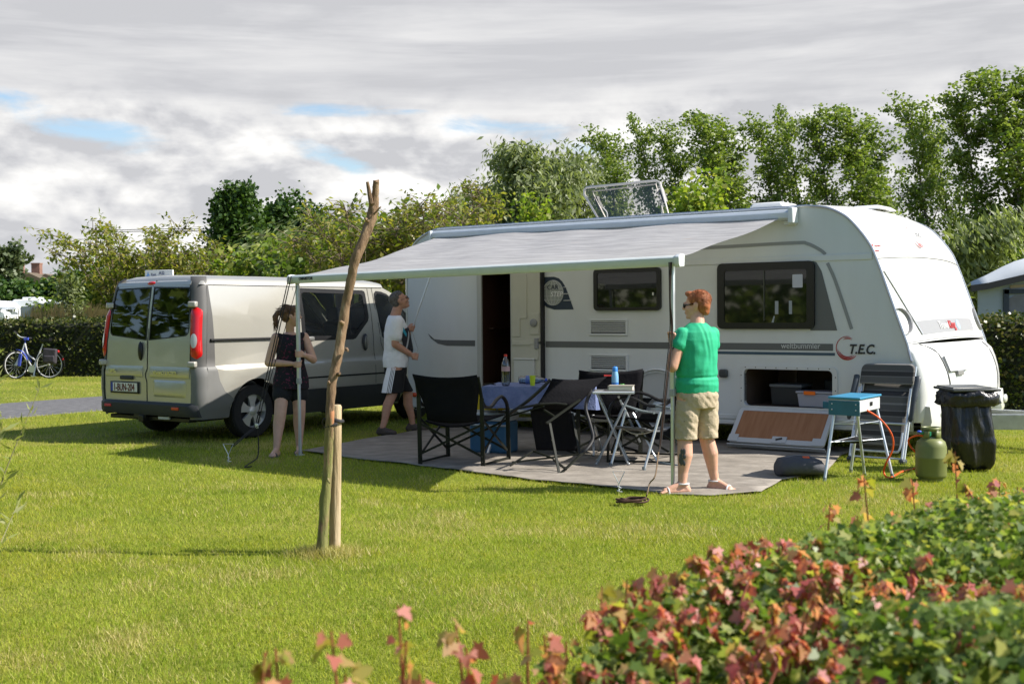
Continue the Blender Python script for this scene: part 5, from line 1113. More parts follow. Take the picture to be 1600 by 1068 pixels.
    blend('tshirt', g, ts, t, .007, 3, disp=lambda p: .010 * noise.noise(Vector((p.x * 8, p.y * 8, p.z * 5 + p.x * 6))) + .004 * noise.noise(p * 22))
    def chest(a, z, off):       # a = angle round the body from the front
        zs_ = [r[0].z for r in rings]; w = float(np.interp(z, zs_, [r[1] for r in rings])); d = float(np.interp(z, zs_, [r[2] for r in rings])); fo = float(np.interp(z, zs_, [r[0].dot(F) for r in rings])); return Rt * ((w + off) * math.sin(a)) + F * (fo + (d + off) * math.cos(a)) + Z * z
    def decal(name, poly, m, off):
        g = MB(); vs, fs = patch(poly, [], lambda a, b: chest(a, b, off), [i * .1 for i in range(-5, 16)], [1.0, 1.05, 1.1, 1.15, 1.2, 1.25, 1.3, 1.35]); g.add(vs, fs); g.build(name, m, t, smooth=True)
    decal('print', [(1.35, 1.10), (1.42, 1.18), (1.30, 1.27), (1.05, 1.31), (.6, 1.33), (.1, 1.31), (-.3, 1.2), (-.3, 1.02), (.1, .98), (.45, 1.0), (.8, 1.06), (1.1, 1.02)], mat('print_dark', (.02, .022, .03), rough=.8), .022)
    decal('print', [(1.55, 1.35), (1.3, 1.37), (.95, 1.25), (1.05, 1.21)], mat('print_cyan', (.03, .30, .45), rough=.8), .025)
    decal('print', [(1.20, 1.07), (1.10, 1.06), (.62, 1.26), (.70, 1.29)], mat('print_pale', (.4, .42, .45), rough=.8), .025)
    decal('print', [(.15, 1.02), (.02, 1.02), (.02, 1.12), (.15, 1.15)], mat('print_pale', (.4, .42, .45)), .025)
    # shorts: black with a pale side panel and stripes
    bk = mat('black_cloth', (.012, .012, .014)); g = MB(); oval_loft(g, [(P(0, 0, .74), .180, .140), (P(0, 0, .86), .178, .142)], (Rt, F), 24)
    lg = []
    for hp, ft in ((P(.10, 0, .80), fb), (P(-.10, 0, .80), ff)):
        an = ft + Z * .10; e = P(0, 0, .88) * 0 + hp.lerp(an, .40) + F * .02; rgs = [(hp, .105), (hp.lerp(e, .5), .112), (e, .116)]; lg.append(rgs)
        g.loft([[c_ + Rt * (w_ * math.cos(2 * math.pi * i / 20)) + F * (w_ * 1.12 * math.sin(2 * math.pi * i / 20)) for i in range(20)] for c_, w_ in rgs])
    blend('shorts', g, bk, t, .007, 2, disp=lambda p: .005 * noise.noise(Vector((p.x * 10, p.y * 10, p.z * 5))))
    rg = lg[0]
    def leg(a, f, off):
        c0, w0 = rg[0]; c1, w1 = rg[2]; c_ = c0.lerp(c1, f); w_ = w0 + (w1 - w0) * min(1, f * 1.6) + off; return c_ + Rt * (w_ * math.sin(a)) + F * (w_ * 1.12 * math.cos(a))
    for a0, a1, m, off in ((2.25, 3.0, ts, .012), (2.11, 2.19, ts, .012), (1.97, 2.05, ts, .012), (1.83, 1.91, ts, .012)):
        g = MB(); g.grid(lambda a, b: leg(a0 + (a1 - a0) * a, -.12 + 1.1 * b, off), 6, 8); g.build('side_stripe', m, t, smooth=True)
    for ft, d in ((fb, Vector((.75, -.4, 0)).normalized()), (ff, Vector((.95, -.1, 0)).normalized())):
        g = MB(); a_ = ft + Z * .10; chain(g, [a_ - d * .03 - Z * .03, ft - d * .05 + Z * .04], [.042, .04], 10); chain(g, [ft - d * .05 + Z * .042, ft + d * .10 + Z * .042, ft + d * .17 + Z * .036], [.042, .045, .034], 12); chain(g, [a_ - Z * .03, ft + d * .09 + Z * .05], [.044, .038], 10); blend('shoe', g, mat('shoe_brown', (.07, .055, .05), rough=.8, bump=.3), t, .007, 2)
    g = MB(); w = Vector(hr); g.tube([Vector((hr.x, hr.y, hr.z)), hr + Vector((.02, .03, .10)), hl - Vector((0, 0, .05))], .004, 6); g.build('cord', mat('cord_pale', (.4, .4, .4)), t)
    return t
woman(); girl(); man()
# ================================================================ camping gear
FAB = lambda: mat('black_canvas', (.010, .010, .012), rough=.9, spec=.08, bump=.25, bscale=40, var=.1)
TUBE = lambda: mat('dark_steel', (.018, .020, .016), rough=.4, metal=.2, spec=.3); ALU = lambda: mat('leg_alu', (.62, .66, .70), rough=.3, metal=.5)
def sling(g, rows, nu=10, nv=14):
    """rows: list of (left, right, sag) -> curved cloth"""
    def f(a, b):
        k = b * (len(rows) - 1); i = min(int(k), len(rows) - 2); t = k - i; l = Vector(rows[i][0]).lerp(Vector(rows[i + 1][0]), t); r = Vector(rows[i][1]).lerp(Vector(rows[i + 1][1]), t); s = Vector(rows[i][2]).lerp(Vector(rows[i + 1][2]), t)
        return l.lerp(r, a) + s * (1 - (2 * a - 1) ** 2)
    g.grid(f, nu, nv)
def armchair(M, label, logo=False, low=1.0):
    """folding armchair of flat dark tube with a black sling; local y points forward"""
    t = empty('folding_chair', M, label, 'chair', 'black folding armchairs'); H = .89
    for x in (-.34, .34):
        g = MB(); g.bar((x, 0, 0), (x, -.02, .66), .018, .040, up=(1, 0, 0)); g.bar((x, -.02, .66), (x * .98, -.09, H - .02), .018, .030, up=(1, 0, 0))
        for z in (.05, .10, .16): g.ell((x + .012 * (1 if x > 0 else -1), -.002, z), .006, 6, 4); g.ell((x, -.022, z), .006, 6, 4)
        g.build('back_leg', TUBE(), t)
        g = MB(); g.bar((x, .62, 0), (x, .60, .52), .018, .040, up=(1, 0, 0)); g.build('front_leg', TUBE(), t)
        g = MB(); g.tube(bez([(x, -.02, .64), (x, .06, .575), (x, .20, .565), (x, .34, .625), (x, .46, .645), (x, .57, .58), (x, .61, .48)], 5), .020, 8, flat=.8); g.build('armrest', mat('black_plastic', (.012, .012, .013)), t, smooth=True)
        g = MB(); g.bar((x, .02, .44), (x, .58, .10), .012, .022); g.bar((x * .95, .02, .12), (x * .95, .58, .44), .012, .022); g.bar((x, 0, .02), (x, .62, .02), .014, .02); g.build('side_brace', TUBE(), t)
    g = MB(); g.bar((-.33, -.012, .40), (.33, -.004, .10), .012, .022); g.bar((.33, -.025, .40), (-.33, -.018, .10), .012, .022); g.build('rear_brace', TUBE(), t)
    g = MB(); g.bar((-.33, .60, .40), (.33, .60, .10), .012, .022); g.bar((.33, .585, .40), (-.33, .585, .10), .012, .022); g.build('front_brace', TUBE(), t)
    g = MB(); for_back = [((-.36, -.10, H), (.33, -.10, H), (0, -.01, -.03)), ((-.335, -.06, .76), (.335, -.06, .76), (0, -.03, 0)), ((-.29, -.03, .64), (.31, -.03, .64), (0, -.05, 0)), ((-.25, -.01, .50), (.28, -.01, .50), (0, -.06, 0)), ((-.26, .02, .44), (.28, .02, .44), (0, -.05, -.02))]
    sling(g, for_back); o = g.build('back_sling', FAB(), t, smooth=True); s = o.modifiers.new('s', 'SOLIDIFY'); s.thickness = .012
    g = MB(); sling(g, [((-.28, .0, .43), (.28, .0, .43), (0, 0, -.05)), ((-.30, .3, .44), (.30, .3, .44), (0, 0, -.05)), ((-.31, .60, .46), (.31, .60, .46), (0, 0, -.02))]); o = g.build('seat_sling', FAB(), t, smooth=True); s = o.modifiers.new('s', 'SOLIDIFY'); s.thickness = .012
    if logo: g = MB(); g.box((-.05, -.115, H - .06), (.09, .004, .018)); g.build('brand_patch', mat('red_decal', (.42, .03, .03)), t)
    return t
def fr2(o, fwd): f = Vector((fwd[0], fwd[1], 0)).normalized(); return frame(o, (f.y, -f.x, 0), z=(0, 0, 1))
def gear():
    armchair(fr2((-.600, 11.80, .02), (.345, .80)), 'upright black folding armchair nearest the lawn, left of the blue-covered table')
    armchair(fr2((1.00, 12.55, .02), (-.25, .97)), 'black folding armchair with a small red patch behind the table', logo=True)
    armchair(fr2((1.62, 12.05, .02), (-.96, .28)), 'black folding armchair half hidden behind the small aluminium side table')
    # the chair tipped on its front legs against the table
    t = empty('folding_chair', Matrix.Translation((.40, 11.5, 0)), 'black folding armchair tipped over and leaning on the blue-covered table', 'chair', 'black folding armchairs'); O = Vector((.40, 11.5, 0))
    Q = lambda px, py, d: at(px, py, d) - O
    g = MB(); sling(g, [(Q(863, 591, 11.75), Q(948, 588, 11.9), (0, 0, -.02)), (Q(852, 612, 11.7), Q(930, 605, 11.8), (0, -.03, 0)), (Q(838, 634, 11.65), Q(905, 630, 11.7), (0, -.03, 0)), (Q(832, 638, 11.75), Q(893, 640, 11.7), (0, -.02, 0))]); o = g.build('back_sling', FAB(), t, smooth=True); s = o.modifiers.new('s', 'SOLIDIFY'); s.thickness = .012
    g = MB(); sling(g, [(Q(828, 638, 11.75), Q(892, 640, 11.75), (0, 0, 0)), (Q(833, 675, 11.8), Q(897, 672, 11.8), (0, .03, 0)), (Q(838, 702, 11.85), Q(903, 704, 11.85), (0, 0, 0))]); o = g.build('seat_sling', FAB(), t, smooth=True); s = o.modifiers.new('s', 'SOLIDIFY'); s.thickness = .012
    def bars(name, L_, m=None, w=.022, r=None):
        for a, b in L_:
            g = MB(); g.bar(Q(*a), Q(*b), w, .016); g.build(name, m or TUBE(), t)
    bars('leg', [((859, 661, 11.35), (874, 741, 11.15)), ((854, 661, 11.35), (906, 624, 11.7)), ((874, 741, 11.15), (912, 706, 11.5)), ((894, 645, 11.8), (906, 712, 11.6))])
    bars('brace', [((797, 727, 11.3), (833, 704, 11.5)), ((833, 704, 11.5), (865, 716, 11.4)), ((800, 722, 11.35), (905, 709, 11.5)), ((865, 718, 11.4), (885, 733, 11.2)), ((795, 650, 11.9), (850, 634, 11.6)), ((850, 640, 11.6), (866, 650, 11.5))], w=.018)
    g = MB(); g.tube(bez([Q(797, 645, 11.9), Q(822, 628, 11.8), Q(845, 608, 11.7), Q(860, 593, 11.7)], 5), .018, 8); g.build('armrest', mat('black_plastic', (.012, .012, .013)), t, smooth=True)
    g = MB(); g.tube(bez([Q(924, 608, 11.8), Q(915, 635, 11.7), Q(921, 660, 11.65), Q(926, 685, 11.6), Q(915, 703, 11.5), Q(907, 709, 11.5)], 5), .018, 8); g.build('armrest', mat('black_plastic', (.012, .012, .013)), t, smooth=True)
    g = MB(); g.tube([Q(812, 637, 11.8), Q(845, 631, 11.6), Q(870, 630, 11.6), Q(886, 632, 11.6)], .012, 8); g.build('side_rail', TUBE(), t, smooth=True)
    # main table with blue cloth
    tx = Vector((.97, -.22, 0)).normalized(); ty = Vector((.22, .97, 0)); T0 = Vector((-.30, 12.62, .025)); TM = frame(T0, tx, z=(0, 0, 1)); TL, TW, TH = 1.16, .72, .705
    t = empty('camping_table', TM, 'folding camping table with splayed pale legs standing under a blue cloth', 'table')
    g = MB(); g.box((TL / 2, TW / 2, TH - .015), (TL, TW, .03)); g.build('table_top', mat('table_grey', (.3, .3, .3)), t, bevel=.008)
    for x in (.12, TL - .12):
        for y0, y1 in ((.05, TW - .08), (TW - .05, .08)):
            g = MB(); g.bar((x, y0, TH - .03), (x + (-.10 if x < .5 else .1), y1, 0), .022, .03); g.build('leg', ALU(), t, bevel=.004)
    g = MB(); g.bar((.05, TW + .0, .31), (TL + .1, TW, .31), .02, .035); g.build('stretcher', ALU(), t, bevel=.004)
    cl = ramp_mat('blue_cloth', [(.3, (.12, .16, .30)), (.55, (.17, .21, .38)), (.75, (.23, .27, .45))], 10, rough=.9, bump=.4, bscale=60)
    g = MB(); n = 48
    def rim(i, f, z0, z1):
        q = i / n * 4; s = int(q); u = q - s; L_, W_ = TL + .03, TW + .03; x0, y0 = -.015, -.015
        p = [(x0 + u * L_, y0), (x0 + L_, y0 + u * W_), (x0 + L_ - u * L_, y0 + W_), (x0, y0 + W_ - u * W_)][s % 4]; o = [(0, -1), (1, 0), (0, 1), (-1, 0)][s % 4]; w = f * (.012 + .022 * math.sin(i * 1.9) + .01 * math.sin(i * .7)); return Vector((p[0] + o[0] * w, p[1] + o[1] * w, z0 + (z1 - z0) * f + .01 * f * math.sin(i * .8)))
    rings = [[rim(i, f, TH + .006, TH - .225) for i in range(n)] for f in (0, .08, .3, .6, 1)]; g.loft(rings, cap=False); g.add(rings[0], [list(range(n))]); o = g.build('tablecloth', cl, None, smooth=True, angle=60); o.matrix_world = TM; tag(o, 'faded blue cloth draped over the camping table', 'tablecloth')
    zt = TH + .035
    def on(x, y): p = TM @ Vector((x, y, 0)); return Vector((p.x, p.y, zt))
    pet = clearmat('clear_bottle', (.80, .84, .86), .10); 
    b = on(.22, .08); t = empty('water_bottle', Matrix.Translation(b), 'clear upright bottle with a red cap standing on the blue tablecloth', 'bottle')
    prof = [(.030, 0), (.043, .01), (.044, .05), (.042, .13), (.044, .20), (.040, .235), (.024, .275), (.015, .295), (.015, .305)]
    g = MB(); g.lathe(prof, n=20); g.build('bottle', pet, t, smooth=True, angle=60)
    g = MB(); g.lathe([(.001, .01), (.040, .012), (.040, .11), (.001, .11)], n=20); g.build('water', mat('water_in_bottle', (.45, .47, .5), rough=.1, alpha=.35), t, smooth=True)
    g = MB(); g.lathe([(.0445, .15), (.0445, .20)], n=20, cap=False); g.build('label', mat('label_pale', (.45, .30, .32)), t)
    g = MB(); g.lathe([(.017, .303), (.017, .325), (.001, .326)], n=14); g.build('cap', mat('cap_red', (.6, .03, .02), rough=.4), t, smooth=True)
    b = on(.30, .35); t = empty('water_bottle', frame(b + Vector((0, 0, .047)), (.1, .99, 0), (0, 0, 1)), 'blue-tinted bottle lying on its side on the blue tablecloth', 'bottle')
    g = MB(); g.lathe([(.03, 0), (.044, .01), (.040, .04), (.044, .08), (.040, .12), (.044, .17), (.038, .22), (.016, .27), (.015, .29)], axis=(0, 0, -1), n=20); g.build('bottle', clearmat('blue_bottle', (.45, .60, .80), .2), t, smooth=True, angle=60)
    g = MB(); g.lathe([(.017, .285), (.017, .305), (.001, .306)], axis=(0, 0, -1), n=14); g.build('cap', mat('cap_blue', (.03, .08, .45), rough=.4), t); g = MB(); g.lathe([(.0445, .08), (.0445, .15)], axis=(0, 0, -1), n=20, cap=False); g.build('label', mat('label_blue', (.10, .16, .40)), t)
    t.matrix_world = frame(b + Vector((0, 0, .047)), (0, 0, 1), z=(-.97, .22, 0))
    b = on(.50, .10); g = MB(); g.lathe([(.024, 0), (.032, .105), (.029, .104), (.022, .004)], b, n=20); tag(g.build('cup', mat('cup_yellow', (.50, .62, .03), rough=.4), smooth=True), 'yellow-green plastic cup standing by the cap of the lying bottle', 'cup')
    # cooler and the yellow bag
    c = Vector((-.20, 12.90, .02)); M = frame(c, (.90, -.42, 0), z=(0, 0, 1)); t = empty('cool_box', M, 'blue cool box with a pale lid on the groundsheet under the table', 'cool box')
    g = MB(); g.box((0, 0, .17), (.44, .30, .34)); g.build('box', mat('cooler_blue', (.035, .13, .26), rough=.5), t, bevel=.03, seg=3); g = MB(); g.box((0, 0, .385), (.46, .32, .09)); g.build('lid', mat('cooler_lid', (.42, .46, .50), rough=.5), t, bevel=.02); g = MB(); g.tube(bez([(-.22, -.16, .30), (-.1, -.175, .30), (.1, -.175, .30), (.22, -.16, .30)], 4), .010, 6); g.build('handle', mat('cooler_lid', (.42, .46, .50)), t, smooth=True)
    M = frame(c + Vector((-.02, .03, .45)), (.90, -.42, 0), z=(0, 0, 1)); t = empty('tote_bag', M, 'yellow bag with a dark strap resting on the cool box lid', 'bag')
    g = MB(); g.loft([[Vector((w * a, d_ * b_, z)) for a, b_ in ((-1, -.8), (-.8, -1), (.8, -1), (1, -.8), (1, .8), (.8, 1), (-.8, 1), (-1, .8))] for w, d_, z in ((.15, .07, 0), (.17, .085, .05), (.15, .06, .17), (.13, .03, .22))]); g.build('bag', mat('yellow_cloth', (.62, .44, .01), rough=.8, bump=.3, bscale=14), t, smooth=True, angle=50); g = MB(); g.tube(bez([(-.10, -.03, .21), (-.05, -.05, .27), (.06, -.05, .27), (.12, -.04, .2), (.15, -.07, .1)], 4), .008, 6); g.build('strap', TUBE(), t, smooth=True)
    # small side table, book, spray bottle
    S0 = Vector((.99, 11.85, .02)); M = frame(S0, (.99, -.10, 0), z=(0, 0, 1)); t = empty('side_table', M, 'small aluminium folding side table carrying a book and a blue spray bottle', 'table')
    g = MB(); g.box((0, 0, .705), (.38, .32, .018)); g.build('table_top', mat('side_table_grey', (.22, .23, .24), rough=.4), t, bevel=.006); g = MB(); g.tube([(-.195, -.165, .70), (.195, -.165, .70), (.195, .165, .70), (-.195, .165, .70)], .012, 8, closed=True); g.build('rim', ALU(), t, smooth=True)
    la = mat('table_leg_grey', (.30, .32, .34), rough=.35, metal=.4)
    for x0, x1 in ((-.16, .14), (.16, -.17)):
        for y in (-.14, .14): g = MB(); g.tube([(x0, y, .69), (x1, y, 0)], .011, 8); g.ell((x1, y, .012), .016, 8, 6); g.build('leg', la, t, smooth=True)
    b = S0 + Vector((.07, -.05, .716)); M = frame(b, (.97, -.2, 0), z=(0, 0, 1)); t = empty('book', M, 'thick closed book lying on the small side table', 'book'); g = MB(); g.box((0, 0, .025), (.23, .16, .036)); g.build('pages', mat('pages', (.60, .58, .50), rough=.9), t); g = MB(); g.box((0, 0, .004), (.24, .17, .006)); g.box((0, 0, .047), (.24, .17, .006)); g.box((-.121, 0, .025), (.005, .17, .046)); g.build('cover', mat('book_cover', (.30, .28, .24), rough=.6), t)
    b = S0 + Vector((.02, .09, .716)); t = empty('spray_bottle', Matrix.Translation(b), 'pale blue bottle with a darker blue cap behind the book', 'bottle'); g = MB(); g.lathe([(.028, 0), (.034, .01), (.034, .13), (.030, .16), (.024, .18)], n=18); g.build('bottle', mat('bottle_blue', (.20, .42, .68), rough=.4), t, smooth=True, angle=50); g = MB(); g.lathe([(.026, .178), (.026, .215), (.018, .225), (.001, .226)], n=16); g.build('cap', mat('cap_midblue', (.04, .22, .62), rough=.4), t, smooth=True, angle=50); g = MB(); g.lathe([(.0345, .03), (.0345, .07)], n=18, cap=False); g.build('label', mat('label_deep', (.03, .15, .45)), t)
    b = S0 + Vector((.09, .10, .716)); g = MB(); g.lathe([(.022, 0), (.024, .05), (.020, .055)], b, n=14); tag(g.build('tin', mat('tin_green', (.04, .22, .03), rough=.4), smooth=True), 'small green tin half hidden beside the pale blue bottle', 'tin')
    # aluminium folding armchair, grey arms
    M = fr2((1.12, 11.52, .02), (-.70, .55)); O = M.translation; t = empty('folding_chair', Matrix.Translation((1.2, 11.5, 0)), 'aluminium folding chair with grey plastic armrest beside the side table', 'chair'); O = Vector((1.2, 11.5, 0)); gr = mat('arm_grey', (.14, .17, .18), rough=.5)
    for a, b in (((978, 640, 11.75), (954, 729, 11.65)), ((1032, 643, 11.35), (1006, 735, 11.3)), ((989, 645, 11.9), (1028, 722, 11.75)), ((966, 618, 11.85), (1000, 690, 12.0))):
        g = MB(); g.tube([at(*a) - O, at(*b) - O], .0125, 8); g.build('leg', ALU(), t, smooth=True)
    g = MB(); p, q = at(954, 731, 11.65) - O, at(1006, 737, 11.3) - O; g.tube(bez([p + Vector((0, 0, .05)), p, p.lerp(q, .1), q.lerp(p, .1), q, q + Vector((0, 0, .05))], 4), .017, 8); g.build('foot_bar', gr, t, smooth=True)
    g = MB(); p, q = at(1028, 722, 11.75) - O, at(1060, 727, 11.6) - O; g.tube([p, q], .012, 8); g.build('foot_bar', gr, t, smooth=True)
    g = MB(); g.tube(bez([at(972, 632, 11.8) - O, at(985, 636, 11.75) - O, at(1003, 642, 11.65) - O, at(1022, 645, 11.5) - O], 4), [.008] + [.022] * 5 + [.026] * 4 + [.016] * 3, 10, flat=.5); g.build('armrest', gr, t, smooth=True)
    g = MB(); g.tube([at(1025, 634, 11.5) - O, at(1048, 638, 11.4) - O], .014, 8); g.build('armrest', gr, t, smooth=True)
    g = MB(); sling(g, [(at(955, 664, 11.75) - O, at(988, 668, 12.1) - O, (0, 0, -.02)), (at(1008, 668, 11.4) - O, at(1042, 670, 11.8) - O, (0, 0, -.02))]); o = g.build('seat', mat('seat_grey', (.10, .105, .11), rough=.8), t, smooth=True); s = o.modifiers.new('s', 'SOLIDIFY'); s.thickness = .015
    g = MB(); g.tube(bez([at(972, 668, 11.7) - O, at(990, 677, 11.6) - O, at(1010, 676, 11.5) - O, at(1024, 670, 11.4) - O], 4), .007, 6); g.build('seat_bow', mat('bow_pale', (.35, .34, .28)), t, smooth=True)
    # striped lounger leaning on the caravan
    t = empty('folding_lounger', CM, 'folded lounger with grey and brown striped cover leaning on the caravan front', 'lounger'); st = bpy.data.materials.new('striped_mesh'); st.use_nodes = True; nt = st.node_tree; N = nt.nodes; L = nt.links; b = N['Principled BSDF']; tc = N.new('ShaderNodeTexCoord'); sp = N.new('ShaderNodeSeparateXYZ'); L.new(tc.outputs['Object'], sp.inputs[0]); mm = N.new('ShaderNodeMath'); mm.operation = 'MULTIPLY'; L.new(sp.outputs[2], mm.inputs[0]); mm.inputs[1].default_value = 5.2; fr_ = N.new('ShaderNodeMath'); fr_.operation = 'FRACT'; L.new(mm.outputs[0], fr_.inputs[0]); cr = N.new('ShaderNodeValToRGB'); L.new(fr_.outputs[0], cr.inputs[0]); cr.color_ramp.interpolation = 'CONSTANT'; e = cr.color_ramp.elements
    for p_, c_ in ((0, (.10, .095, .085)), (.30, (.17, .16, .15)), (.34, (.035, .032, .030)), (.58, (.18, .17, .16)), (.62, (.09, .085, .08)), (.9, (.20, .19, .18))):
        q = e.new(p_) if p_ > 0 else e[0]; q.color = (*c_, 1)
    e.remove(e[len(e) - 1]); L.new(cr.outputs[0], b.inputs['Base Color']); b.inputs['Roughness'].default_value = .8
    V = lambda u, z, o=0.0: Vector((u, -.10 - .36 * (1 - z / .96) - o, z))
    x0, x1 = .46, .98
    g = MB(); g.grid(lambda a, b_: V(x0 + .02 + (x1 - x0 - .04) * a, .10 + .66 * b_, .012 * math.sin(math.pi * a)), 8, 12); o = g.build('back_cover', st, t, smooth=True); s = o.modifiers.new('s', 'SOLIDIFY'); s.thickness = .008
    g = MB(); g.grid(lambda a, b_: V(x0 + .02 + (x1 - x0 - .04) * a, .16 + .52 * b_, .07), 8, 10); o = g.build('seat_cover', st, t, smooth=True); s = o.modifiers.new('s', 'SOLIDIFY'); s.thickness = .008
    g = MB(); P_ = rrect(x0 - .01, .755, x1 + .01, .955, .05, rs=(.01, .01, .06, .06)); g.prism(P_, lambda a, b_, c_: V(a, b_, .02 + c_), .045); g.build('head_pad', st, t, bevel=.012)
    for x in (x0, x1):
        g = MB(); g.tube([V(x, 0.02, .02), V(x, .93, .0)], .0125, 8); g.tube([V(x + (.0 if x < .7 else .0), .05, .09), V(x, .72, .075)], .0125, 8); g.build('frame_tube', ALU(), t, smooth=True)
        g = MB(); xx = x - .05 if x < .7 else x + .05; g.tube(bez([V(xx, .84, .06), V(xx + .01, .80, .08), V(xx, .62, .10), V(xx - .005, .50, .09), V(xx - .02, .40, .07)], 4), [.012] + [.030] * 8 + [.022] * 7 + [.010], 10, flat=.6); g.build('armrest', mat('arm_dark', (.045, .055, .065), rough=.45), t, smooth=True)
    g = MB(); g.tube(bez([V(x0 + .02, .30, .10), V(x0 + .03, .14, .10), V(x0 + .10, .115, .10), V(x1 - .10, .115, .10), V(x1 - .03, .14, .10), V(x1 - .02, .30, .10)], 5), .011, 8); g.tube([V(x0, .05, .08), V(x1, .05, .08)], .011, 8); g.tube([V(x0, .38, .085), V(x1, .38, .085)], .011, 8); g.build('cross_tube', ALU(), t, smooth=True)
    for x in (x0, x1): g = MB(); g.box(tuple(V(x, .02, .05)), (.06, .11, .05)); g.build('foot', mat('arm_dark', (.045, .055, .065)), t, bevel=.015)
    # grill stand
    O = Vector((3.06, 10.88, 0)); t = empty('camping_stove', Matrix.Translation(O), 'teal folding stove on a tall splayed aluminium stand with an orange gas hose', 'stove')
    a = at(1296, 638, 10.75) - O; b = at(1343, 638, 10.55) - O; dx = (b - a); dx.z = 0; W_ = dx.length; dx.normalize(); c2 = at(1375, 634, 11.0) - O; dy = c2 - b; dy.z = 0; D_ = dy.length; dy.normalize(); z0, z1 = .605, .715
    def BX(u, v, z): return Vector((b.x, b.y, z)) - dx * u + dy * v
    teal = mat('stove_teal', (.015, .12, .19), rough=.4, var=.08, vscale=9); lb = mat('stove_blue', (.045, .25, .42), rough=.35)
    g = MB(); g.loft([[BX(0, 0, z), BX(W_, 0, z), BX(W_, D_, z), BX(0, D_, z)] for z in (z0, z1)]); g.build('body', mat('stove_white', (.60, .62, .63), rough=.35), t, bevel=.006)
    g = MB(); g.loft([[BX(-.006, -.012, z), BX(W_ + .006, -.012, z), BX(W_ + .006, -.003, z), BX(-.006, -.003, z)] for z in (z0 - .03, z1 - .012)]); g.build('front_flap', teal, t, bevel=.003)
    g = MB(); g.loft([[BX(-.012, -.015, z), BX(W_ + .012, -.015, z), BX(W_ + .012, D_ + .012, z), BX(-.012, D_ + .012, z)] for z in (z1 + .0025, z1 + .022)]); g.build('lid', lb, t, bevel=.006)
    g = MB(); g.loft([[BX(W_ + .008, 0, z), BX(W_ + .09, .06, z), BX(W_ + .09, .08, z), BX(W_ + .008, .04, z)] for z in (z0 + .02, z1 - .03)]); g.build('side_flap', teal, t, bevel=.003)
    g = MB(); g.box((0, 0, 0), (.004, .07, .035), M=frame(BX(-.002, D_ * .55, z0 + .06), dy.cross(Vector((0, 0, 1))), z=(0, 0, 1))); g.build('knob_slot', mat('black_plastic', (.012, .012, .013)), t)
    for pt in ((.03, 0), (W_ - .03, 0)):
        for z in (z0 + .02, z1 - .04): g = MB(); g.ell(BX(pt[0], -.014, z), .007, 8, 6); g.build('rivet', ALU(), t)
    for (u, v), ft in (((W_ - .04, .02), gp(1288, 752)), ((.03, .02), gp(1351, 742)), ((-.0 + .02, D_ - .03), gp(1395, 746)), ((W_ - .1, D_ - .03), gp(1329, 738))):
        ft = ft - O; g = MB(); g.tube([BX(u, v, z0), ft], .0135, 8); g.build('leg', ALU(), t, smooth=True); g = MB(); g.lathe([(.017, 0), (.016, .035)], ft, (BX(u, v, z0) - ft), n=10); g.build('leg_tip', mat('arm_grey', (.14, .17, .18)), t)
    legs = [(BX(W_ - .04, .02, z0), gp(1288, 752) - O), (BX(.03, .02, z0), gp(1351, 742) - O), (BX(.02, D_ - .03, z0), gp(1395, 746) - O), (BX(W_ - .1, D_ - .03, z0), gp(1329, 738) - O)]
    sh = [l[0].lerp(l[1], .44) for l in legs]; g = MB(); g.grid(lambda a_, b_: sh[0].lerp(sh[1], a_).lerp(sh[3].lerp(sh[2], a_), b_) - Vector((0, 0, .03 * math.sin(math.pi * a_) * math.sin(math.pi * b_))), 8, 8); o = g.build('net_shelf', mat('net_black', (.02, .02, .02), rough=.9, spec=.1), t, smooth=True); s = o.modifiers.new('s', 'SOLIDIFY'); s.thickness = .004
    for i, j in ((0, 1), (1, 2), (2, 3), (3, 0)): g = MB(); g.tube([sh[i], sh[j]], .004, 6); g.build('brace_wire', ALU(), t); g = MB(); g.tube([legs[i][0].lerp(legs[i][1], .18), legs[j][0].lerp(legs[j][1], .18)], .004, 6); g.build('brace_wire', ALU(), t)
    hose = mat('hose_orange', (.75, .10, .01), rough=.4); pts = [BX(.0, D_ * .35, z0 + .01), at(1376, 655, 10.75) - O, at(1393, 678, 10.75) - O, at(1395, 700, 10.75) - O, at(1385, 722, 10.75) - O, at(1381, 738, 10.8) - O, gp(1390, 748) - O + Vector((0, 0, .012)), gp(1410, 738) - O + Vector((0, 0, .012)), gp(1432, 733) - O + Vector((0, 0, .02)), at(1434, 712, 10.75) - O, at(1422, 696, 10.7) - O, at(1420, 686, 10.65) - O, at(1432, 680, 10.6) - O, at(1446, 681, 10.58) - O]
    g = MB(); g.tube(bez(pts, 8), .0085, 8); g.build('gas_hose', hose, t, smooth=True)
    # gas bottle
    O = Vector((3.655, 10.60, 0)); t = empty('gas_bottle', Matrix.Translation(O), 'olive green gas bottle on the grass in front of the lounger', 'gas bottle'); og = mat('olive_paint', (.16, .18, .055), rough=.45, var=.08, vscale=6, dirt=((.12, .11, .06), .3, 6))
    g = MB(); g.lathe([(.10, .0), (.105, .03), (.125, .04), (.131, .06), (.132, .20), (.134, .205), (.134, .215), (.132, .22), (.131, .30), (.118, .345), (.085, .375), (.05, .385)], n=36); g.build('cylinder', og, t, smooth=True, angle=50)
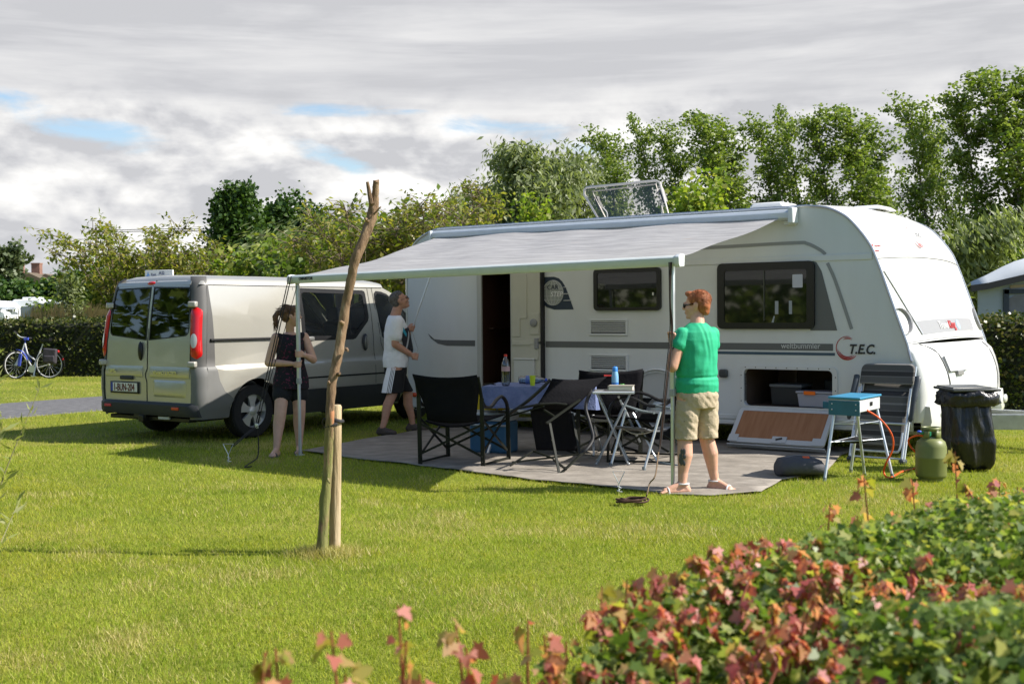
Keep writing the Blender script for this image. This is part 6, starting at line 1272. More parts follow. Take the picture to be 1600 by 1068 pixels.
    g = MB(); n = 36; vs = [Vector((.082 * math.cos(2 * math.pi * i / n), .082 * math.sin(2 * math.pi * i / n), z)) for z in (.36, .455) for i in range(n) if True]; fs = [(i, (i + 1) % n, n + (i + 1) % n, n + i) for i in range(n) if not 24 <= i <= 27]; g.add(vs, fs); g.add([Vector((.082 * math.cos(2 * math.pi * i / n), .082 * math.sin(2 * math.pi * i / n), z)) for z in (.44, .472) for i in range(n)], [(i, (i + 1) % n, n + (i + 1) % n, n + i) for i in range(n)]); o = g.build('collar', og, t, smooth=True, angle=60); s = o.modifiers.new('s', 'SOLIDIFY'); s.thickness = .006
    g = MB(); g.tube([(-.02, 0, .385), (-.02, 0, .43)], .02, 10); g.tube([(-.02, 0, .42), (-.10, -.03, .425)], .013, 8); g.build('valve', mat('valve_green', (.03, .25, .12), rough=.4), t, smooth=True); g = MB(); g.ell((-.115, -.035, .435), (.022, .022, .012)); g.build('regulator_knob', mat('cap_blue', (.03, .08, .45)), t, smooth=True)
    # bin bag holder
    O = Vector((4.235, 11.32, 0)); t = empty('bin_bag_stand', Matrix.Translation(O), 'black bin bag hanging full from a square lidded holder near the drawbar', 'bin'); bl = mat('bin_liner', (.013, .013, .015), rough=.3, spec=.6, bump=1.0, bscale=16, stretch=(1, 1, .35))
    g = MB(); n = 90; rings = []
    for k in range(25):
        f = k / 24; z = .02 + .70 * f; w = .212 * (1 - .25 * max(0, .1 - f) / .1) * (1 + .18 * math.sin(math.pi * min(1, (1 - f) * 1.15)) * (1 - f)) ; w = w * (.86 + .14 * (1 - f) if f > .4 else 1); r_ = []
        for i in range(n):
            a = 2 * math.pi * i / n; e = (abs(math.cos(a)) ** 3.2 + abs(math.sin(a)) ** 3.2) ** (-1 / 3.2); cr_ = .012 * abs(math.sin(a * 8 + 2.5 * noise.noise((a * .5, f * 2, 1)))) * (.3 + f) + .045 * noise.noise((math.cos(a) * 2.2, math.sin(a) * 2.2, f * 1.6)) - .03 * abs(noise.noise((math.cos(a) * 5, math.sin(a) * 5, f * 2.2 + 7))); r_.append(Vector(((w + cr_) * e * math.cos(a) + .05 * (1 - f) ** 2, (w + cr_) * e * math.sin(a) * .9, z)))
        rings.append(r_)
    g.loft(rings); g.build('bag', bl, t, smooth=True, angle=180)
    g = MB(); rings = []
    for z, w in ((.60, .225), (.625, .255), (.66, .245), (.69, .255), (.72, .24), (.745, .22), (.75, .20)):
        rings.append([Vector(((w + .04 * noise.noise((math.cos(a) * 5, math.sin(a) * 5, z * 16))) * e * math.cos(a), (w + .04 * noise.noise((math.cos(a) * 5, math.sin(a) * 5, z * 16))) * e * math.sin(a) * .9, z + .02 * noise.noise((math.cos(a) * 3, math.sin(a) * 3, 1)))) for i in range(48) for a in (2 * math.pi * i / 48,) for e in ((abs(math.cos(a)) ** 4 + abs(math.sin(a)) ** 4) ** (-1 / 4),)])
    g.loft(rings, cap=False); g.build('bag_rim', bl, t, smooth=True, angle=180)
    g = MB(); g.box((0, 0, .758), (.46, .42, .024), rot=(.02, 0, .1)); g.box((-.02, .02, .775), (.38, .34, .014), rot=(.02, 0, .1)); g.build('lid', mat('dark_plastic', (.05, .055, .055)), t, bevel=.012); 
    for x in (-.12, .12): g = MB(); g.tube([(x, .12, 0), (x, .12, .75)], .011, 8); g.build('stand_leg', TUBE(), t)
    # grey folding bag on the mat
    O = Vector((2.57, 10.85, .03)); M = frame(O, (.97, .05, 0), z=(0, 0, 1)); t = empty('storage_pouch', M, 'low dark grey padded bag with an orange mark lying on the groundsheet', 'bag')
    g = MB(); rings = []
    for x, h, w in ((-.215, .03, .05), (-.21, .11, .12), (-.18, .155, .155), (-.05, .175, .17), (.08, .165, .17), (.17, .135, .16), (.215, .08, .12), (.222, .03, .06)): rings.append([Vector((x, w * math.cos(a) * (1 if math.sin(a) < .3 else .95), h * .5 + h * .5 * (abs(math.sin(a)) ** .6) * (1 if math.sin(a) > 0 else -1))) for i in range(20) for a in (2 * math.pi * i / 20,)])
    g.loft(rings); g.build('bag', mat('pouch_grey', (.06, .063, .075), rough=.75, bump=.3, bscale=30, var=.1), t, smooth=True, angle=60); g = MB(); g.tube([(-.20 + .02, -.02, .15), (-.05, -.02, .178), (.08, -.02, .168), (.19, -.02, .12)], .005, 6); g.build('zip', mat('zip_pale', (.2, .2, .21)), t); g = MB(); g.box((.03, -.075, .163), (.06, .035, .01), rot=(.35, 0, 0)); g.build('mark', mat('hose_orange', (.75, .10, .01)), t, bevel=.003)
    # boxes in the locker
    M = CM @ Matrix.Translation((-.52, .30, .466)); t = empty('storage_box', M, 'black storage box with a grey lid inside the caravan locker', 'box'); g = MB(); g.box((0, 0, .10), (.34, .28, .20), taper=1.06); g.build('box', mat('box_black', (.02, .022, .025), rough=.5), t, bevel=.012); g = MB(); g.box((0, 0, .215), (.38, .31, .035)); g.build('lid', mat('box_grey', (.12, .13, .14), rough=.5), t, bevel=.01)
    M = CM @ Matrix.Translation((-.14, .16, .466)); t = empty('storage_box', M, 'translucent storage tub with an orange clip inside the caravan locker', 'box'); g = MB(); g.box((0, 0, .075), (.36, .24, .15), taper=1.1); g.build('tub', mat('tub_clear', (.30, .31, .38), rough=.35), t, bevel=.012); g = MB(); g.box((0, 0, .162), (.42, .28, .022)); g.build('lid', mat('tub_lid', (.33, .33, .38), rough=.4), t, bevel=.006); g = MB(); g.box((-.05, -.142, .155), (.13, .014, .04)); g.build('clip', mat('clip_orange', (.80, .16, .01), rough=.4), t, bevel=.004)
    M = CM @ Matrix.Translation((-.10, .62, .466)); t = empty('storage_box', M, 'dark case standing deep in the right of the caravan locker', 'box'); g = MB(); g.box((0, 0, .14), (.28, .2, .28)); g.build('case', mat('box_black', (.02, .022, .025)), t, bevel=.02); g = MB(); g.tube([(-.06, -.02, .28), (-.05, -.02, .31), (.05, -.02, .31), (.06, -.02, .28)], .008, 6); g.build('handle', mat('box_black', (.02, .022, .025)), t)
    # guy straps and pegs
    wire = mat('peg_wire', (.55, .57, .60), rough=.35, metal=.8); strap = mat('strap_dark', (.022, .019, .018), rough=.8); brown = mat('strap_brown', (.06, .028, .016), rough=.8)
    def peg(p, hgt, w, label, n_):
        t = empty(n_, Matrix.Translation(p), label, 'peg'); s = math.sqrt(max(0, 1)); g = MB(); g.tube([(0, 0, -.02), (0, 0, hgt * .45), (-w / 2, 0, hgt), (w / 2, 0, hgt), (.0, 0, hgt * .45)], .0045, 6); g.build('wire', wire, t, smooth=True); g = MB(); g.lathe([(.02, .02), (.02, .028)], (.01, 0, 0), n=10); g.tube([(-.015, 0, .03), (.02, 0, .055), (-.012, 0, .07)], .0045, 5); g.build('coil', wire, t); return t
    p1 = gp(357, 724); peg(p1, .20, .105, 'bright wire ground peg with a triangular handle below the left strap', 'ground_peg')
    p2 = gp(967, 772); peg(p2, .19, .10, 'bright wire ground peg with a triangular handle left of the coiled strap', 'ground_peg')
    A = Vector((-2.34, 12.87, 1.90)); e = at(363, 697, 12.3); kn = at(401, 665, 12.6)
    t = empty('guy_strap', Matrix.Translation((-2.6, 12.6, 0)), 'dark guy straps running from the awning corner to the left ground peg', 'strap'); O = Vector((-2.6, 12.6, 0))
    for off in (-.012, .012): g = MB(); g.tube([A + Vector((off, 0, 0)) - O, kn - O + Vector((off, 0, 0)), e - O + Vector((off, 0, 0))], .006, 5); g.build('strap', strap, t)
    g = MB(); g.tube([Vector((-2.27, 12.87, 1.80)) - O, at(452, 490, 12.7) - O, kn - O], .004, 5); g.build('cord', strap, t)
    g = MB(); g.box(tuple(kn - O), (.035, .015, .05)); g.build('buckle', ALU(), t, bevel=.003)
    g = MB(); tl = [kn - O, at(404, 690, 12.6) - O, at(403, 712, 12.5) - O, gp(397, 722) - O + Vector((0, 0, .02)), gp(388, 728) - O + Vector((0, 0, .02)), gp(382, 733) - O + Vector((0, 0, .02)), gp(394, 733) - O + Vector((0, 0, .03))]; g.tube(bez(tl, 5), .007, 5); g.build('loose_end', strap, t)
    t = empty('guy_strap', Matrix.Translation((1.1, 9.8, 0)), 'brown guy strap hanging beside the right pole and coiled on the grass', 'strap'); O = Vector((1.1, 9.8, 0)); B = Vector((1.30, 9.95, 1.90))
    for k, (ox, m) in enumerate(((-.012, strap), (0, brown), (.010, strap))):
        g = MB(); g.tube(bez([B + Vector((ox, 0, 0)) - O, at(1047 + ox * 60, 470, 9.93) - O, at(1049 + ox * 200, 520, 9.95) - O, at(1040 + ox * 200, 610, 9.85) - O, at(1032 + ox * 120, 690, 9.75) - O, at(1029, 706, 9.7) - O], 5), .005, 5, flat=1); g.build('strap', m, t)
    g = MB(); g.tube(bez([at(1029, 706, 9.7) - O, at(1024, 742, 9.5) - O, at(1015, 755, 9.5) - O, at(1010, 775, 9.45) - O, gp(1002, 782) - O + Vector((0, 0, .02))], 5), .006, 5); g.build('strap', mat('strap_tan', (.16, .10, .05)), t)
    rnd = random.Random(2); pts = []
    for i in range(34): a = i * .8; pts.append(Vector((.92 + .10 * math.cos(a) * (1 + .3 * math.sin(i)) , 9.38 + .07 * math.sin(a), .025 + .018 * rnd.random() + .02 * math.sin(i * .5) ** 2)) - O)
    g = MB(); g.tube(bez(pts, 4), .008, 5); g.build('coil', brown, t, smooth=True)
gear()
# --- broken tree and its stake
def stake_tree():
    t = empty('broken_tree', Matrix.Translation((-1.19, 7.5, 0)), 'bare young tree trunk with a snapped top tied to a short stake', 'tree'); O = Vector((-1.19, 7.5, 0))
    bark = bpy.data.materials.new('mossy_bark'); bark.use_nodes = True; nt = bark.node_tree; N = nt.nodes; L = nt.links; b = N['Principled BSDF']; tc = N.new('ShaderNodeTexCoord'); mp = N.new('ShaderNodeMapping'); mp.inputs['Scale'].default_value = (3, 3, .8); L.new(tc.outputs['Object'], mp.inputs[0])
    n1 = N.new('ShaderNodeTexNoise'); n1.inputs['Scale'].default_value = 6; n1.inputs['Detail'].default_value = 9; n1.inputs['Roughness'].default_value = .7; L.new(mp.outputs[0], n1.inputs['Vector']); cr = N.new('ShaderNodeValToRGB'); L.new(n1.outputs['Fac'], cr.inputs[0])
    while len(cr.color_ramp.elements) < 4: cr.color_ramp.elements.new(.5)
    for i, (p_, c_) in enumerate(((.34, (.06, .04, .025)), (.45, (.18, .11, .06)), (.56, (.27, .175, .10)), (.70, (.42, .32, .21)))): cr.color_ramp.elements[i].position = p_; cr.color_ramp.elements[i].color = (*c_, 1)
    sp = N.new('ShaderNodeSeparateXYZ'); L.new(tc.outputs['Object'], sp.inputs[0]); mz = N.new('ShaderNodeMapRange'); mz.interpolation_type = 'SMOOTHSTEP'; L.new(sp.outputs[2], mz.inputs[0]); mz.inputs[1].default_value = .60; mz.inputs[2].default_value = .95; mz.inputs[3].default_value = .9; mz.inputs[4].default_value = 0
    n2 = N.new('ShaderNodeTexNoise'); n2.inputs['Scale'].default_value = 9; L.new(mp.outputs[0], n2.inputs['Vector']); m2 = N.new('ShaderNodeMapRange'); L.new(n2.outputs['Fac'], m2.inputs[0]); m2.inputs[1].default_value = .30; m2.inputs[2].default_value = .50; mu = N.new('ShaderNodeMath'); mu.operation = 'MULTIPLY'; L.new(mz.outputs[0], mu.inputs[0]); L.new(m2.outputs[0], mu.inputs[1])
    mx = N.new('ShaderNodeMix'); mx.data_type = 'RGBA'; L.new(mu.outputs[0], mx.inputs[0]); L.new(cr.outputs[0], mx.inputs[6]); mx.inputs[7].default_value = (.19, .20, .055, 1)
    L.new(mx.outputs[2], b.inputs['Base Color']); b.inputs['Roughness'].default_value = .85; bp = N.new('ShaderNodeBump'); bp.inputs['Strength'].default_value = .9; bp.inputs['Distance'].default_value = .02; L.new(n1.outputs['Fac'], bp.inputs['Height']); L.new(bp.outputs[0], b.inputs['Normal'])
    ctr = [(502.5, 872, .034), (506, 800, .031), (511, 740, .029), (514, 690, .028), (516, 655, .027), (519, 600, .027), (527, 560, .030), (533, 520, .029), (541, 470, .027), (550, 430, .028), (556, 405, .030), (566, 380, .029), (577, 350, .031), (583, 325, .032), (586, 305, .022), (588, 283, .019)]
    pts = [at(x, y, 7.5) - O for x, y, r in ctr]; pts = [p + Vector((0, .02 * math.sin(i * 1.1), 0)) for i, p in enumerate(pts)]; P = bez(pts, 9); rs = [float(np.interp(i / 9, range(len(ctr)), [c[2] for c in ctr])) for i in range(len(P))]
    g = MB(); n = 22
    rings = []
    for i, p in enumerate(P):
        tn = (P[min(i + 1, len(P) - 1)] - P[max(i - 1, 0)]).normalized(); e1 = tn.cross(Vector((0, 1, 0))).normalized(); e2 = tn.cross(e1); rings.append([p + (e1 * math.cos(2 * math.pi * j / n) + e2 * math.sin(2 * math.pi * j / n)) * rs[i] * (1 + .16 * noise.noise((math.cos(j * .2856) * 2, math.sin(j * .2856) * 2, i * .22)) + .14 * noise.noise((math.cos(j * .2856) * 5, math.sin(j * .2856) * 5, i * .5 + 9))) for j in range(n)])
    for j in range(n): rings[-1][j] += Vector((0, 0, .03 * noise.noise((j * 1.7, 0, 3))))
    g.loft(rings); g.build('trunk', bark, t, smooth=True, angle=70)
    for (x, y, dx, dy, L_, r) in ((580, 318, -6, -34, 0, .012), (584, 335, 11, -12, 0, .005), (575, 345, -5, -4, 0, .009), (536, 505, -5, -4, 0, .010), (541, 545, 3, 3, 0, .009), (517, 596, -4, 2, 0, .012), (528, 585, 3, -2, 0, .011), (512, 748, 3, 6, 0, .007)):
        g = MB(); a = at(x, y, 7.48) - O; b_ = at(x + dx, y + dy, 7.45) - O; g.tube([a, b_], [r * 1.3, r * .8], 8); g.build('stub', bark, t, smooth=True)
    # torn bare patch and rubber tie
    g = MB(); a, b_ = at(518, 632, 7.475) - O, at(516, 672, 7.475) - O; g.tube([a, a.lerp(b_, .3), a.lerp(b_, .7), b_], [.010, .021, .021, .010], 10); g.build('bare_wood', mat('raw_wood', (.42, .19, .09), rough=.7, var=.2, stretch=(6, 6, 1)), t, smooth=True)
    s = empty('tree_stake', Matrix.Translation((-1.12, 7.60, 0)), 'short round wooden stake beside the broken tree trunk', 'stake'); wd = ramp_mat('stake_wood', [(.3, (.26, .18, .10)), (.5, (.42, .32, .19)), (.7, (.52, .42, .28))], 5, rough=.8, stretch=(5, 5, .5), bump=.5, bscale=16)
    g = MB(); top = at(525.5, 632, 7.6) - Vector((-1.12, 7.60, 0)); bot = at(523, 868, 7.6) - Vector((-1.12, 7.6, 0)); bot.z = -.02; d = (top - bot).normalized(); g.lathe([(.037, 0), (.036, .3), (.035, .7), (.034, (top - bot).length - .012), (.027, (top - bot).length)], bot, d, n=20); g.build('post', wd, s, smooth=True, angle=40)
    g = MB(); rb = mat('tie_rubber', (.018, .018, .02), rough=.6); zc = .83; cx = [at(517, 665, 7.5) - O, at(526, 655, 7.6) - O]
    def ringp(c, r, tilt): return [c + Vector((r * math.cos(R(a)), r * math.sin(R(a)), tilt * math.cos(R(a)))) for a in range(0, 360, 20)]
    g.tube(ringp(cx[0], .036, .012), .008, 6, closed=True, flat=1.3); g.tube(ringp(cx[1], .041, -.012), .008, 6, closed=True, flat=1.4); g.tube([cx[0] + Vector((.03, .02, .0)), cx[1] + Vector((-.03, .0, 0))], .008, 6); g.tube(bez([cx[0] + Vector((-.036, 0, -.005)), cx[0] + Vector((-.05, -.02, .02)), cx[0] + Vector((-.035, -.03, .05)), cx[0] + Vector((-.02, -.03, .02))], 4), .005, 6); g.build('rubber_tie', rb, t, smooth=True)
stake_tree()
# --- bicycle by the hedge
def bicycle():
    D = 29.25; O = Vector((-11.7, D, 0)); t = empty('bicycle', Matrix.Translation(O), 'white and blue city bicycle with panniers leaning on the far hedge', 'bicycle'); sc = D / FPX
    Q = lambda x, y, o=0.0: at(x, y, D + o) - O
    wh = mat('bike_white', (.60, .60, .62), rough=.35); bu = mat('bike_blue', (.05, .08, .45), rough=.4); ty = mat('tyre', (.02, .02, .021)); al = ALU()
    rw = Q(77, 571); rw.z = .34; fw = Q(25, 571, -.1); fw.z = .34
    for c, ax, w_ in ((rw, Vector((0, 1, 0)), 'wheel'), (fw, Vector((-.85, .52, 0)).normalized(), 'wheel')):
        w = empty_part('wheel', t); e = ax.cross(Vector((0, 0, 1))); ring = lambda r: [c + e * (r * math.cos(R(a))) + Vector((0, 0, r * math.sin(R(a)))) for a in range(0, 360, 12)]
        g = MB(); g.tube(ring(.325), .017, 6, closed=True); g.build('tyre', ty, w, smooth=True); g = MB(); g.tube(ring(.300), .011, 6, closed=True); g.build('rim', mat('rim_pale', (.6, .6, .6), rough=.3), w, smooth=True); g = MB()
        for k in range(16): a = R(k * 22.5); g.tube([c, c + e * (.30 * math.cos(a)) + Vector((0, 0, .30 * math.sin(a)))], .0018, 3, cap=False)
        g.tube([c - ax * .04, c + ax * .04], .02, 8); g.build('spokes', al, w)
    bb = Q(51, 576); hd_b = Q(35, 547); hd_t = Q(39, 536); st_b = Q(57, 560); st_t = Q(65, 543)
    g = MB(); g.tube([hd_b, hd_t], .020, 8); g.tube(bez([hd_t, Q(44, 553), Q(55, 562)], 6), .018, 8); g.tube(bez([hd_b, Q(43, 560), bb], 6), .020, 8); g.tube([bb, st_t], .017, 8); g.tube([bb, rw], .010, 6); g.tube([Q(62, 549), rw], .010, 6); g.build('frame', wh, t, smooth=True)
    g = MB(); g.tube([Q(37, 543), Q(42, 553), Q(49, 565)], .012, 6); g.build('frame_stripe', bu, t)
    g = MB(); g.tube([hd_b, hd_b.lerp(fw, .5), fw + Vector((.03, -.03, 0))], .014, 6); g.tube([hd_b, fw + Vector((-.03, .03, 0))], .014, 6); g.build('fork', wh, t, smooth=True)
    g = MB(); g.tube([hd_t, Q(40, 530)], .015, 8); g.box(tuple(Q(41, 529)), (.10, .07, .06)); g.build('stem', bu, t); g = MB(); g.tube(bez([Q(22, 518, -.2), Q(30, 525, -.12), Q(36, 527), Q(45, 528, .2)], 5), .013, 6); g.build('handlebar', al, t, smooth=True); g = MB(); g.tube([Q(22, 517, -.2), Q(27, 522, -.15)], .02, 8); g.build('grip', ty, t); g = MB(); g.tube([Q(45, 528, .2), Q(49, 528, .28)], .02, 8); g.build('grip', ty, t)
    g = MB(); g.tube([st_t, Q(67, 537)], .014, 8); g.build('seat_post', al, t); g = MB(); g.loft([[Q(61, 531) + Vector((0, y, z)) for y, z in ((-.02, 0), (.02, 0), (.02, .03), (-.02, .03))], [Q(68, 532) + Vector((0, y, z)) for y, z in ((-.05, -.03), (.05, -.03), (.05, .04), (-.05, .04))], [Q(79, 531) + Vector((0, y, z)) for y, z in ((-.11, -.02), (.11, -.02), (.10, .05), (-.10, .05))]]); g.build('saddle', mat('black_plastic', (.012, .012, .013)), t, smooth=True)
    g = MB(); g.grid(lambda a, b: fw + Vector((.0, .0, 0)) + Vector((.52 * 0 + math.cos(R(20 + 95 * a)) * .37 * .85, -.1 * math.cos(R(20 + 95 * a)), math.sin(R(20 + 95 * a)) * .37)) + Vector((.02, -.03 + .06 * b, 0)), 8, 2); g.build('mudguard', bu, t, smooth=True); g = MB(); g.box(tuple(Q(31, 562, -.1)), (.07, .05, .30), rot=(0, .15, 0)); g.build('mud_flap', bu, t, bevel=.01)
    g = MB(); g.grid(lambda a, b: rw + Vector((math.cos(R(-10 + 120 * a)) * .37, -.03 + .06 * b, math.sin(R(-10 + 120 * a)) * .37)), 10, 2); g.build('mudguard', mat('black_plastic', (.012, .012, .013)), t, smooth=True)
    for y, nm in ((-.12, (.10, .075, .09)), (.12, (.10, .075, .09))): g = MB(); p = Q(78, 556, y); g.box(tuple(p), (.32, .12, .36), rot=(0, .08, 0)); g.box(tuple(p + Vector((0, -.05 if y < 0 else .05, -.07))), (.26, .06, .17)); g.build('pannier', mat('pannier_cloth', (.045, .04, .05), rough=.8, bump=.4, bscale=12), t, bevel=.04, seg=3)
    g = MB(); g.ell(Q(91, 549), (.03, .03, .035)); g.build('rear_light', mat('tail_red', (.55, .008, .010)), t, smooth=True); g = MB(); g.ell(Q(98, 561), (.025, .025, .03)); g.build('rear_reflector', mat('tail_red', (.55, .008, .010)), t, smooth=True)
    g = MB(); g.lathe([(.09, 0), (.09, .01)], bb - Vector((0, .04, 0)), (0, -1, 0), n=20); g.tube([bb, bb + Vector((.05, -.06, -.16))], .01, 6); g.box(tuple(bb + Vector((.06, -.10, -.17))), (.09, .07, .025)); g.tube([rw + Vector((-.3, -.05, .05)), Q(53, 588, -.12)], .009, 6); g.build('crank', al, t)
bicycle()
# --- neighbours and far things
def far_things():
    def simple_caravan(px0, px1, top, d, label, win=None):
        x0, x1 = ground_x(px0, d), ground_x(px1, d); h = (493 - top) / FPX * d + CAM_H; L_ = x1 - x0; t = empty('distant_caravan', Matrix.Translation((x0, d, 0)), label, 'caravan'); w = mat('far_white', (.78, .80, .82), rough=.35)
        pts = [(0, .4), (0, h * .62), (.12 * L_ ** .5, h * .9), (.3 * L_ ** .5, h), (L_ - .5, h), (L_ - .15, h * .93), (L_, h * .6), (L_, .4)]; g = MB(); g.prism(pts, lambda a, b, c: Vector((a, c, b)), 2.2); g.build('body', w, t, bevel=.05)
        for a in (win or ()): g = MB(); g.add([Vector((a[0] * L_, -.01, a[1] * h)), Vector((a[2] * L_, -.01, a[1] * h)), Vector((a[2] * L_, -.01, a[3] * h)), Vector((a[0] * L_, -.01, a[3] * h))], [(0, 1, 2, 3)]); g.build('window', mat('far_window', (.20, .14, .13), rough=.2), t)
        g = MB(); g.box((L_ * .5, 1.0, h + .06), (.8, .8, .12)); g.build('roof_vent', w, t, bevel=.03); 
        for s in (.35, .6): g = MB(); g.lathe([(.3, -.1), (.3, .1)], (L_ * s, .1, .3), (0, 1, 0), n=16); g.build('wheel', mat('tyre', (.02, .02, .021)), t)
    def ground_x(px, d): return at(px, 493, d).x
    simple_caravan(8, 72, 466.5, 60, 'white caravan with a brownish window far left beyond the hedge', ((.14, .58, .34, .80),)); simple_caravan(70, 146, 464, 66, 'second white caravan farther right, partly behind the grey tent', ()); simple_caravan(-70, 6, 468, 58, 'pale caravan cut by the left edge of the photo', ((.7, .5, .9, .75),))
    simple_caravan(-8, 12, 482, 52, 'small white trailer low at the left edge behind the hedge', ())
    x0, x1 = at(32, 493, 50).x, at(80, 493, 50).x; t = empty('awning_tent', Matrix.Translation((x0, 50, 0)), 'grey awning tent with a darker door flap beyond the left hedge', 'tent'); h = 20 / FPX * 50 + CAM_H
    g = MB(); L_ = x1 - x0; g.prism([(0, 0), (0, h * .93), (L_ * .75, h), (L_ * 1.1, h * 1.06), (L_ * 1.1, 0)], lambda a, b, c: Vector((a, c, b)), 2.4); g.build('canvas', mat('tent_grey', (.22, .26, .31), rough=.8, var=.05), t)
    g = MB(); g.box((L_ * .42, -.02, h * .5), (.06, .03, h * .85)); g.box((L_ * .75, -.02, h * .89), (L_ * .65, .03, .07)); g.build('trim', mat('tent_trim', (.06, .07, .09)), t)
    # brick house behind the trees: only chimneys and ridge show
    for nm, px0, px1, top, d, lb in (('house', 17, 32, 408, 110, 'brick house of which only the broad left chimney shows above the bushes'), ('house', 47, 60, 411, 112, 'brick house of which only the small right chimney and ridge show')):
        a, b = at(px0, top, d), at(px1, top, d); t = empty(nm, Matrix.Translation((a.x - 3, d, 0)), lb, 'house'); w = b.x - a.x; br = mat('brick', (.24, .13, .10), rough=.9, var=.15, vscale=2); z = a.z
        g = MB(); g.box((4.5, 4, (z - 3.2) / 2), (9, 8, z - 3.2)); g.build('wall', br, t); g = MB(); g.prism([(-.4, z - 3.2), (4.5, z - 1.0), (9.4, z - 3.2)], lambda p, q, r: Vector((p, r * 1.0 - .3, q)), 8.6); rf = g.build('roof', mat('tiles', (.13, .10, .07), rough=.8), t)
        g = MB(); g.box((3 + w / 2, .6, z - 1.1), (w, .7, 2.2)); g.box((3 + w / 2, .6, z - .02), (w * 1.1, .8, .1)); g.build('chimney', br, rf)
        for i in (1.5, 5): g = MB(); g.box((i, -.02, 1.6), (1.1, .05, 1.2)); g.build('window', mat('far_window', (.20, .14, .13)), t)
    # power line
    t = empty('power_line', Matrix(), 'thin power line wires crossing above the spreading tree left of the dark tree', 'cable')
    for k, y in enumerate((357.5, 360.5)):
        g = MB(); g.tube([at(150, y + 3, 120), at(250, y, 118), at(335, y + .5, 116), at(400, y + 3, 115)], .035, 5); g.build('wire', mat('wire_dark', (.05, .05, .05)), t)
    for px in (150, 400): g = MB(); p = at(px, 360, 118); g.tube([(p.x, 118, 0), (p.x, 118, p.z + .3)], .12, 8); g.bar((p.x - .6, 118, p.z), (p.x + .6, 118, p.z), .1, .1); g.build('pole', mat('pole_wood', (.10, .08, .06)), t)
    # neighbouring caravan with its awning behind the right hedge
    D = 23.0; O = Vector((at(1520, 480, D).x, D, 0)); t = empty('neighbour_awning', Matrix.Translation(O), 'pale grey caravan awning with a black edge and dark window behind the right hedge', 'awning'); Q = lambda px, py, o=0.0: at(px, py, D + o) - O
    cl = mat('awning_grey', (.50, .53, .56), rough=.7, var=.05, vscale=1); wl = mat('awning_wall', (.30, .34, .40), rough=.8, var=.04, vscale=1)
    g = MB(); top = [(1517, 440), (1540, 430), (1565, 417), (1585, 408), (1610, 401), (1660, 398), (1760, 400)]; bot = [(1517, 448), (1545, 444), (1575, 437), (1605, 430), (1640, 424), (1700, 416), (1760, 410)]
    P_ = [Q(*a) for a in top]; B_ = [Q(*b, -.4) for b in bot]; k = len(P_); g.add([p + Vector((.5, 1.6, -.06)) for p in P_] + P_ + B_, [(i, i + 1, k + i + 1, k + i) for i in range(k - 1)] + [(k + i, k + i + 1, 2 * k + i + 1, 2 * k + i) for i in range(k - 1)]); o = g.build('roof_canvas', cl, t, smooth=True, angle=180); s = o.modifiers.new('s', 'SOLIDIFY'); s.thickness = .02
    g = MB(); rings = [[b + Vector((0, y, z)) for y, z in ((-.02, .03), (.02, .03), (.02, -.09), (-.02, -.09))] for b in B_]; g.loft(rings); g.build('black_edge', mat('edge_black', (.015, .015, .017), rough=.5), t)
    g = MB(); g.prism([(Q(1523, 0).x, 0), (Q(1523, 0).x, Q(1523, 450).z), (Q(1600, 0).x, Q(1600, 437).z), (Q(1760, 0).x, Q(1700, 425).z), (Q(1760, 0).x, 0)], lambda a, b, c: Vector((a, c - .2, b)), .04); g.build('wall', wl, t)
    g = MB(); z1, z0 = Q(1562, 453).z, .9; xx = [Q(1562, 0).x, Q(1660, 0).x]; g.box(((xx[0] + xx[1]) / 2, -.225, z1 - .03), (xx[1] - xx[0], .03, .09)); g.box((xx[0] + .04, -.225, (z0 + z1) / 2), (.10, .03, z1 - z0)); wdw = g.build('window_frame', mat('tent_navy', (.03, .04, .06), rough=.6), t); g = MB(); g.add([(xx[0] + .09, -.215, z0), (xx[1], -.215, z0), (xx[1], -.215, z1 - .12), (xx[0] + .2, -.215, z1 - .10), (xx[0] + .09, -.215, z1 - .17)], [(0, 1, 2, 3, 4)]); g.build('pane', mat('tent_window', (.12, .13, .17), rough=.15, var=.3, vscale=3), wdw)
    g = MB(); g.add([(Q(1572, 0).x, -.215, Q(1572, 446).z), (Q(1640, 0).x, -.215, Q(1640, 440).z), (Q(1640, 0).x, -.215, Q(1640, 446).z), (Q(1572, 0).x, -.215, Q(1572, 451).z)], [(0, 1, 2, 3)]); g.build('tan_strip', mat('tan_canvas', (.35, .27, .18)), t)
far_things()
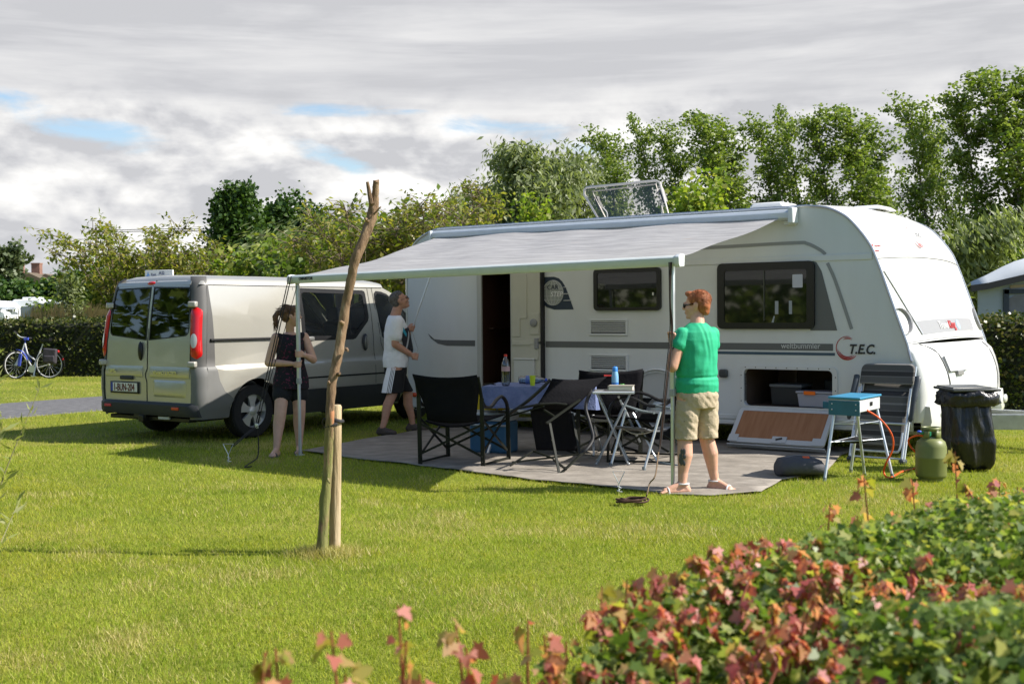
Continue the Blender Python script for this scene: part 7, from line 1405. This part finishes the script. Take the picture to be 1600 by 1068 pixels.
# ================================================================ vegetation
LEAF_POP = lambda: leafmat('poplar_leaf', [(.08, .13, .02), (.13, .19, .03), (.19, .25, .05), (.27, .31, .11)], trans=.35, rough=.45)
def limb_tree(seed, height, base_r, limbs, lean=(0, 0), trunk_bend=.05, sub=3, up=.5, limb_len=.35, start=.25, shape=lambda h: 1, bare=.35):
    """returns trunk MB and array of twig points: tapered trunk with limbs and twigs"""
    rnd = random.Random(seed); g = MB(); tw = []
    n = 9; P = []; ox = oy = 0
    for i in range(n):
        f = i / (n - 1); ox += rnd.uniform(-1, 1) * trunk_bend * height / n; oy += rnd.uniform(-1, 1) * trunk_bend * height / n
        P.append(Vector((ox + lean[0] * f * f, oy + lean[1] * f * f, f * height)))
    rr = [base_r * (1 - .86 * i / (n - 1)) for i in range(n)]; rr[0] *= 1.25
    g.tube(P, rr, 7)
    def pos(f): 
        q = f * (n - 1); i = min(int(q), n - 2); return P[i].lerp(P[i + 1], q - i)
    for k in range(limbs):
        f = start + (1 - start) * (k + rnd.random()) / limbs * .97; a = rnd.uniform(0, 2 * math.pi); L_ = limb_len * height * shape(f) * rnd.uniform(.65, 1.15)
        p = pos(f); d = Vector((math.cos(a), math.sin(a), up * rnd.uniform(.6, 1.5))).normalized(); pts = [p]; q = p.copy()
        for s in range(4):
            q = q + d * L_ / 4; d = (d + Vector((rnd.uniform(-.25, .25) + lean[0] * .05, rnd.uniform(-.25, .25), rnd.uniform(-.05, .22)))).normalized(); pts.append(q.copy())
        r0 = max(.012, base_r * (1 - .8 * f) * .42); g.tube(pts, [r0, r0 * .8, r0 * .6, r0 * .4, r0 * .2], 5, cap=False)
        for s in range(1, 5):
            for m in range(sub):
                b = pts[s].lerp(pts[s - 1], rnd.random()); dd = Vector((rnd.uniform(-1, 1), rnd.uniform(-1, 1), rnd.uniform(-.3, .9))).normalized(); l = L_ * rnd.uniform(.18, .36); e = b + dd * l
                if rnd.random() < bare: g.tube([b, b.lerp(e, .5) + Vector((0, 0, .03 * l)), e], [r0 * .3, r0 * .2, r0 * .08], 4, cap=False)
                for c in range(3): tw.append(b.lerp(e, .4 + .3 * c))
    return g, np.array([tuple(p) for p in tw])
def make_tree(name, seed, height, base_r, n_leaf, leaf, lmat, label, cat, spread=.35, group=None, bark=None, zscale=1.0, loc=None, up_l=.3, droop=0.0, aspect=.5, D=None, trunkmat=None, **kw):
    g, tw = limb_tree(seed, height, base_r, **kw)
    t = empty(name, Matrix.Translation(loc or (0, 0, 0)), label, cat, group)
    bark = bark or ramp_mat('bark', [(.3, (.06, .05, .04)), (.5, (.12, .105, .085)), (.7, (.20, .18, .15))], 7, stretch=(1, 1, .25), bump=.6)
    g.build('trunk', bark, t, smooth=True, angle=80)
    idx = NP.integers(0, len(tw), n_leaf); P = tw[idx] + np.clip(NP.normal(size=(n_leaf, 3)), -1.5, 1.5) * spread * np.array([1, 1, .8])
    P = P[P[:, 2] > .3]
    V, F = leaf_cloud(P, leaf, up=up_l, aspect=aspect, droop=droop, D=D); np_mesh('crown', V, F, lmat, t)
    return t
def place(t, loc, rz=0, s=1.0, sz=None):
    t.location = loc; t.rotation_euler = (0, 0, rz); t.scale = (s, s, sz or s)
def ground_at(px, y):       # ground x for an image column at depth y
    return at(px, 500, y).x
# --- the row of poplars behind the caravan, bent by the wind
def build_poplars():
    kinds = []
    for i in range(5):
        kinds.append(make_tree('poplar_tree', 100 + i, 11.5, .13, 6500, .165, LEAF_POP(), 'tall wind-bent poplar with loose leafy crown in the row behind the caravan', 'tree', spread=.16, group='row of poplars behind the caravan',
            limbs=34, lean=(-1.3, .2), trunk_bend=.09, sub=3, up=1.0, limb_len=.21, start=.13, shape=lambda h: 1.1 - .45 * h, bare=.4, aspect=.42, loc=(0, 0, -50)))
    spec = [(948, 200, 52), (1005, 186, 50), (1045, 190, 53), (1104, 176, 50), (1150, 196, 54), (1192, 180, 50), (1232, 176, 52), (1280, 168, 49), (1332, 166, 50), (1372, 200, 55), (1425, 150, 47), (1462, 190, 52), (1508, 132, 46), (1568, 106, 45), (1612, 130, 46), (1655, 120, 45), (1710, 130, 45)]
    for i, (px, top, d) in enumerate(spec):
        h = (490 - top) / FPX * d + CAM_H; k = kinds[i % 5]
        t = k if i < 5 else copy_tree(k)
        x = ground_at(px, d) + .9; place(t, (x, d, 0), .35 * math.sin(i * 2.3), h / 12.2 * (1.05 + .25 * math.sin(i * 5)), h / 12.2)
        t['label'] = POP_LABELS[i] 
POP_LABELS = ['leftmost tall poplar of the row, its crown above the open roof hatch', 'broad second poplar of the row, right of the one above the open roof hatch', 'poplar standing half behind the second one, right above the hatch edge', 'tall poplar behind the middle of the awning case, fourth from the left', 'slim low poplar filling the gap between the fourth and sixth of the row',
 'sixth poplar from the left, above the right half of the awning sheet', 'seventh poplar from the left, close beside the sixth', 'poplar straight above the right end of the awning case', 'poplar just above the curved front corner of the caravan roof', 'shorter poplar left of the bright gap in the row', 'tall leaning poplar right of the bright gap in the row', 'low poplar tucked behind the leaning one right of the gap', 'very tall poplar above the front of the caravan, second from the right', 'tallest poplar of the row at the upper right edge of the photo', 'poplar cut off by the right edge of the photo', 'poplar just outside the right edge of the row', 'last poplar outside the right edge of the row']
build_poplars()
# --- willow, dark trees, shrubs behind
def build_backdrop():
    gw = leafmat('willow_leaf', [(.10, .13, .05), (.16, .195, .085), (.23, .27, .13), (.32, .35, .20)], trans=.35)
    dk = leafmat('dark_leaf', [(.018, .045, .010), (.035, .08, .015), (.06, .115, .02), (.09, .15, .03)], trans=.25)
    md = leafmat('mid_leaf', [(.055, .10, .014), (.095, .155, .02), (.14, .20, .03), (.20, .24, .05)], trans=.4)
    lt = leafmat('light_leaf', [(.12, .19, .02), (.18, .26, .03), (.25, .31, .05), (.32, .32, .08)], trans=.45)
    yl = leafmat('walnut_leaf', [(.10, .135, .02), (.16, .195, .028), (.23, .24, .045), (.32, .27, .07)], trans=.45, rough=.4)
    def tr(name, px, top, d, leafm, label, cat='tree', n=6000, leaf=.2, seed=1, spread=.5, base=0, rz=0, wide=1.0, **kw):
        h = (490 - top) / FPX * d + CAM_H; a = dict(limbs=18, up=.7, limb_len=.34, start=.12, sub=4, trunk_bend=.05); a.update(kw)
        t = make_tree(name, seed, h * .93, .03 * h, n, leaf, leafm, label, cat, spread=spread * h / 8, **a); place(t, (ground_at(px, d), d, base), rz, 1.0 * wide, 1.0); return t
    tr('willow_tree', 840, 243, 58, gw, 'rounded grey-green willow behind the middle of the caravan, left of the poplars', n=26000, leaf=.34, seed=5, spread=.42, limb_len=.42, up=.6, limbs=30, aspect=.17, droop=1.2, shape=lambda h: 1.15 - .5 * h, wide=1.08)
    tr('willow_tree', 770, 300, 62, gw, 'smaller willow at the left foot of the big grey-green willow', n=11000, leaf=.34, seed=6, spread=.55, limb_len=.4, aspect=.17, droop=1.2)
    tr('willow_tree', 908, 285, 62, gw, 'smaller willow between the big willow and the first poplar', n=9000, leaf=.34, seed=8, spread=.55, limb_len=.4, aspect=.17, droop=1.2)
    tr('dark_tree', 368, 288, 58, dk, 'tall dark green tree standing above the middle of the van roof', n=24000, leaf=.19, seed=11, spread=.42, limb_len=.28, up=1.3, limbs=34, shape=lambda h: 1.35 - 1.05 * h)
    tr('dark_tree', 412, 330, 60, dk, 'shorter dark tree leaning on the right side of the tallest dark one', n=16000, leaf=.19, seed=12, spread=.5, limb_len=.32)
    tr('dark_tree', 470, 345, 60, dk, 'dark rounded tree behind the left end of the awning', n=16000, leaf=.19, seed=13, spread=.5, limb_len=.36)
    tr('dark_tree', 540, 370, 60, dk, 'dark bushy tree hidden behind the broken tree trunk top', n=10000, leaf=.19, seed=14, spread=.5, limb_len=.36)
    tr('dark_tree', 2, 392, 75, leafmat('far_leaf', [(.05, .075, .03), (.08, .11, .045), (.12, .15, .06)], trans=.2), 'grey-green tree at the left edge, taller than the brick chimneys', n=7000, leaf=.28, seed=15, spread=.45, limb_len=.34)
    for i, (px, top, w, lb) in enumerate(((52, 448, 1.3, 'dark wide bush behind the far white caravans, left of the two'), (95, 446, 1.2, 'dark wide bush behind the far white caravans, right of the two'), (150, 440, 1.2, 'low dark bush far behind the spreading tree left of the van'), (20, 450, 1.1, 'dark bush below the grey-green tree at the left edge'))):
        tr('bush', px, top, 66, dk, lb, 'bush', n=11000, leaf=.20, seed=20 + i, spread=.8, limb_len=.55, up=.5, start=.05, wide=w)
    tr('bush', 408, 404, 34, lt, 'bright green leafy bush showing just above the van roof', 'bush', n=3500, leaf=.16, seed=31, spread=.7, limb_len=.4, start=.1)
    tr('bush', 445, 408, 34, gw, 'pale wispy willow bush above the van roof near the awning end', 'bush', n=4500, leaf=.30, seed=32, spread=.9, limb_len=.55, aspect=.10, D=np.array([1.2, 0, .5]))
    tr('bush', 490, 402, 34, gw, 'pale wispy willow bush behind the left end of the awning', 'bush', n=4500, leaf=.30, seed=33, spread=.9, limb_len=.55, aspect=.10, D=np.array([1.2, 0, .5]))
    tr('bush', 833, 326, 44, lt, 'small yellow-green treetop showing above the caravan roof left of the hatch', 'bush', n=2500, leaf=.17, seed=34, spread=.4, limb_len=.2, up=1.4)
    tr('bush', 1078, 300, 36, lt, 'yellow-green treetop showing above the roof just right of the open hatch', 'bush', n=5000, leaf=.16, seed=35, spread=.5, limb_len=.28)
    tr('bush', 1525, 385, 34, gw, 'pale green willow bush between the caravan front and the neighbouring awning', 'bush', n=7000, leaf=.26, seed=36, spread=.7, limb_len=.45, aspect=.16, D=np.array([-.6, 0, 1]))
    tr('bush', 1575, 398, 38, lt, 'light green bush behind the neighbouring awning', 'bush', n=4500, leaf=.2, seed=37, spread=.7, limb_len=.45, aspect=.3)
    tr('bush', 112, 428, 36, gw, 'slim pale sapling standing behind the left hedge', 'bush', n=1500, leaf=.16, seed=38, spread=.5, limb_len=.18, up=1.6, aspect=.2)
    tr('bush', 85, 470, 37, md, 'small scrubby bush in front of the grey tent', 'bush', n=1200, leaf=.12, seed=39, spread=.9, limb_len=.5)
    # undergrowth under the poplars reads as one mass
    P = []; 
    for px in range(880, 1700, 6):
        d = NP.uniform(46, 56); x = ground_at(px, d); h = 2.4 + 1.2 * noise.noise((px * .02, 0, 0)) + (1.6 if px > 1400 else 0)
        q = NP.uniform(size=(110, 3)); P.append(np.stack([x + q[:, 0] * 1.2, d + q[:, 1] * 2, q[:, 2] * h], 1))
    V, F = leaf_cloud(np.concatenate(P), .26, aspect=.4); tag(np_mesh('undergrowth', V, F, md), 'mixed green undergrowth below the poplars', 'undergrowth', kind='stuff')
    P = []
    for px in range(-100, 900, 6):
        d = NP.uniform(64, 72); x = ground_at(px, d); h = 2.6 + 1.0 * noise.noise((px * .02, 4, 0))
        q = NP.uniform(size=(130, 3)); P.append(np.stack([x + q[:, 0] * 1.4, d + q[:, 1] * 2, q[:, 2] * h], 1))
    V, F = leaf_cloud(np.concatenate(P), .30, aspect=.4); tag(np_mesh('undergrowth', V, F, dk), 'dark far-off scrub closing the view at the left', 'undergrowth', kind='stuff')
    # spreading young trees with visible limbs
    def spread_tree(px, y, d, seed, limbs, lm, label, n, crown_h, w, leaf=.15):
        rnd = random.Random(seed); t = empty('young_tree', Matrix.Translation((ground_at(px, d), d, 0)), label, 'tree'); g = MB(); tw = []; zl = 1.95 if px < 240 else .9
        g.tube([(0, 0, 0), (.03, 0, .5), (0, 0, 1.0)], [.07, .055, .05], 8)
        for k in range(limbs):
            a = 2 * math.pi * (k + rnd.random() * .6) / limbs; rad = w * rnd.uniform(.5, 1.0); top = crown_h * rnd.uniform(.72, 1.0)
            p0 = Vector((0, 0, rnd.uniform(.7, 1.0))); p3 = Vector((math.cos(a) * rad, math.sin(a) * rad, top)); p1 = p0.lerp(p3, .35) + Vector((0, 0, .12 * top)); p2 = p0.lerp(p3, .7) + Vector((rnd.uniform(-.1, .1), 0, .14 * top)); pts = bez([p0, p1, p2, p3], 5)
            g.tube(pts, [.028 * (1 - .85 * i / (len(pts) - 1)) for i in range(len(pts))], 5)
            for i in range(3, len(pts)):
                for m in range(3):
                    b = pts[i]; e = b + Vector((rnd.uniform(-1, 1), rnd.uniform(-1, 1), rnd.uniform(-.7, .8))).normalized() * rnd.uniform(.25, .7)
                    e.z = max(min(e.z, crown_h * 1.04), zl); g.tube([b, b.lerp(e, .5) + Vector((0, 0, .04)), e], [.009, .006, .003], 4, cap=False)
                    for c in range(4): tw.append(b.lerp(e, .25 + .25 * c))
        g.build('trunk', ramp_mat('young_bark', [(.3, (.10, .075, .05)), (.6, (.22, .17, .12))], 8, bump=.4), t, smooth=True)
        tw = np.array([tuple(p) for p in tw]); P = tw[NP.integers(0, len(tw), n)] + NP.normal(size=(n, 3)) * np.array([.065, .065, .05])
        V, F = leaf_cloud(P, leaf, up=1.0, aspect=.24, droop=.35); np_mesh('crown', V, F, lm, t); return t
    spread_tree(205, 0, 33, 3, 16, yl, 'spreading young tree with bare limbs showing, left of and above the van', 5200, 4.0, 2.5)
    spread_tree(290, 0, 35, 9, 12, yl, 'second spreading young tree right behind the van roof sign', 3000, 3.6, 1.3)
    spread_tree(560, 0, 24, 4, 14, yl, 'spreading young tree behind the broken tree trunk, its left limbs over the van', 2900, 3.65, 1.45, .13)
    spread_tree(660, 0, 24, 6, 15, yl, 'spreading young tree rising over the rear end of the caravan', 3000, 3.6, 1.35, .13)
    spread_tree(735, 0, 27, 14, 8, yl, 'spreading young tree whose twigs reach over the caravan roof toward the willow', 1500, 4.35, .75, .13)
    for px, top, d, sd in ((240, 425, 40, 51), (185, 428, 40, 52), (285, 428, 41, 53), (560, 378, 31, 56), (640, 372, 31, 57), (705, 375, 31, 58), (515, 402, 30, 59)):
        tr('bush', px, top, d, md, BUSH_L[sd], 'bush', n=5200, leaf=.15, seed=sd, spread=.95, limb_len=.55, start=.05, up=.5)
BUSH_L = {51: 'green bush behind the spreading tree, above the van rear doors', 52: 'green bush behind the spreading tree, left of the van', 53: 'green bush above the rear part of the van roof', 54: 'green bush above the van roof under the tall dark tree', 55: 'green bush at the left foot of the spreading tree', 56: 'green bush behind the broken tree trunk', 57: 'green bush at the rear corner of the caravan roof', 58: 'green bush behind the rear end of the awning case', 59: 'green bush above the van where the awning begins'}
build_backdrop()
# --- clipped hedges
def build_hedge(p0, p1, h, w, label, leaf, per, cols, seed=0, name='hedge'):
    d = (p1 - p0); L_ = d.length; d.normalize(); n_ = Vector((-d.y, d.x, 0)); m = leafmat(name + '_leaf' + str(seed), cols, trans=.2, rough=.35)
    t = empty(name, Matrix.Translation(p0), label, 'hedge')
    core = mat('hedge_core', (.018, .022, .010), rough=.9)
    M = frame((0, 0, 0), d, z=(0, 0, 1)); g = MB(M)
    def f(a, b):
        x = a * L_; s = b * (2 * h + w); bx = .06 * noise.noise((x * 1.3, b * 5, seed)) - .05
        if s < h: return Vector((x, -bx, s * .97))
        if s < h + w: return Vector((x, s - h, h + bx))
        return Vector((x, w + bx, (2 * h + w - s) * .97))
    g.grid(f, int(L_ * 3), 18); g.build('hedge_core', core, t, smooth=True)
    n = int(L_ * (h * 1.6 + w) * per); q = NP.uniform(size=(n, 3)); x = q[:, 0] * L_; s = q[:, 1] * (h * 1.6 + w); dep = NP.normal(size=n) * .035 + .01
    bx = np.array([.06 * noise.noise((a * 1.3, b / (2 * h + w) * 5, seed)) for a, b in zip(x, s)])
    fr_ = s < h; tp = (s >= h) & (s < h + w); y = np.where(fr_, -bx - dep, np.where(tp, s - h, w + bx + dep)); z = np.where(fr_, s, np.where(tp, h + bx + dep, 2 * h + w - s))
    P = np.stack([d.x * x + n_.x * y, d.y * x + n_.y * y, np.maximum(z, .03)], 1)
    V, F = leaf_cloud(P, leaf, aspect=.42, up=.5); np_mesh('foliage', V, F, m, t)
    return t
HC = [(.022, .035, .008), (.045, .065, .012), (.08, .10, .022), (.16, .15, .06)]
build_hedge(Vector((-19, 30.1, 0)), Vector((2.5, 30.1, 0)), 1.36, 1.1, 'clipped green hedge across the far lawn with the bicycle leaning on it', .085, 330, HC, 1)
build_hedge(Vector((-22, 33.2, 0)), Vector((-4, 33.2, 0)), 1.36, .9, 'second clipped hedge running just behind the one with the bicycle', .085, 200, HC, 2)
build_hedge(Vector((3.2, 17.6, 0)), Vector((15, 17.2, 0)), 1.33, 1.0, 'clipped beech hedge behind the front end of the caravan', .065, 800, [(.028, .045, .008), (.05, .075, .014), (.09, .11, .025), (.20, .17, .07)], 3)
# --- dry tall grass beyond the left hedge
def build_dry_grass():
    n = 9000; x = NP.uniform(-20, -3, n); y = NP.uniform(35, 40, n); h = NP.uniform(1.45, 1.80, n) * (.9 + .2 * np.sin(x * 1.3)); w = NP.uniform(.008, .022, n); lx = NP.normal(size=n) * .25; a = NP.uniform(0, 3.14, n)
    b0 = np.stack([x - w, y, 0 * x], 1); b1 = np.stack([x + w, y, 0 * x], 1); m0 = np.stack([x + lx * .4 - w * 1.4, y, h * .6], 1); m1 = np.stack([x + lx * .4 + w * 1.4, y, h * .6], 1); tp = np.stack([x + lx, y, h], 1); tq = np.stack([x + lx + w * .5, y, h], 1)
    V = np.stack([b0, b1, m1, m0, m0, m1, tq, tp], 1).reshape(-1, 3); F = (np.arange(n) * 8)[:, None, None] + np.array([[0, 1, 2, 3], [4, 5, 6, 7]]); tag(np_mesh('dry_grass', V, F.reshape(-1, 4), leafmat('straw', [(.30, .22, .10), (.42, .32, .16), (.25, .22, .08)], trans=.3)), 'tall straw-coloured grass behind the left hedge', 'grass', kind='stuff')
build_dry_grass()
# --- maple hedge in the foreground
def build_maple():
    t = empty('maple_hedge', Matrix(), 'field maple hedge with red young shoots across the lower right corner', 'hedge')
    A0 = Vector((-.62, .92, 0)); dr = Vector((.645, .764, 0)).normalized(); nr = Vector((.764, -.645, 0)); L_ = 5.0; Wd = .9
    def top(x): return .93 + .13 * max(0, min(1, (x - .8) / .35)) - .05 * max(0, min(1, (x - 2.2) / .6)) + .015 * math.sin(x * 5)
    green = leafmat('maple_green', [(.06, .105, .02), (.11, .175, .032), (.17, .24, .055), (.25, .31, .12), (.42, .40, .09)], trans=.45, rough=.42)
    redm = leafmat('maple_red', [(.36, .08, .085), (.55, .16, .15), (.64, .28, .24), (.46, .20, .12), (.52, .38, .15)], trans=.45, rough=.42)
    twig = mat('maple_twig', (.14, .06, .035), rough=.6, var=.3)
    n = 125000; x = NP.uniform(.45, L_, n); q = NP.uniform(size=n); T = np.array([top(a) for a in x])
    bump_ = np.array([.15 * noise.noise((a * 1.7, b * 4, 2)) + .05 * noise.noise((a * 5, b * 9, 5)) for a, b in zip(x, q)])
    s = q * (T + Wd * 1.0); face = s < T
    depth = np.abs(NP.normal(size=n)) * .09
    y = np.where(face, depth - bump_ * .9 - .02, s - T); z = np.where(face, s * .98 + .02, T - depth * .8 + bump_); edge = np.clip((.16 - np.abs(y)) / .16, 0, 1); z = np.where(face, z, z - edge ** 2 * .05)
    P = np.stack([A0.x + dr.x * x + nr.x * y, A0.y + dr.y * x + nr.y * y, z], 1)
    V, F = leaf_cloud(P, np.interp(x, [.5, 1.4, 3.0], [.022, .018, .014]), shape='maple', up=.9, sizevar=.4, droop=.2); np_mesh('foliage', V, F, green, t)
    # dark inner twigs
    g = MB(); rnd = random.Random(5)
    for i in range(420):
        a = rnd.uniform(0, L_); y = rnd.uniform(.03, Wd); b = A0 + dr * a + nr * y; tz = top(a) * rnd.uniform(.75, 1.0)
        g.tube([b, b + Vector((rnd.uniform(-.1, .1), rnd.uniform(-.1, .1), tz * .5)), b + Vector((rnd.uniform(-.18, .18), rnd.uniform(-.18, .18), tz))], [.007, .005, .002], 4, cap=False)
    g.build('twigs', twig, t, smooth=True)['kind'] = 'stuff'
    # shoots with red leaves standing above the clipped top
    g = MB(); RP = []; BP = []; GP = []
    def shoot(base, h, k, redf=.85, lean=None):
        ln = lean or Vector((rnd.uniform(-.6, .6), rnd.uniform(-.6, .6), 1)); tip = base + ln.normalized() * h; mid = base.lerp(tip, .5) + Vector((rnd.uniform(-.01, .01), 0, 0)); g.tube([base, mid, tip], [.0028, .0022, .0014], 5, cap=False)
        for j in range(k):
            big = bool(lean); f = 1 - .5 * (j / k) ** 2.2; p = base.lerp(tip, f); a = rnd.uniform(0, 6.28) ; dd = Vector((math.cos(a), math.sin(a), -.25 - .8 * rnd.random()))
            (BP if big and rnd.random() < .6 else (RP if rnd.random() < redf else GP)).append((p + dd * (.008 if big else 0), dd))
    for i in range(3000):
        x = rnd.uniform(.75, L_); y = rnd.uniform(-.02, .92); f = rnd.random()
        dens = .85 if x < 1.9 else (.45 if x < 2.5 else .15)
        if rnd.random() > dens * (1.15 - .5 * y): continue
        b = A0 + dr * x + nr * y; b.z = top(x) + .08 * noise.noise((x * 1.7, (y + .5) * 2, 2)) - .05; shoot(b, rnd.uniform(.02, .06) * (1.0 if rnd.random() < .95 else 1.8), rnd.randint(5, 9))
    for (px, py, h) in ((412, 1030, .06), (430, 1012, .08), (517, 985, .12), (540, 1050, .05), (622, 945, .16), (635, 1000, .12), (655, 1052, .06), (712, 975, .13), (728, 1010, .1), (788, 1050, .06), (825, 968, .12), (885, 1000, .10), (850, 990, .10), (940, 915, .14), (1035, 890, .14), (1350, 745, .26), (1297, 785, .2), (1425, 748, .22), (1492, 705, .34), (1562, 750, .14), (1340, 805, .16), (1180, 880, .1), (1060, 895, .12), (1215, 850, .14), (1590, 760, .14), (1120, 880, .1), (980, 905, .12), (1400, 800, .12), (1520, 775, .1)):
        k_ = (px - 800) / FPX; Ls = (A0.y * k_ - A0.x) / (dr.x - dr.y * k_); d = A0.y + dr.y * Ls + .06; tip = at(px, py, d); base = tip - Vector((rnd.uniform(-.02, .02), .0, h + .05)); shoot(base, h + .05, 7 if h < .15 else 10, .75, tip - base)
    g.build('stems', mat('shoot_stem', (.26, .075, .04), rough=.5), t, smooth=True)['kind'] = 'stuff'
    for PT, m, sz in ((RP, redm, .0185), (BP, leafmat('maple_shoot_leaf', [(.42, .12, .09), (.52, .22, .16), (.36, .30, .08), (.30, .32, .06)], trans=.45), .027), (GP, leafmat('maple_young', [(.14, .19, .02), (.24, .25, .04), (.34, .30, .05)], trans=.45), .021)):
        P = np.array([tuple(p) for p, d_ in PT]); D = np.array([tuple(d_) for p, d_ in PT]); V, F = leaf_cloud(P, sz, shape='maple', up=.7, D=D * 1.4, sizevar=.35); np_mesh('young_leaves', V, F, m, t)
build_maple()
# leafy willow twigs reaching in at the left edge
def build_edge_twigs():
    t = empty('willow_sapling', Matrix.Translation((-2.25, 5.0, 0)), 'pale green willow twigs reaching in at the left edge of the lawn', 'sapling')
    rnd = random.Random(8); g = MB(); P = []; D = []
    for i in range(26):
        a = rnd.uniform(0, 6.28); r = rnd.uniform(.05, .42); h = rnd.uniform(.55, 1.40); e = Vector((math.cos(a) * r * .62, math.sin(a) * r, h)); m = Vector((e.x * .3, e.y * .3, h * .55)); pts = bez([Vector((0, 0, 0)), m, e], 6); g.tube(pts, [.006 * (1 - .8 * j / (len(pts) - 1)) for j in range(len(pts))], 4, cap=False)
        for j in range(3, len(pts)):
            for k in range(5): P.append(tuple(pts[j] + Vector((0, 0, rnd.uniform(-.04, .04))))); D.append((rnd.uniform(-1, 1), rnd.uniform(-1, 1), .7))
    g.build('stems', mat('willow_stem', (.16, .15, .06), rough=.6), t, smooth=True)
    V, F = leaf_cloud(np.array(P), .062, aspect=.10, D=np.array(D) * 1.5); np_mesh('leaves', V, F, leafmat('pale_willow', [(.20, .24, .06), (.30, .33, .12), (.38, .38, .20)], trans=.35), t)
build_edge_twigs()
# --- lawn blades
def build_grass():
    Ps = []; tan_ = .60
    for y0, y1, per in ((4.2, 6, 9000), (6, 8, 6000), (8, 10.5, 3800), (10.5, 14, 2100), (14, 20, 750), (20, 30, 260)):
        ym = (y0 + y1) / 2; W2 = tan_ * y1; n = int(per * (y1 - y0) * 2 * W2); x = NP.uniform(-W2, W2, n); y = NP.uniform(y0, y1, n); k = np.abs(x) < y * tan_ + .2; Ps.append(np.stack([x[k], y[k], np.full(k.sum(), ym)], 1))
    tq = NP.normal(size=(2600, 2)) * .075; Ps.append(np.stack([-1.16 + tq[:, 0] * 1.5, 7.55 + tq[:, 1], np.full(2600, 99.)], 1))
    P = np.concatenate(Ps); x, y = P[:, 0], P[:, 1]
    # not on the groundsheet or the path
    def inside(poly):
        r = np.zeros(len(x), bool); j = len(poly) - 1
        for i in range(len(poly)):
            xi, yi = poly[i]; xj, yj = poly[j]; c = ((yi > y) != (yj > y)) & (x < (xj - xi) * (y - yi) / (yj - yi + 1e-12) + xi); r ^= c; j = i
        return r
    gs = [(q.x, q.y) for q in [gp(472, 706), gp(560, 719), gp(640, 727), gp(720, 737), gp(800, 748), gp(880, 757), gp(960, 764), gp(1040, 773), gp(1110, 776), gp(1190, 771), gp(1222, 752), gp(1290, 741), gp(1312, 715), CM @ Vector((.15, .5, 0)), CM @ Vector((-5.0, .5, 0)), gp(640, 676), gp(560, 690)]]
    sN = (x - ROAD_P.x) * ROAD_N.x + (y - ROAD_P.y) * ROAD_N.y
    keep = ~inside(gs) & ~((sN > -.02) & (sN < ROAD_W + .02)); P = P[keep]; x, y = P[:, 0], P[:, 1]; n = len(P)
    patchy = np.array([noise.noise((a * .9, b * .9, 0)) + .6 * noise.noise((a * 3.1, b * 3.1, 3)) for a, b in P[:, :2]])
    sc = 1 + (y - 5) * .045; h = NP.uniform(.012, .033, n) * (1 + .35 * patchy) * np.minimum(sc, 1.5); tuft = P[:, 2] > 90; h = np.where(tuft, h * 2.0, h); w = NP.uniform(.0013, .0026, n) * sc
    a = NP.uniform(0, 2 * math.pi, n); dx, dy = np.cos(a), np.sin(a); l = NP.uniform(.1, 1.1, n) * h; b = NP.uniform(0, 2 * math.pi, n); lx, ly = np.cos(b) * l, np.sin(b) * l
    z0 = 0 * x; v0 = np.stack([x - dx * w, y - dy * w, z0], 1); v1 = np.stack([x + dx * w, y + dy * w, z0], 1); v2 = np.stack([x + lx, y + ly, h], 1)
    V = np.stack([v0, v1, v2], 1).reshape(-1, 3); F = np.arange(n * 3).reshape(-1, 3)
    dryp = patchy + NP.normal(size=n) * .33; dryp = np.where(tuft, dryp + .7, dryp); mi = (dryp > .50).astype(int)
    m1 = leafmat('grass_blade', [(.175, .245, .025), (.25, .325, .034), (.34, .385, .05), (.41, .42, .085)], trans=.34, rough=.6, spec=.12, patch_=((.35, .48, .68, (1.12, .94, .75)), (2.2, .50, .70, (.62, .72, .6)), (7, .55, .72, (1.22, 1.02, .9)))); m2 = leafmat('dry_blade', [(.42, .36, .13), (.52, .44, .19), (.34, .33, .10)], trans=.3)
    o = np_mesh('grass', V, F, [m1, m2], midx=mi); tag(o, 'short mown grass blades of the lawn', 'grass', kind='stuff'); print('blades', n)
build_grass()
# trees on the other side of the lawn, behind the photographer: they only show in the windows
def build_opposite():
    P = []
    for i in range(26):
        x = -26 + i * 2.1; h = 5 + 4 * abs(math.sin(i * 1.7)) + (3 if i % 5 == 0 else 0); w = 1.5; n = 420; q = NP.normal(size=(n, 3)); P.append(np.stack([x + q[:, 0] * w * .6, -30 + q[:, 1], np.abs(NP.uniform(0, 1, n)) ** .8 * h], 1))
    for i in range(30):
        y = -28 + i * 2.1; h = 4 + 4.5 * abs(math.sin(i * 2.1)) + (3 if i % 4 == 0 else 0); n = 520; q = NP.normal(size=(n, 3)); P.append(np.stack([-31 + q[:, 0], y + q[:, 1] * .9, np.abs(NP.uniform(0, 1, n)) ** .8 * h], 1))
    V, F = leaf_cloud(np.concatenate(P), .55, aspect=.45); tag(np_mesh('woodland', V, F, MATS['mid_leaf']), 'belt of trees across the lawn, seen only as reflections', 'woodland', kind='stuff')
build_opposite()
